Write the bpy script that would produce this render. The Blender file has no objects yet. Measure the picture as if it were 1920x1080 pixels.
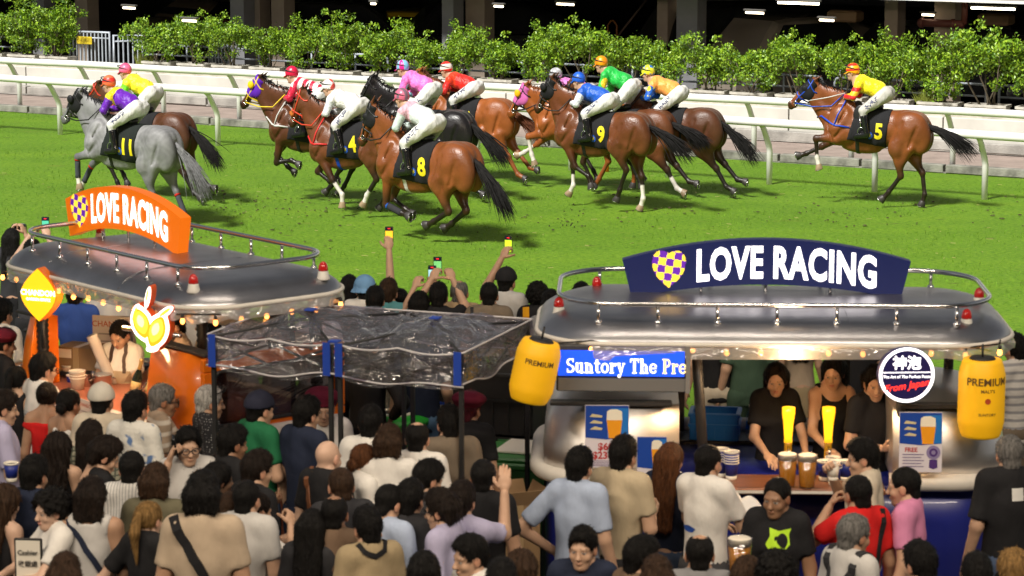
import bpy, math, random, hashlib
import numpy as np
from mathutils import Vector, Matrix, Euler
from mathutils.bvhtree import BVHTree

R = math.radians
scene = bpy.context.scene
COL = scene.collection

# ------------------------------------------------------------ camera, light, exposure
H, F = 5.6, 5000.0
TH = math.atan(855/5000)
_fw = np.array([0, math.cos(TH), -math.sin(TH)]); _up = np.array([0, math.sin(TH), math.cos(TH)])

def P(px, py, h=0.0):
    """where the sight line through a photograph pixel meets the level z = h"""
    d = _fw*F + np.array([px-960, 0, 0]) + _up*(540-py)
    return np.array([0, 0, H]) + d*((h-H)/d[2])

def PY(px, py, Y):
    d = _fw*F + np.array([px-960, 0, 0]) + _up*(540-py)
    return np.array([0, 0, H]) + d*(Y/d[1])

cam = bpy.data.cameras.new('camera')
cam.sensor_width = 36; cam.lens = F/1920*36; cam.clip_start = 0.5; cam.clip_end = 400
cam.dof.use_dof = True; cam.dof.focus_distance = 42.0; cam.dof.aperture_fstop = 5.6
camo = bpy.data.objects.new('camera', cam); COL.objects.link(camo)
camo.location = (0, 0, H); camo.rotation_euler = (math.pi/2-TH, 0, 0)
scene.camera = camo

SUN_EL, SUN_AZ = 48.0, 230.0     # the floodlight bank: height and the compass side it stands on (degrees, maths convention)
world = bpy.data.worlds.new('World'); scene.world = world; world.use_nodes = True
nt = world.node_tree
sky = nt.nodes.new('ShaderNodeTexSky'); sky.sky_type = 'NISHITA'; sky.sun_disc = False
sky.sun_elevation = R(SUN_EL); sky.sun_rotation = R(90-SUN_AZ)
hs = nt.nodes.new('ShaderNodeHueSaturation'); hs.inputs['Saturation'].default_value = 0.12
bg = nt.nodes['Background']; bg.inputs[1].default_value = 0.045
nt.links.new(sky.outputs[0], hs.inputs['Color']); nt.links.new(hs.outputs[0], bg.inputs[0])
sd = bpy.data.lights.new('floodlight_sun', 'SUN'); sd.energy = 5.0; sd.angle = R(9); sd.color = (1, .965, .9)
so = bpy.data.objects.new('floodlight_sun', sd); COL.objects.link(so)
_d = Vector((math.cos(R(SUN_EL))*math.cos(R(SUN_AZ)), math.cos(R(SUN_EL))*math.sin(R(SUN_AZ)), math.sin(R(SUN_EL))))
so.rotation_euler = _d.to_track_quat('Z', 'Y').to_euler(); so.location = _d*60
# unseen warm area lamps, added to light the crowd on the apron
def apron_fill(x, y, z, e, size, tgt, color=(1, .84, .65)):
    a = bpy.data.lights.new('apron_fill', 'AREA'); a.energy = e; a.shape = 'RECTANGLE'; a.size = 9; a.size_y = size; a.color = color; o = bpy.data.objects.new('apron_fill', a); COL.objects.link(o)
    o.location = (x, y, z); o.rotation_euler = (Vector(tgt)-Vector((x, y, z))).to_track_quat('-Z', 'Y').to_euler()
apron_fill(-7, 7.5, 10.0, 980, .4, (-3, 18, 1)); apron_fill(5, 7.5, 10.0, 880, .4, (3, 18, 1))
apron_fill(0, 16.2, 14.5, 420, .3, (0, 18.4, 1))  # overhead strip added for highlights on the stall roofs and hair
def kiosk_fill(x, y, z, e):  # unseen point lamps added at the stalls to light the servers
    a = bpy.data.lights.new('kiosk_fill', 'POINT'); a.energy = e; a.shadow_soft_size = .12; a.color = (1, .62, .30); o = bpy.data.objects.new('kiosk_fill', a); COL.objects.link(o); o.location = (x, y, z)
kiosk_fill(1.9, 17.75, 2.10, 26); kiosk_fill(-3.0, 19.75, 2.05, 26)
scene.view_settings.view_transform = 'Standard'; scene.view_settings.look = 'None'
scene.view_settings.exposure = 0.35; scene.view_settings.gamma = 1.0; scene.view_settings.use_curve_mapping = False
scene.render.engine = 'CYCLES'
scene.cycles.max_bounces = 6; scene.cycles.transparent_max_bounces = 12
scene.cycles.use_denoising = True

# ------------------------------------------------------------ materials
MATS = {}
def lin(c):
    return tuple(((x/255)/12.92 if x/255 <= .04045 else ((x/255+.055)/1.055)**2.4) for x in c)

def mat(name, color=(.5, .5, .5), rough=.6, metal=0, spec=.5, noise=0, nscale=8, bump=0, bscale=60, emit=0, attr=False,
        coat=0, trans=0, alpha=1, stretch=None, color2=None, sheen=0, bdist=.02):
    key = (name, tuple(color), rough, metal, noise, bump, emit, attr, color2)
    if key in MATS: return MATS[key]
    m = bpy.data.materials.new(name); m.use_nodes = True; MATS[key] = m
    t = m.node_tree; b = t.nodes['Principled BSDF']; L = t.links
    b.inputs['Base Color'].default_value = (*color, 1); b.inputs['Roughness'].default_value = rough
    b.inputs['Metallic'].default_value = metal; b.inputs['Specular IOR Level'].default_value = spec
    b.inputs['Coat Weight'].default_value = coat; b.inputs['Transmission Weight'].default_value = trans
    b.inputs['Alpha'].default_value = alpha; b.inputs['Sheen Weight'].default_value = sheen
    tc = t.nodes.new('ShaderNodeTexCoord')
    src = None
    if attr:
        a = t.nodes.new('ShaderNodeAttribute'); a.attribute_name = 'Col'; src = a.outputs['Color']
    vec = tc.outputs['Object']
    if stretch:
        mp = t.nodes.new('ShaderNodeMapping'); mp.inputs['Scale'].default_value = stretch
        L.new(vec, mp.inputs[0]); vec = mp.outputs[0]
    if noise:
        n = t.nodes.new('ShaderNodeTexNoise'); n.inputs['Scale'].default_value = nscale; n.inputs['Detail'].default_value = 5
        L.new(vec, n.inputs['Vector'])
        mr = t.nodes.new('ShaderNodeMapRange'); mr.inputs[1].default_value = .3; mr.inputs[2].default_value = .7
        L.new(n.outputs[0], mr.inputs[0])
        if color2:
            mx = t.nodes.new('ShaderNodeMix'); mx.data_type = 'RGBA'
            mx.inputs[6].default_value = (*color, 1); mx.inputs[7].default_value = (*color2, 1)
            L.new(mr.outputs[0], mx.inputs[0]); src = mx.outputs[2]
        else:
            mr.inputs[3].default_value = 1-noise; mr.inputs[4].default_value = 1+noise
            mx = t.nodes.new('ShaderNodeVectorMath'); mx.operation = 'SCALE'
            if src: L.new(src, mx.inputs[0])
            else: mx.inputs[0].default_value = color
            L.new(mr.outputs[0], mx.inputs['Scale']); src = mx.outputs[0]
    if src: L.new(src, b.inputs['Base Color'])
    if emit:
        b.inputs['Emission Strength'].default_value = emit
        if src: L.new(src, b.inputs['Emission Color'])
        else: b.inputs['Emission Color'].default_value = (*color, 1)
    if bump:
        n2 = t.nodes.new('ShaderNodeTexNoise'); n2.inputs['Scale'].default_value = bscale; n2.inputs['Detail'].default_value = 4
        L.new(vec, n2.inputs['Vector'])
        bp = t.nodes.new('ShaderNodeBump'); bp.inputs['Strength'].default_value = bump; bp.inputs['Distance'].default_value = bdist
        L.new(n2.outputs[0], bp.inputs['Height']); L.new(bp.outputs[0], b.inputs['Normal'])
    return m

def cloth(c, rough=.85, name='fabric', bump=.4):
    return mat(name, c, rough, spec=.2, noise=.12, nscale=7, bump=bump, bscale=9, stretch=(1, 1, .5), bdist=.045)

# ------------------------------------------------------------ object helpers
def set_props(o, label=None, cat=None, group=None, kind=None):
    if label: o['label'] = label
    if cat: o['category'] = cat
    if group: o['group'] = group
    if kind: o['kind'] = kind
    return o

def link(o, parent=None):
    COL.objects.link(o)
    if parent is not None: o.parent = parent
    return o

def empty(name, loc=(0, 0, 0), rz=0, label=None, cat=None, group=None, scale=1):
    o = bpy.data.objects.new(name, None); link(o); o.location = loc; o.rotation_euler = (0, 0, rz); o.scale = (scale,)*3
    o.empty_display_size = .1
    return set_props(o, label, cat, group)

def mesh_np(name, V, Fq, smooth=True, col=None, mi=None):
    """mesh from a vertex array and a list of face arrays (each n x 3 or n x 4)"""
    me = bpy.data.meshes.new(name)
    if isinstance(Fq, np.ndarray): Fq = [Fq]
    Fq = [f for f in Fq if len(f)]
    V = np.asarray(V, np.float32)
    me.vertices.add(len(V)); me.vertices.foreach_set('co', V.ravel())
    if Fq:
        loops = np.concatenate([f.ravel() for f in Fq]).astype(np.int32)
        tot = np.concatenate([np.full(len(f), f.shape[1], np.int32) for f in Fq])
        st = np.concatenate([[0], np.cumsum(tot)[:-1]]).astype(np.int32)
        me.loops.add(len(loops)); me.loops.foreach_set('vertex_index', loops)
        me.polygons.add(len(tot)); me.polygons.foreach_set('loop_start', st)
        me.polygons.foreach_set('loop_total', tot)
        me.polygons.foreach_set('use_smooth', np.full(len(tot), smooth, bool))
        if mi is not None: me.polygons.foreach_set('material_index', np.asarray(mi, np.int32))
    me.update(calc_edges=True); me.validate()
    if col is not None:
        a = me.attributes.new('Col', 'FLOAT_COLOR', 'POINT')
        c = np.ones((len(V), 4), np.float32); c[:, :3] = col
        a.data.foreach_set('color', c.ravel())
    return me

def obj(name, me, m=None, parent=None, loc=None, rz=None):
    o = bpy.data.objects.new(name, me); link(o, parent)
    if m is not None:
        ms = m if isinstance(m, (list, tuple)) else [m]
        if len(me.materials) == 0:
            for x in ms: me.materials.append(x)
        else:
            for i, x in enumerate(ms):
                if me.materials[i] != x:
                    o.material_slots[i].link = 'OBJECT'; o.material_slots[i].material = x
    if loc is not None: o.location = loc
    if rz is not None: o.rotation_euler = (0, 0, rz)
    return o

class MB:
    """collects boxes, tubes, lathes, sheets into one mesh"""
    def __init__(s): s.V = []; s.F = []; s.sm = []
    def add(s, V, Fs, smooth=False):
        o = len(s.V); s.V += [tuple(map(float, v)) for v in V]
        for f in Fs: s.F.append(tuple(i+o for i in f)); s.sm.append(smooth)
        return s
    def box(s, c, d, rz=0, bev=0, M=None):
        x, y, z = [k/2 for k in d]
        if bev:
            b = min(bev, .45*min(d)); V = []; Fs = []
            lv = [(-z, x-b, y-b), (-z+b, x, y), (z-b, x, y), (z, x-b, y-b)]
            for (zz, xx, yy) in lv:
                bb = b
                V += [(xx-bb*.3, -yy, zz), (xx, -yy+bb*.3, zz), (xx, yy-bb*.3, zz), (xx-bb*.3, yy, zz), (-xx+bb*.3, yy, zz), (-xx, yy-bb*.3, zz), (-xx, -yy+bb*.3, zz), (-xx+bb*.3, -yy, zz)]
            n = 8
            for l in range(3):
                for i in range(n): Fs.append((l*n+i, l*n+(i+1) % n, (l+1)*n+(i+1) % n, (l+1)*n+i))
            Fs.append(tuple(range(n-1, -1, -1))); Fs.append(tuple(range(3*n, 4*n)))
        else:
            V = [(-x, -y, -z), (x, -y, -z), (x, y, -z), (-x, y, -z), (-x, -y, z), (x, -y, z), (x, y, z), (-x, y, z)]
            Fs = [(0, 3, 2, 1), (4, 5, 6, 7), (0, 1, 5, 4), (1, 2, 6, 5), (2, 3, 7, 6), (3, 0, 4, 7)]
        if M is None: M = Matrix.Translation(c) @ Matrix.Rotation(rz, 4, 'Z')
        return s.add([M @ Vector(v) for v in V], Fs)
    def tube(s, pts, r, n=8, cap=True, smooth=True):
        pts = [Vector(p) for p in pts]; rs = r if isinstance(r, (list, tuple, np.ndarray)) else [r]*len(pts)
        V = []; Fs = []; pu = None
        for i, p in enumerate(pts):
            t = (pts[min(i+1, len(pts)-1)]-pts[max(i-1, 0)]).normalized()
            if pu is None: pu = t.orthogonal().normalized()
            u = (pu-t*pu.dot(t)); u = u.normalized() if u.length > 1e-6 else t.orthogonal().normalized(); pu = u
            v = t.cross(u)
            for k in range(n):
                a = 2*math.pi*k/n; V.append(p+(u*math.cos(a)+v*math.sin(a))*rs[i])
        for i in range(len(pts)-1):
            for k in range(n): Fs.append((i*n+k, i*n+(k+1) % n, (i+1)*n+(k+1) % n, (i+1)*n+k))
        if cap:
            Fs.append(tuple(range(n-1, -1, -1))); Fs.append(tuple((len(pts)-1)*n+k for k in range(n)))
        return s.add(V, Fs, smooth)
    def lathe(s, prof, c=(0, 0, 0), n=16, smooth=True, M=None):
        V = []; Fs = []
        for r, z in prof:
            for k in range(n):
                a = 2*math.pi*k/n; v = Vector((r*math.cos(a), r*math.sin(a), z))
                V.append((M @ v) if M is not None else v+Vector(c))
        for i in range(len(prof)-1):
            for k in range(n): Fs.append((i*n+k, i*n+(k+1) % n, (i+1)*n+(k+1) % n, (i+1)*n+k))
        Fs.append(tuple(range(n-1, -1, -1))); Fs.append(tuple((len(prof)-1)*n+k for k in range(n)))
        return s.add(V, Fs, smooth)
    def grid(s, fn, nu, nv, smooth=True):
        V = [fn(i/nu, j/nv) for j in range(nv+1) for i in range(nu+1)]
        Fs = [(j*(nu+1)+i, j*(nu+1)+i+1, (j+1)*(nu+1)+i+1, (j+1)*(nu+1)+i) for j in range(nv) for i in range(nu)]
        return s.add(V, Fs, smooth)
    def prism(s, poly, y0, y1):
        """outline in x,z pulled from y0 to y1"""
        n = len(poly); V = [(x, y0, z) for x, z in poly]+[(x, y1, z) for x, z in poly]
        Fs = [(i, (i+1) % n, n+(i+1) % n, n+i) for i in range(n)]+[tuple(range(n-1, -1, -1)), tuple(range(n, 2*n))]
        return s.add(V, Fs)
    def mesh(s, name):
        me = bpy.data.meshes.new(name); me.from_pydata(s.V, [], s.F); me.update()
        me.polygons.foreach_set('use_smooth', np.array(s.sm, bool)); return me
    def build(s, name, m, parent=None, loc=None, rz=None):
        return obj(name, s.mesh(name), m, parent, loc, rz)

# ------------------------------------------------------------ signed distance shapes -> smooth closed meshes
class Field:
    def __init__(s, xs, ys, zs):
        s.ax = [np.asarray(a, np.float32) for a in (xs, ys, zs)]
        s.d = np.full([len(a) for a in s.ax], 9.0, np.float32); s.id = np.zeros(s.d.shape, np.int16)
    def win(s, lo, hi):
        sl = []
        for a, l, h in zip(s.ax, lo, hi):
            i0 = int(np.searchsorted(a, l)); i1 = int(np.searchsorted(a, h))
            sl.append(slice(max(i0-1, 0), min(i1+1, len(a))))
        return tuple(sl)
    def pts(s, w):
        return np.meshgrid(s.ax[0][w[0]], s.ax[1][w[1]], s.ax[2][w[2]], indexing='ij', sparse=True)
    def merge(s, w, d, k, idn, sub=False, inter=False):
        o = s.d[w]
        if sub:
            d = -d; h = np.clip(.5-.5*(o-d)/k, 0, 1); s.d[w] = o*(1-h)+d*h+k*h*(1-h); return
        m = d < o
        if idn is not None: s.id[w][m] = idn
        h = np.clip(.5+.5*(d-o)/k, 0, 1); s.d[w] = d*(1-h)+o*h-k*h*(1-h)
    def cone(s, a, b, ra, rb, k=.02, id=None, sc=(1, 1, 1), sub=False):
        a = np.array(a, float); b = np.array(b, float); m = max(ra, rb)*1.6/min(min(sc), 1)+k+.03
        w = s.win(np.minimum(a, b)-m, np.maximum(a, b)+m); X, Y, Z = s.pts(w)
        sc = np.array(sc, float); A = a*sc; ba = b*sc-A; bb = ba@ba+1e-9
        px, py, pz = X*sc[0]-A[0], Y*sc[1]-A[1], Z*sc[2]-A[2]
        t = np.clip((px*ba[0]+py*ba[1]+pz*ba[2])/bb, 0, 1)
        d = np.sqrt((px-t*ba[0])**2+(py-t*ba[1])**2+(pz-t*ba[2])**2)-(ra+(rb-ra)*t)
        s.merge(w, d.astype(np.float32), k, id, sub); return s
    def ell(s, c, r, k=.02, id=None, M=None, sub=False):
        c = np.array(c, float); m = max(r)+k+.04
        w = s.win(c-m, c+m); X, Y, Z = s.pts(w)
        q = [X-c[0], Y-c[1], Z-c[2]]
        if M is not None: q = [M[0][i]*q[0]+M[1][i]*q[1]+M[2][i]*q[2] for i in range(3)]
        k0 = np.sqrt(sum((q[i]/r[i])**2 for i in range(3))); k1 = np.sqrt(sum((q[i]/r[i]**2)**2 for i in range(3)))+1e-6
        s.merge(w, (k0*(k0-1)/k1).astype(np.float32), k, id, sub); return s
    def full(s):
        w = (slice(None),)*3; return s.pts(w)
    def cut(s, p, n):
        """keep the side the normal points away from"""
        X, Y, Z = s.full(); n = np.array(n, float)/np.linalg.norm(n)
        s.d = np.maximum(s.d, ((X-p[0])*n[0]+(Y-p[1])*n[1]+(Z-p[2])*n[2]).astype(np.float32)); return s
    def mesh(s):
        d = s.d; nx, ny, nz = d.shape; S = d < 0
        c = np.zeros((nx-1, ny-1, nz-1), np.int8)
        offs = [(i, j, k) for i in (0, 1) for j in (0, 1) for k in (0, 1)]
        for i, j, k in offs: c += S[i:nx-1+i, j:ny-1+j, k:nz-1+k]
        act = (c > 0) & (c < 8); I = np.argwhere(act)
        if not len(I): return np.zeros((0, 3)), np.zeros((0, 4), int), np.zeros(0, int)
        num = np.full(c.shape, -1, np.int64); num[act] = np.arange(len(I))
        val = np.stack([d[I[:, 0]+i, I[:, 1]+j, I[:, 2]+k] for i, j, k in offs], 1)
        acc = np.zeros((len(I), 3)); cnt = np.zeros(len(I))
        for a in range(8):
            for ax in range(3):
                if offs[a][ax]: continue
                o2 = list(offs[a]); o2[ax] = 1; b = offs.index(tuple(o2))
                va, vb = val[:, a], val[:, b]; x = (va < 0) != (vb < 0)
                t = np.where(x, va/np.where(x, va-vb, 1), 0)
                pos = np.tile(np.array(offs[a], float), (len(I), 1)); pos[:, ax] = t
                acc += pos*x[:, None]; cnt += x
        acc /= cnt[:, None]
        V = np.stack([s.ax[q][I[:, q]]+acc[:, q]*(s.ax[q][I[:, q]+1]-s.ax[q][I[:, q]]) for q in range(3)], 1)
        near = [I[:, q]+(acc[:, q] > .5) for q in range(3)]
        ids = s.id[near[0], near[1], near[2]]
        Fs = []
        for ax in range(3):
            b1, b2 = (ax+1) % 3, (ax+2) % 3
            sl0 = [slice(None)]*3; sl1 = [slice(None)]*3; sl0[ax] = slice(0, -1); sl1[ax] = slice(1, None)
            s0 = S[tuple(sl0)]; s1 = S[tuple(sl1)]; e = np.argwhere(s0 != s1)
            ok = (e[:, b1] > 0) & (e[:, b2] > 0) & (e[:, b1] < d.shape[b1]-1) & (e[:, b2] < d.shape[b2]-1); e = e[ok]
            q = []
            for o1, o2 in ((-1, -1), (0, -1), (0, 0), (-1, 0)):
                g = e.copy(); g[:, b1] += o1; g[:, b2] += o2; q.append(num[g[:, 0], g[:, 1], g[:, 2]])
            q = np.stack(q, 1); fl = ~s0[e[:, 0], e[:, 1], e[:, 2]]; q[fl] = q[fl][:, ::-1]; Fs.append(q)
        return V, np.concatenate(Fs), ids

def rng_axis(a, b, h): return np.arange(a, b+h, h)

def text_np(txt, size=1.0, bold=0.0, xs=1.0, ext=0.0, align='CENTER', shear=0, res=3, spacing=1.0, font=None):
    cu = bpy.data.curves.new('txt', 'FONT'); cu.body = txt; cu.size = size; cu.offset = bold; cu.extrude = ext
    cu.align_x = align; cu.align_y = 'CENTER'; cu.shear = shear; cu.resolution_u = res; cu.space_character = spacing
    o = bpy.data.objects.new('txt', cu); COL.objects.link(o)
    dg = bpy.context.evaluated_depsgraph_get(); me = bpy.data.meshes.new_from_object(o.evaluated_get(dg))
    V = np.empty(len(me.vertices)*3, np.float32); me.vertices.foreach_get('co', V); V = V.reshape(-1, 3).copy(); V[:, 0] *= xs
    Fs = [tuple(p.vertices) for p in me.polygons]
    bpy.data.objects.remove(o); bpy.data.curves.remove(cu); bpy.data.meshes.remove(me)
    return V, Fs

def text_obj(name, txt, m, parent, M, size=1.0, fn=None, **kw):
    """lettering laid on a plane given by matrix M (x along the line, y up the letters, z off the face)"""
    V, Fs = text_np(txt, size, **kw)
    V = [fn(v) if fn else v for v in V]
    mb = MB(); mb.add([M @ Vector(v) for v in V], Fs)
    return mb.build(name, m, parent)

def basis(origin, xdir, ydir, zoff=0):
    x = Vector(xdir).normalized(); y = Vector(ydir); y = (y-x*y.dot(x)).normalized(); z = x.cross(y)
    M = Matrix(((x.x, y.x, z.x, 0), (x.y, y.y, z.y, 0), (x.z, y.z, z.z, 0), (0, 0, 0, 1)))
    M.translation = Vector(origin)+z*zoff
    return M

def V3(a): return Vector((float(a[0]), float(a[1]), float(a[2])))
rnd = random.Random(7)
# ------------------------------------------------------------ the setting: turf, sand track, kerbs, wall, apron
Q0 = V3(P(1519, 351)); _u = (V3(P(8, 245))-Q0).normalized(); RA = math.atan2(-_u.y, -_u.x)   # local x: along the rails to the right, y: away
RM = Matrix.Translation(Q0) @ Matrix.Rotation(RA, 4, 'Z'); RMi = RM.inverted()
def along(px, py, h=0.0): return RMi @ V3(P(px, py, h))
def xat(px, b, z=.7):
    """how far along the rails a thing at distance b stands to be seen at picture column px"""
    lo, hi = -60.0, 40.0
    for _ in range(40):
        mid = (lo+hi)/2; q = RM @ Vector((mid, b, z)); d = q.y*_fw[1]+(q.z-H)*_fw[2]
        if 960+F*q.x/d < px: lo = mid
        else: hi = mid
    return lo

def grass_mat():
    m = bpy.data.materials.new('turf'); m.use_nodes = True; t = m.node_tree; L = t.links; b = t.nodes['Principled BSDF']
    tc = t.nodes.new('ShaderNodeTexCoord')
    def noise(scale, st=(1, 1, 1), det=4, rot=0):
        mp = t.nodes.new('ShaderNodeMapping'); mp.inputs['Scale'].default_value = st; mp.inputs['Rotation'].default_value = (0, 0, rot)
        L.new(tc.outputs['Object'], mp.inputs[0]); n = t.nodes.new('ShaderNodeTexNoise')
        n.inputs['Scale'].default_value = scale; n.inputs['Detail'].default_value = det; L.new(mp.outputs[0], n.inputs[0]); return n.outputs[0]
    def ramp(s, stops):
        r = t.nodes.new('ShaderNodeValToRGB'); L.new(s, r.inputs[0]); e = r.color_ramp.elements
        e[0].position, e[0].color = stops[0][0], (*stops[0][1], 1); e[1].position, e[1].color = stops[-1][0], (*stops[-1][1], 1)
        for p, c in stops[1:-1]: x = e.new(p); x.color = (*c, 1)
        return r.outputs[0]
    def mix(a, bb, f, mode='MIX'):
        x = t.nodes.new('ShaderNodeMix'); x.data_type = 'RGBA'; x.blend_type = mode
        if isinstance(f, float): x.inputs[0].default_value = f
        else: L.new(f, x.inputs[0])
        L.new(a, x.inputs[6]); L.new(bb, x.inputs[7]); return x.outputs[2]
    blades = ramp(noise(26, (.5, 1.6, 1), 6), [(.30, (.060, .142, .005)), (.5, (.130, .265, .012)), (.70, (.200, .335, .024))])
    patch = ramp(noise(1.1, (.35, 1, 1), 5), [(.3, (.80, .85, .76)), (.5, (.95, .97, .95)), (.72, (1.18, 1.1, 1.0))])
    c = mix(blades, patch, .85, 'MULTIPLY')
    worn = ramp(noise(3.2, (.5, 1.3, 1), 8), [(.62, (0, 0, 0)), (.74, (.55, .55, .55))])
    br = t.nodes.new('ShaderNodeRGB'); br.outputs[0].default_value = (.17, .2, .03, 1)
    c = mix(c, br.outputs[0], worn)
    vo = t.nodes.new('ShaderNodeTexVoronoi'); vo.inputs['Scale'].default_value = 1.5; mpv = t.nodes.new('ShaderNodeMapping'); mpv.inputs['Scale'].default_value = (.6, 1, 1); L.new(tc.outputs['Object'], mpv.inputs[0]); L.new(mpv.outputs[0], vo.inputs[0])
    dv = ramp(vo.outputs['Distance'], [(.03, (.75, .75, .75)), (.085, (0, 0, 0))]); soil = t.nodes.new('ShaderNodeRGB'); soil.outputs[0].default_value = (.075, .085, .02, 1)
    c = mix(c, soil.outputs[0], dv)
    L.new(c, b.inputs['Base Color']); b.inputs['Roughness'].default_value = .8; b.inputs['Specular IOR Level'].default_value = .25
    bp = t.nodes.new('ShaderNodeBump'); bp.inputs['Strength'].default_value = .9; bp.inputs['Distance'].default_value = .05
    L.new(noise(30, (.6, 1.5, 1), 6), bp.inputs['Height']); L.new(bp.outputs[0], b.inputs['Normal'])
    return m

def sheet(name, M, x0, x1, y0, y1, z, m):
    mb = MB(); mb.add([M @ Vector(v) for v in ((x0, y0, z), (x1, y0, z), (x1, y1, z), (x0, y1, z))], [(0, 1, 2, 3)])
    o = mb.build(name, m); set_props(o, kind='structure'); return o

M_turf = grass_mat()
sheet('turf', RM, -110, 110, -70, 2.74, 0, M_turf)
# real blades in tufts that break the turf's flatness
def turf_blades():
    r = np.random.default_rng(3); n = 62000
    x = r.uniform(-26, 9, n); y = r.uniform(-17.5, 2.6, n); h = r.uniform(.012, .045, n)*(1+.6*np.sin(x*1.7+2*np.sin(y))); a = r.uniform(0, 6.28, n); w = .0045
    lx, ly = r.normal(0, .018, n), r.normal(0, .018, n)
    V = np.zeros((n, 3, 3)); V[:, 0] = np.stack([x-w*np.cos(a), y-w*np.sin(a), 0*x], 1); V[:, 1] = np.stack([x+w*np.cos(a), y+w*np.sin(a), 0*x], 1)
    V[:, 2] = np.stack([x+lx, y+ly, h], 1); V = V.reshape(-1, 3); A = np.array(RM)[:3, :3]; V = V @ A.T + np.array(RM)[:3, 3]
    me = mesh_np('grass', V, np.arange(n*3).reshape(-1, 3), smooth=False)
    m = mat('grass_blades', (.11, .23, .012), .7, noise=.5, nscale=3, spec=.2)
    set_props(obj('grass', me, m), kind='stuff')
turf_blades()

M_sand = mat('sand_track', (.30, .235, .205), .95, noise=.18, nscale=2.5, bump=.6, bscale=50)
sheet('sand_path', RM, -110, 110, 2.74, 6.3, -.02, M_sand)
M_conc = mat('concrete', (.30, .285, .26), .9, noise=.35, nscale=3, bump=.5, bscale=30)
M_conc_d = mat('concrete_stained', (.19, .185, .16), .95, noise=.5, nscale=5, bump=.6, bscale=25)
M_white = mat('white_paint', (.78, .77, .74), .4, noise=.06, nscale=2); M_wallw = mat('wall_paint', (.56, .54, .49), .7, noise=.14, nscale=1.6)
M_apron = mat('apron_paving', (.06, .057, .055), .8, noise=.3, nscale=3, bump=.3)
sheet('pavement', Matrix.Identity(4), -60, 60, -10, 24.4, .02, M_apron)

def kerb(b0, b1, z1, seg, m, name, seed):
    r = random.Random(seed); e = empty(name, kind_loc := (0, 0, 0)); e.matrix_world = RM; set_props(e, kind='structure')
    base = MB(); base.box((0, (b0+b1)/2, .01), (200, b1-b0-.02, .03)); base.build('kerb_bed', m, e)
    x = -34.0
    shared = MB().box((0, 0, 0), (seg-.05, b1-b0, z1), bev=.012).mesh('kerb_stone')
    while x < 9:
        o = obj('kerb_stone', shared, m, e, (x, (b0+b1)/2+r.uniform(-.01, .01), z1/2+.005+r.uniform(-.008, .008))); o.rotation_euler = (0, 0, r.uniform(-.004, .004)); x += seg
kerb(2.70, 2.86, .14, 1.5, M_conc_d, 'kerb', 1)
kerb(5.70, 5.88, .17, 2.4, M_conc, 'kerb', 2)

wall = empty('retaining_wall'); wall.matrix_world = RM
set_props(wall, 'long low white painted wall of panels between sand track and planters', 'wall')
x = -36.0; k = 0
while x < 10:
    mb = MB().box((x+1.5, 6.0, .36), (2.97, .10, .44), bev=.012); mb.build('panel', M_wallw, wall)
    x += 3.0; k += 1
MB().box((-13, 6.16, .28), (48, .2, .56)).build('wall_core', M_wallw, wall)
MB().box((-13, 6.95, .25), (48, 1.36, .5)).build('ledge', M_conc, wall)
MB().box((-13, 6.2, .60), (48, .34, .07), bev=.01).build('coping', mat('coping_paint', (.46, .43, .37), .6, noise=.25, nscale=4), wall)

# ------------------------------------------------------------ the two running rails
def running_rail(b, z, lean, post_x, label, group):
    e = empty('running_rail'); e.matrix_world = RM; set_props(e, label, 'rail', group)
    n = 60; mb = MB(); mb.tube([(-36+46*i/n, b-lean, z+.006*math.sin(i*1.3)) for i in range(n+1)], .068, 12); mb.build('rail_tube', M_white, e)
    pm = MB(); pm.tube([(0, 0, 0), (0, 0, z*.52), (0, -lean*.12, z*.62), (0, -lean*.62, z*.86), (0, -lean*.96, z-.03)], [.050]*3+[.046, .040], 10)
    pm = pm.mesh('post'); fm = MB().tube([(0, -lean*.9, z-.065), (0, -lean, z-.02)], .042, 8).mesh('bracket')
    for x in post_x:
        o = obj('post', pm, M_white, e, (x, b, 0)); obj('bracket', fm, M_white, o)
running_rail(0.0, 1.04, .36, [-35.2+1.815*i for i in range(25)], 'nearer white plastic running rail on curved posts beside the turf', 'running rails')
running_rail(2.95, 1.06, .36, [-35.0+1.815*i for i in range(25)], 'farther white plastic running rail standing along the sand track kerb', 'running rails')
# short orange marker post in the turf
mk = MB(); mk.tube([(0, 0, 0), (0, 0, .25)], .035, 8); mk.lathe([(.035, .25), (.02, .28), (.001, .285)], n=8)
o = mk.build('marker_post', mat('orange_plastic', (.8, .22, .01), .5), None, V3(P(1138, 322))); set_props(o, 'short orange marker post in the turf behind the racehorses', 'marker')

# ------------------------------------------------------------ planters and shrubs
M_plant = mat('planter_concrete', (.52, .49, .43), .85, noise=.22, nscale=6, bump=.3)
M_iron = mat('ornament_iron', (.10, .095, .085), .7)
M_leaf = [mat('leaf_a', (.16, .30, .012), .4, noise=.45, nscale=5), mat('leaf_b', (.26, .40, .02), .4, noise=.4, nscale=5), mat('leaf_c', (.075, .17, .012), .5, noise=.4, nscale=5)]
M_stem = mat('shrub_bark', (.16, .13, .09), .9, noise=.3)

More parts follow.
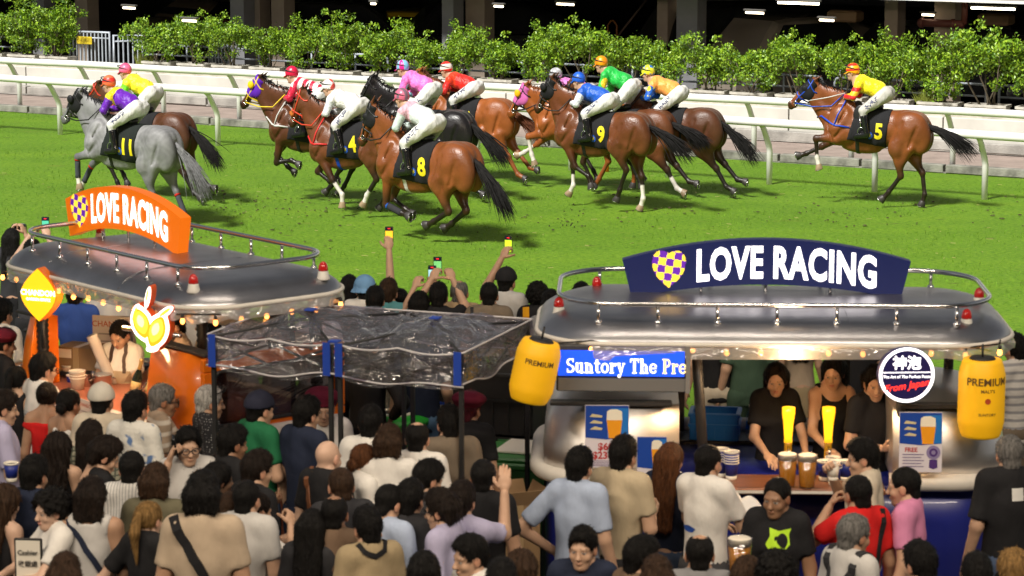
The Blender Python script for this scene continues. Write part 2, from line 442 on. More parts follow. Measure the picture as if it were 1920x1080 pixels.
def planter_meshes():
    w, d, h = .74, .34, .24
    b = MB(); V = []
    for zz, s in ((0, .82), (h*.8, 1.0), (h*.8, 1.06), (h, 1.06), (h, .94), (h*.55, .9)):
        V += [(-w/2*s, -d/2*s, zz), (w/2*s, -d/2*s, zz), (w/2*s, d/2*s, zz), (-w/2*s, d/2*s, zz)]
    Fs = [(l*4+i, l*4+(i+1) % 4, (l+1)*4+(i+1) % 4, (l+1)*4+i) for l in range(5) for i in range(4)]+[(3, 2, 1, 0)]
    b.add(V, Fs)
    soil = MB(); soil.add([(-.33, -.15, h*.6), (.33, -.15, h*.6), (.33, .15, h*.6), (-.33, .15, h*.6)], [(0, 1, 2, 3)])
    iron = MB(); y = -d/2-.004
    for i in range(4):
        xx = -.21+.14*i
        iron.tube([(xx, y+.022, .03), (xx, y-.002, .17)], .006, 5)
        iron.tube([(xx-.07+.07*math.cos(a), y+.004, .16-.05*math.sin(a)) for a in np.linspace(0, math.pi, 7)] if i else [(xx, y, .1), (xx, y, .16)], .005, 5)
    iron.tube([(-.3, y, .17), (.3, y, .17)], .006, 5)
    return b.mesh('planter_box'), soil.mesh('soil'), iron.mesh('ornament')
PM = planter_meshes()

def shrub_mesh(seed, hh, ww):
    r = random.Random(seed); st = MB(); nb = r.randint(5, 7); cl = []
    for i in range(nb):
        a = 6.28*i/nb+r.uniform(-.4, .4); rr = ww*r.uniform(.12, .6); top = hh*r.uniform(.5, .95)
        tip = Vector((rr*math.cos(a), .7*rr*math.sin(a), top)); b0 = Vector((r.uniform(-.1, .1), r.uniform(-.04, .04), 0))
        mid = b0.lerp(tip, .5)+Vector((r.uniform(-.06, .06), r.uniform(-.05, .05), -.03))
        st.tube([b0, mid, tip], [.017, .012, .005], 5); cl.append(tip)
        if i < 3: sp = tip+Vector((r.uniform(-.05, .05), 0, r.uniform(.10, .24))); st.tube([tip, sp], [.005, .002], 4); cl += [sp, tip.lerp(sp, .6)]
        for q in range(3):
            p = mid.lerp(tip, r.uniform(.0, .9)); e = p+Vector((r.uniform(-.22, .22)*ww, r.uniform(-.2, .2)*ww, r.uniform(.04, .25)))
            st.tube([p, e], [.008, .003], 4); cl.append(e)
    r2 = np.random.default_rng(seed); C = np.array([tuple(c) for c in cl]); n = 5000; nc = 110
    cc = C[r2.integers(0, len(C), nc)]+r2.normal(0, 1, (nc, 3))*np.array([.15*ww, .10*ww, .11]); cc[:, 2] = np.where(cc[:, 2] < .16, .16+abs(cc[:, 2]-.16)*.6, cc[:, 2])
    c = cc[r2.integers(0, nc, n)]+r2.normal(0, 1, (n, 3))*np.array([.052, .05, .045])
    s = r2.uniform(.019, .038, n); d = r2.normal(0, 1, (n, 3)); d[:, 2] -= .5; d /= np.linalg.norm(d, axis=1)[:, None]
    q = np.cross(d, r2.normal(0, 1, (n, 3))); q /= np.linalg.norm(q, axis=1)[:, None]; nn = np.cross(d, q)
    V = np.stack([c-d*s[:, None], c+q*s[:, None]*.55-nn*s[:, None]*.15, c+d*s[:, None]*1.1, c-q*s[:, None]*.55-nn*s[:, None]*.15], 1).reshape(-1, 3)
    me = mesh_np('foliage', V, np.arange(n*4).reshape(-1, 4), smooth=False, mi=r2.choice(3, n, p=[.45, .33, .22]))
    return st.mesh('stem'), me
SH = [shrub_mesh(11+i, .84+.1*(i % 3), .80+.07*(i % 4)) for i in range(6)]
i = 0; x = -33.0
gx0, gx1 = xat(128, 6.98), xat(232, 6.98)
sh_lab = ['bushy green potted shrub', 'tall spiky green potted shrub', 'low rounded green potted shrub']
ORD = 'first second third fourth fifth sixth seventh eighth ninth tenth eleventh twelfth thirteenth fourteenth fifteenth sixteenth seventeenth eighteenth nineteenth twentieth'.split()
ORD += ['twenty-'+q for q in ORD[:9]]+['thirtieth']+['thirty-'+q for q in ORD[:9]]+['fortieth']
def where(xx):
    k = round((xx-(gx1+gx0)/2)/.93)
    return (ORD[min(abs(k), 39)-1 if k else 0]+' '+('right' if k > 0 else 'left')+' of the barred gate')
while x < 5:
    r = random.Random(i)
    xx = x+r.uniform(-.04, .04)
    wp = RM @ Vector((xx, 6.98, .505))
    if not (gx0-.1 < xx < gx1+.25):
        e = empty('planter', wp, RA+r.uniform(-.03, .03), 'pale scrollwork planter box, '+where(xx), 'planter', 'planter boxes along the white wall')
        obj('planter_box', PM[0], M_plant, e); obj('soil', PM[1], mat('soil', (.05, .035, .02), .95), e); obj('ornament', PM[2], M_iron, e)
    if not (gx0-.1 < xx < gx1+.25):
        k = r.randrange(6); sc = r.uniform(.92, 1.12)
        if r.random() < .14: sc *= 1.18
        lab = sh_lab[1] if sc > 1.15 else (sh_lab[2] if sc < .96 else sh_lab[0])
        e = empty('potted_shrub', wp+Vector((0, 0, .14)), r.uniform(-.5, .5)+(math.pi if r.random() < .5 else 0)+RA, lab+', '+where(xx), 'shrub', 'hedge of potted shrubs', sc)
        obj('stem', SH[k][0], M_stem, e); obj('foliage', SH[k][1], M_leaf, e)
    x += .93; i += 1
# dry grass tufts growing from two planters
for px, py in ((270, 112), (1737, 185)):
    b = MB(); r = random.Random(px)
    for j in range(150):
        a = r.uniform(0, 6.28); rr = r.uniform(0, .2); x0 = Vector((rr*math.cos(a), .5*rr*math.sin(a), 0)); l = Vector((r.uniform(-.18, .18), r.uniform(-.1, .1), r.uniform(.12, .34)))
        b.add([x0-Vector((.006, 0, 0)), x0+Vector((.006, 0, 0)), x0+l], [(0, 1, 2)])
    e = b.build('grass_tuft', mat('dry_grass', (.22, .26, .03), .8, noise=.4), None, RM @ Vector((xat(px, 6.98), 6.98, .66)))
    set_props(e, 'tuft of yellowish long grass growing in a planter '+('right of the grey gate' if px < 900 else 'behind the last horse'), 'grass tuft')

# ------------------------------------------------------------ grey gate and hand rails behind the planters
M_grey = mat('galvanised', (.42, .46, .52), .5, metal=.2, noise=.1)
def gate(x0, x1, b, z0, h, skew, label):
    e = empty('barrier_gate'); e.matrix_world = RM; set_props(e, label, 'gate', 'grey barrier gates')
    n = max(6, int((x1-x0)/.085))
    f = MB(); p = lambda t, z: (x0+(x1-x0)*t, b+skew*t, z)
    f.tube([p(0, z0), p(0, z0+h), p(1, z0+h), p(1, z0)], .03, 8); f.tube([p(0, z0+.06), p(1, z0+.06)], .022, 8); f.tube([p(0, z0+h-.13), p(1, z0+h-.13)], .018, 8)
    f.build('gate_frame', M_grey, e)
    bar = MB().box((0, 0, h/2), (.028, .028, h-.1)).mesh('bar')
    for j in range(1, n): obj('bar', bar, M_grey, e, p(j/n, z0+.03))
    return e
g1 = gate(xat(134, 7.2), xat(208, 7.3), 7.15, .5, .78, .12, 'wider grey barred gate carrying a yellow sign beside the potted shrubs')
g2 = gate(xat(210, 7.2), xat(246, 7.3), 7.27, .5, .72, .45, 'narrow grey barred gate leaf angled back right of the yellow sign')
gate(xat(372, 7.2), xat(402, 7.3), 7.6, .45, .72, .2, 'small grey barred gate half hidden behind the shrubs')
xs_ = xat(158, 7.1, 1.15)
sg = empty('gate_sign', RM @ Vector((xs_, 7.10, 1.10)), RA, 'yellow rectangular sign fixed near the top of the grey gate', 'sign')
MB().box((0, 0, 0), (.42, .02, .17), bev=.01).build('sign_board', mat('sign_yellow', (.62, .47, .02), .5), sg)
text_obj('lettering', '小心馬匹', mat('sign_brown', (.25, .17, .01), .6), sg, basis((0, -.013, 0), (1, 0, 0), (0, 0, 1)), size=.095)

def hand_rail(x0, x1, b, z, label):
    e = empty('hand_rail'); e.matrix_world = RM; set_props(e, label, 'hand rail', 'grey hand rails behind the planters')
    mb = MB(); mb.tube([(x0, b, .45), (x0, b, z-.1), (x0+.03, b, z-.03), (x0+.1, b, z), (x1-.1, b, z), (x1-.03, b, z-.03), (x1, b, z-.1), (x1, b, .45)], .026, 8); mb.build('top_bar', M_grey, e)
    mb = MB(); mb.tube([(x0, b, z-.22), (x1, b, z-.22)], .02, 8); mb.build('mid_bar', M_grey, e)
    x = x0+1.1
    pm = MB().tube([(0, 0, .45), (0, 0, z)], .022, 8).mesh('upright')
    while x < x1-.5: obj('upright', pm, M_grey, e, (x, b, 0)); x += 1.1
x = -25.5; k = 0
words_ = ['at the far left of the hedge', 'left of the barred gate', 'behind the purple-hooded horse', 'behind the pink jockey', 'behind the green jockey', 'behind the red barrier hoops', 'behind the last horse', 'at the right end of the hedge']
for k in range(9):
    x0 = -25.6+3.25*k
    if gx0-.8 < x0+1.5 < gx1+.8: continue
    hand_rail(x0, x0+3.0, 7.75, 1.02, 'grey tubular hand rail behind the hedge, '+(words_[min(k, 7)] if k < 8 else 'beyond the right edge of the shrubs'))

# ------------------------------------------------------------ the car park under the building
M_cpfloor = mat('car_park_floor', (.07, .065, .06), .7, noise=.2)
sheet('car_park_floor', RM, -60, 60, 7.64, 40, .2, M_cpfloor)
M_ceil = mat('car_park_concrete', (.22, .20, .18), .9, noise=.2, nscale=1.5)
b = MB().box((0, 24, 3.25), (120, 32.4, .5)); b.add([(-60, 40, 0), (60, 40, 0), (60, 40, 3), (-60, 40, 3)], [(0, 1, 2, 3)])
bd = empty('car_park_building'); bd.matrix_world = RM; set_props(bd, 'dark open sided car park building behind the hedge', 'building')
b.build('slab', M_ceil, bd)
MB().box((0, 7.72, 4.9), (120, .3, 3.0)).build('facade', mat('facade_paint', (.5, .48, .45), .8, noise=.1), bd)
MB().box((0, 8.0, 2.80), (120, .7, .52)).build('front_beam', M_ceil, bd)
MB().box((0, 7.62, 2.55), (120, .06, .05)).build('drip_edge', M_white, bd)
for yb in (13, 18.5): MB().box((0, yb, 2.74), (120, .45, .5)).build('cross_beam', M_ceil, bd)
M_pil = mat('pillar_paint', (.30, .24, .19), .85, noise=.15, nscale=2); M_pil2 = mat('pillar_paint_cool', (.21, .21, .225), .85, noise=.15, nscale=2)
def pillar(px, w, b, m, label):
    lo = xat(px, b, 1.5)
    e = empty('pillar', RM @ Vector((lo, b, .2)), RA, label, 'pillar', 'car park pillars')
    MB().box((0, 0, 1.4), (w, .42, 2.8), bev=.015).build('shaft', m, e)
    MB().box((0, 0, .09), (w+.06, .48, .18), bev=.01).build('base', M_conc, e)
pl = [(82, .36, 9.4, 1, 'grey pillar above the shrubs at the far left'), (163, .36, 9.4, 0, 'brown pillar above the barred gate'), (455, .36, 9.0, 1, 'wide grey pillar above the purple-hooded horse'), (490, .22, 9.9, 0, 'narrow brown pillar right of the wide grey one'),
      (531, .34, 9.4, 0, 'brown pillar above the striped jockey'), (849, .28, 8.9, 1, 'grey pillar above the red jockey, paired with a wider brown one'), (900, .46, 9.4, 0, 'wide brown pillar above the chestnut horse'), (1250, .24, 9.6, 0, 'slim brown pillar left of the grey double pillar'),
      (1296, .46, 8.9, 1, 'broad grey pillar with a conduit above the orange jockey'), (1677, .27, 9.6, 0, 'slim brown pillar above the last jockey'), (1777, .42, 9.0, 0, 'thick brown pillar with a dark red pipe at the right')]
for a in pl: pillar(a[0], a[1], a[2], M_pil2 if a[3] else M_pil, a[4])

M_tube = mat('fluorescent', (1, .86, .62), emit=8); M_tubed = mat('fluorescent_far', (1, .8, .55), emit=4)
def batten(px, py, h, ln, label, near=True, rot=0):
    p = V3(P(px, py, h))
    e = empty('tube_light', p, RA+rot, label, 'lamp', 'fluorescent lamps in the car park')
    MB().box((0, 0, .05), (ln+.08, .07, .04), bev=.01).build('housing', mat('lamp_housing', (.08, .075, .07), .7), e)
    MB().tube([(-ln/2, 0, 0), (ln/2, 0, 0)], .022, 8).build('tube', M_tube if near else M_tubed, e)
batten(1497, 6, 2.42, .84, 'bright fluorescent tube under the beam, left of the two near lamps')
batten(1862, 16, 2.40, .84, 'bright fluorescent tube under the beam at the top right corner')
for px, py, ln, lab in ((355, 39, .34, 'lit yellowish tube lamp above the hedge between the left pillars'), (242, 15, .32, 'dim tube lamp above the red car at the left'), (935, 12, .22, 'short tube lamp right of the wide brown pillar'), (1060, 8, .42, 'faint tube lamp over the dark cars at the centre'),
                    (1290, 3, .2, 'tube lamp at the top beside the broad grey pillar'), (700, 7, .12, 'tiny tube lamp above the yellow bonnet'), (1415, 24, .4, 'tube lamp above the black van behind the hedge'), (1740, 28, .25, 'tube lamp between the two right pillars'), (1550, 38, .3, 'tube lamp low above the silver hatchback')):
    batten(px, py, 2.2, ln, lab, False, -.15)

# cars parked in the dark
M_tyre = mat('tyre', (.015, .015, .015), .8); M_rim = mat('rim', (.4, .4, .42), .3, metal=.9); M_cglass = mat('car_glass', (.01, .012, .014), .05, spec=.9)
M_red_lens = mat('tail_lens', (.4, .01, .01), .2); M_head = mat('head_lens', (.7, .7, .68), .1)
def car_meshes(hh, ln, van):
    w = .88; hl = ln/2
    low = [(-hl, .32), (-hl+.02, .75), (-hl+.12, .95 if van else .88), (-hl+.75, 1.02 if van else .96), (hl-.5, 1.0), (hl-.03, .92), (hl, .5), (hl-.05, .3), (-hl+.1, .26)]
    up = [(-hl+.7, .98), (-hl+1.35, hh-.04), (-hl+1.9, hh), (hl-1.0, hh-.02), (hl-.25 if van else hl-.6, hh-.28 if van else 1.3), (hl-.1 if van else hl-.25, 1.0)]
    def shell(poly, taper, z0):
        V = []; n = len(poly); zs = max(p[1] for p in poly)
        for s in (-1, -.82, .82, 1):
            for x, z in poly:
                t = 1-taper*max(0, (z-z0)/(zs-z0+1e-6)); e = .93 if abs(s) == 1 else 1
                V.append((x*(e if abs(s) == 1 else 1), s*w*t, z0+(z-z0)*(e if abs(s) == 1 else 1)))
        Fs = [(l*n+i, l*n+(i+1) % n, (l+1)*n+(i+1) % n, (l+1)*n+i) for l in range(3) for i in range(n)]+[tuple(range(n)), tuple(range(4*n-1, 3*n-1, -1))]
        return V, Fs
    body = MB(); body.add(*shell(low, .03, .3), smooth=False); roof = MB(); roof.add(*shell(up, .2, .95), smooth=False)
    gls = []; wss = []
    for s in (-1, 1):
        gl = MB(); gls.append(gl)
        q = [(-hl+1.0, 1.02), (-hl+1.5, hh-.12), (hl-1.1, hh-.12), (hl-.5, 1.05)]
        gl.add([(x, s*(w*(1-.2*(z-.95)/(hh-.95))+.012), z) for x, z in q], [(0, 1, 2, 3)] if s < 0 else [(3, 2, 1, 0)])
    for (xa, za, xb, zb) in ((-hl+.78, 1.03, -hl+1.33, hh-.10), (hl-.14 if van else hl-.3, 1.06, hl-.28 if van else hl-.62, hh-.32 if van else 1.28)):
        ws = MB(); wss.append(ws); d = -.02 if xa < 0 else .02
        ws.add([(xa+d, -.72, za+.01), (xa+d, .72, za+.01), (xb+d, .60, zb+.01), (xb+d, -.60, zb+.01)], [(0, 1, 2, 3)])
    return body.mesh('body'), roof.mesh('cabin'), [g.mesh('side_window') for g in gls], [g.mesh('windscreen') for g in wss]
WH = MB().lathe([(.2, -.1), (.31, -.1), (.33, -.05), (.33, .05), (.31, .1), (.2, .1)], n=18, M=Matrix.Rotation(math.pi/2, 4, 'X')).mesh('wheel')
RIM = MB().lathe([(.03, -.11), (.17, -.11), (.2, -.09), (.2, .09), (.17, .11), (.03, .11)], n=12, M=Matrix.Rotation(math.pi/2, 4, 'X')).mesh('rim')
def parked_car(px, py, b, rot, color, hh, ln, van, label, metal=.3):
    q = along(px, py, .9); p = RM @ Vector((q.x, b, .2))
    e = empty('parked_car', p, RA+rot, label, 'car', 'cars in the dark car park')
    m = mat('car_paint', color, .22, metal=metal, coat=.6); A = car_meshes(hh, ln, van)
    obj('body', A[0], m, e); obj('cabin', A[1], m, e); [obj('side_window', g, M_cglass, e) for g in A[2]]; [obj('windscreen', g, M_cglass, e) for g in A[3]]
    for sx in (-1, 1):
        for sy in (-1, 1):
            wl = obj('wheel', WH, M_tyre, e, (sx*(ln/2-.8), sy*.8, .33)); obj('rim', RIM, M_rim, wl)
    hm = MB().box((0, 0, 0), (.06, .34, .14), bev=.02).mesh('headlight')
    for sy in (-1, 1):
        obj('headlight', hm, M_head, e, (-ln/2+.06, sy*.6, .78)); obj('tail_light', hm, M_red_lens, e, (ln/2-.02, sy*.64, .82))
parked_car(250, 66, 15.5, -1.2, (.10, .008, .006), 1.5, 4.2, False, 'dark red car seen above the gate between the left pillars')
parked_car(205, 70, 14.5, 1.3, (.20, .15, .10), 1.45, 4.2, False, 'tan car with a rounded roof close behind the barred gate')
parked_car(640, 70, 11.8, .5, (.012, .012, .014), 1.6, 4.4, False, 'black saloon parked between the brown pillars above the striped jockey')
parked_car(775, 70, 13.6, .15, (.75, .50, .01), 1.35, 4.0, False, 'car with a yellow bonnet behind the pink jockey')
parked_car(990, 70, 12.5, .7, (.014, .014, .016), 1.7, 4.5, True, 'black people carrier right of the wide brown pillar')
parked_car(1460, 95, 11.0, .9, (.012, .012, .013), 2.0, 4.6, True, 'tall black van left of the silver hatchback')
parked_car(1595, 100, 10.8, 1.15, (.34, .29, .24), 1.72, 4.3, True, 'brownish silver hatchback seen from behind above the last horse')
parked_car(1880, 105, 11.0, .8, (.02, .02, .022), 1.7, 4.5, True, 'dark car at the right edge beyond the thick pillar')

# pipes, hoops, brown hanging boxes
o = MB(); o.tube([(-.45, 0, 0), (.45, 0, 0)], .075, 10); o.tube([(-.42, 0, 0), (-.36, 0, 0)], .095, 10); o.tube([(.2, 0, 0), (.26, 0, 0)], .095, 10); o.tube([(.45, 0, 0), (.45, 0, .5)], .06, 10)
p = o.build('drain_pipe', mat('oxide_red', (.12, .03, .02), .6), None, V3(P(1765, 44, 2.05)), RA); set_props(p, 'dark red drain pipe crossing the thick pillar at the right', 'pipe')
for j, (px, py) in enumerate(((1585, 30), (1868, 36))):
    o = MB().box((0, 0, 0), (.62, .4, .22), bev=.04).build('hanging_duct', mat('duct_brown', (.20, .12, .06), .7), None, V3(P(px, py, 2.05)), RA)
    set_props(o, 'brown duct box under the ceiling '+('above the silver hatchback' if j == 0 else 'at the top right beyond the thick pillar'), 'duct')
M_hoop = mat('hoop_orange', (.30, .11, .02), .5)
for j, (px, py, w, h, lab) in enumerate(((1095, 82, 1.1, .38, 'low orange tube barrier behind the hedge left of the tall hoop'), (1148, 62, .22, .5, 'narrow orange hoop standing behind the hedge'), (1212, 80, .3, .5, 'orange hoop barrier left of the grey double pillar'))):
    o = MB(); o.tube([(-w/2, 0, -.6), (-w/2, 0, h-.1), (-w/2+.08, 0, h), (w/2-.08, 0, h), (w/2, 0, h-.1), (w/2, 0, -.6)], .022, 8)
    o = o.build('hoop_barrier', M_hoop, None, V3(P(px, py+20, 1.05)), RA); set_props(o, lab, 'barrier', 'orange tube barriers')
o = MB(); o.tube([(0, 0, .0), (.85, 0, 1.0)], .025, 6); o.tube([(.95, 0, .1), (.95, 0, 1.2)], .025, 6)
o = o.build('scaffold_brace', mat('steel_brown', (.16, .10, .07), .6), None, V3(P(1160, 66, 1.3)), RA); set_props(o, 'slanting brown steel brace with upright in the dark car park', 'brace')

# ------------------------------------------------------------ unseen grandstand at the camera, its roof added to keep floodlights off the apron
gs = empty('grandstand'); set_props(gs, 'unseen grandstand with a deep cantilever roof added to shade the public enclosure', 'grandstand')
MB().box((0, 1.0, 20.3), (120, 22.6, .6)).build('roof', M_ceil, gs)
MB().box((0, -6, 10), (120, .6, 20)).build('rear_wall', M_ceil, gs)
MB().box((0, -2.6, 1.9), (60, 6.2, 3.9)).build('terrace', M_ceil, gs)
for x_ in (-30, -15, 15, 30): MB().box((x_, -3, 12), (.8, .8, 16.4)).build('column', M_ceil, gs)
# ------------------------------------------------------------ racehorses
def down(a): a = R(a); return np.array([math.sin(a), 0, -math.cos(a)])   # angle from straight down, + = forward

def leg_joints(front, side, ang, lift=0):
    y = side
    if front:
        a = np.array([.40, y*.16, .90]); b = a+down(ang[0])*.40; c = b+down(ang[1])*.29; d = c+down(ang[2])*.12
        b[1] = y*.15; c[1] = y*.13; d[1] = y*.13
        return [a, b, c, d]
    a = np.array([-.80, y*.12, 1.10]); b = a+down(ang[0])*.33; c = b+down(ang[1])*.42; d = c+down(ang[2])*.33; e = d+down(ang[3])*.12
    b[1] = y*.18; c[1] = y*.13; d[1] = y*.12; e[1] = y*.12
    return [a, b, c, d, e]

POSES = {   # LF, RF (forearm, cannon, pastern), LH, RH (femur, gaskin, cannon, pastern): left is the side towards the stand
    'reach': dict(LF=(82, -8, -18), RF=(60, 64, 70), LH=(30, -14, 36, 42), RH=(4, -42, -12, 12)),
    'reach11': dict(LF=(74, 0, -14), RF=(52, 30, 30), LH=(30, -20, 30, 30), RH=(0, -40, -32, -10)),
    'reach_back': dict(LF=(78, -4, -20), RF=(52, 40, 60), LH=(8, -34, -26, -62), RH=(-4, -52, -40, -78)),
    'gather': dict(LF=(8, -72, -78), RF=(28, -66, -70), LH=(48, -26, 62, 66), RH=(36, -38, 54, 60)),
    'stance': dict(LF=(-28, -36, 4), RF=(52, -58, -96), LH=(56, -22, 44, 30), RH=(40, -30, 30, 40)),
    'push': dict(LF=(-24, -62, -20), RF=(6, -4, 30), LH=(52, -30, 22, 20), RH=(16, -30, -6, 20)),
    'fold': dict(LF=(14, -98, -70), RF=(42, -52, -60), LH=(42, -26, 34, 46), RH=(30, -34, 30, 40)),
    'fly': dict(LF=(20, -30, -30), RF=(36, -40, -30), LH=(-2, -44, -34, -66), RH=(-8, -52, -46, -80)),
}

def horse_field(pose, neck, step=.017):
    """neck: (poll x, poll z, head angle from down)"""
    J = {k: leg_joints(k[1] == 'F', 1 if k[0] == 'L' else -1, POSES[pose][k]) for k in ('LF', 'RF', 'LH', 'RH')}
    poll = np.array([neck[0], 0, neck[1]]); hd = down(neck[2]); muz = poll+hd*.55
    allp = np.array([p for j in J.values() for p in j]+[poll, muz])
    lo = np.minimum(allp.min(0)-.14, [-1.35, -.42, .4]); hi = np.maximum(allp.max(0)+.2, [.75, .42, 1.6])
    f = Field(rng_axis(lo[0], hi[0], step), rng_axis(-.40, .40, step), rng_axis(lo[2], hi[2], step))
    # trunk
    f.ell((-.02, 0, 1.03), (.58, .245, .318), .05, 1); f.ell((-.42, 0, 1.10), (.46, .23, .248), .06, 1)
    f.ell((.16, 0, 1.27), (.34, .10, .15), .10, 1); f.ell((-.40, 0, 1.24), (.40, .13, .10), .10, 1)
    f.ell((-.78, 0, 1.20), (.36, .17, .20), .08, 1)
    for s in (1, -1):
        f.ell((.38, s*.12, 1.08), (.25, .135, .31), .05, 1); f.ell((.56, s*.075, .98), (.12, .10, .17), .06, 1)
        f.ell((-.84, s*.125, 1.12), (.33, .165, .27), .05, 1); f.ell((-1.02, s*.11, 1.0), (.20, .12, .25), .05, 1)
        f.ell((.24, s*.20, .98), (.15, .065, .13), .03, 1)
    f.ell((.02, 0, .76), (.32, .13, .07), .1, 1)
    # neck and head
    th = poll+hd*.20+np.array([-.10, 0, -.06]); sc = (1, 1.75, 1)
    f.cone((.46, 0, 1.06), th, .215, .10, .08, 2, sc); f.cone((.22, 0, 1.27), poll+np.array([-.05, 0, -.06]), .14, .085, .10, 2, sc)
    mid = (np.array([.22, 0, 1.27])+poll)/2+np.array([-.02, 0, .045]); f.ell(mid, (.26, .055, .10), .1, 2, None)
    f.cone(poll+hd*.02, poll+hd*.27, .095, .082, .03, 3, (1, 1.12, 1)); f.cone(poll+hd*.25, muz-hd*.04, .074, .056, .04, 3, (1, 1.15, 1))
    pe = np.array([-hd[2], 0, hd[0]]); pe = -pe if pe[2] > 0 and pe[0] > 0 else pe     # towards the throat side
    if pe @ np.array([-.7, 0, -.7]) < 0: pe = -pe
    for s in (1, -1):
        f.ell(poll+hd*.17+pe*.06+np.array([0, s*.045, 0]), (.105, .045, .105), .03, 3)
        f.ell(poll+hd*.17-pe*.035+np.array([0, s*.078, 0]), (.035, .02, .03), .02, 3)
        f.cone(poll-hd*.02-pe*.02+np.array([0, s*.055, 0]), poll-hd*.17-pe*.0+np.array([.0, s*.075, 0]), .032, .006, .015, 4, (1, 1, 1))
        f.ell(muz-hd*.015-pe*.035+np.array([0, s*.034, 0]), (.034, .028, .034), .02, 5)
        f.ell(muz-hd*.005-pe*.045+np.array([0, s*.056, 0]), (.018, .012, .018), .01, 5, sub=True)
    f.ell(muz+pe*.01, (.06, .052, .06), .03, 5); f.ell(muz-hd*.05+pe*.055, (.045, .036, .03), .03, 5)
    # legs
    for k, j in J.items():
        s = 1 if k[0] == 'L' else -1
        if k[1] == 'F':
            a, b, c, d = j
            f.cone((.44, s*.15, 1.02), a, .15, .105, .05, 1); f.cone(a, b, .088, .050, .04, 6); f.ell(b, (.054, .05, .058), .02, 7)
            f.cone(b, c, .038, .033, .02, 8); f.ell(c, (.042, .04, .044), .02, 8); f.cone(c, d, .036, .042, .02, 9)
        else:
            a, b, c, d, e = j
            f.cone(a, b, .215, .135, .05, 1, (1, 1.25, 1)); f.cone(b, c, .115, .050, .045, 6, (1, 1.1, 1)); back = np.cross(np.array([0, 1, 0]), (c-b)/np.linalg.norm(c-b))
            f.cone((a+b)/2+np.array([-.14, s*.02, -.10]), b+(c-b)*.62-np.array([.03, 0, 0]), .115, .045, .05, 6)
            f.ell(c, (.056, .05, .062), .02, 7); f.cone(c, d, .042, .036, .02, 8); f.ell(d, (.044, .042, .046), .02, 8); f.cone(d, e, .037, .044, .02, 9)
    for s in (1, -1):   # furrows between the big muscles
        for p, q, r_ in (((-.50, .285, .86), (-.60, .25, 1.14), .020), ((-.98, .285, 1.16), (-.86, .26, .86), .020), ((.20, .285, 1.16), (.44, .255, .90), .018), ((.30, .20, 1.30), (.46, .25, 1.0), .014),
                          ((.62, .17, 1.16), (.50, .22, .86), .016), ((-.72, .275, 1.22), (-.66, .285, .98), .014), ((.08, .285, .84), (-.30, .255, .80), .014), ((.55, .115, 1.22), (.76, .085, 1.45), .012)):
            f.cone((p[0], s*p[1], p[2]), (q[0], s*q[1], q[2]), r_, r_*.6, .045, None, sub=True)
        f.ell((-.60, s*.20, .84), (.10, .075, .13), .03, 1)
    # ribs, muscle ripples
    X, Y, Z = f.full()
    rib = np.exp(-((X+.22)/.26)**2-((Z-.95)/.2)**2)*np.sin(X*52+Z*8)*.0028
    mus = .004*np.sin(X*13+Z*17+2)*np.sin(Z*19-X*7)*np.exp(-((X+.75)/.4)**2)
    f.d = f.d+(rib+mus).astype(np.float32)
    return f, J, poll, hd, muz, pe

def strand_mesh(roots, dirs, lens, rad, seed, curl=.1, seg=5, grav=.3, jit=.25):
    """many thin tapered locks of hair"""
    r = np.random.default_rng(seed); mb = MB()
    for p, d, l in zip(roots, dirs, lens):
        p = np.array(p, float); d = np.array(d, float)+r.normal(0, jit, 3)*.5; d /= np.linalg.norm(d); pts = [p]; dd = d
        for i in range(seg):
            dd = dd+np.array([0, 0, -grav])/seg+r.normal(0, curl, 3)/seg; dd /= np.linalg.norm(dd); pts.append(pts[-1]+dd*l/seg)
        mb.tube(pts, [rad*(1-.9*(i/seg)**1.3)*(0.6 if i == 0 else 1) for i in range(seg+1)], 4, cap=False)
    return mb.mesh('hair')

def densify(V, Fs, L):
    V = [tuple(float(x) for x in v[:2]) for v in V]; out = []; cache = {}
    st = [(f[0], f[i], f[i+1]) for f in Fs for i in range(1, len(f)-1)]
    while st:
        t = st.pop(); e = [math.dist(V[t[i]], V[t[(i+1) % 3]]) for i in range(3)]; k = e.index(max(e))
        if e[k] < L: out.append(t); continue
        a, b, c = t[k], t[(k+1) % 3], t[(k+2) % 3]; key = (min(a, b), max(a, b))
        if key not in cache: cache[key] = len(V); V.append(((V[a][0]+V[b][0])/2, (V[a][1]+V[b][1])/2))
        m = cache[key]; st += [(a, m, c), (m, b, c)]
    return V, out

def strip_on(bvh, pts, w, off, name, m, parent, dirv=None):
    """a strap: points projected on the body from outside, drawn as a flat tube"""
    out = []
    for p in pts:
        p = Vector(p); loc, nor, _, _ = bvh.find_nearest(p)
        out.append(loc+nor*off)
    mb = MB(); mb.tube(out, w, 6); return mb.build(name, m, parent)

M_black_t = mat('tack_black', (.012, .012, .013), .45, bump=.1)
M_cloth_k = cloth((.016, .016, .018), name='saddle_fabric')
M_yel = mat('number_yellow', (.80, .66, .01), .6)
M_steel = mat('steel', (.6, .6, .58), .25, metal=1)
M_hoof = mat('hoof_horn', (.035, .03, .028), .5, noise=.3); M_hoof_l = mat('hoof_pale', (.28, .20, .12), .5, noise=.3)
M_eye = mat('eye', (.008, .006, .005), .08)
M_coat = {}
def coat_mat(gloss):
    gloss *= 1.15; k = 'coat%s' % gloss
    if k not in M_coat: M_coat[k] = mat('horse_coat_%d' % int(gloss*100), (1, 1, 1), gloss, spec=.42, noise=.2, nscale=5, bump=.35, bscale=45, attr=True, bdist=.012)
    return M_coat[k]

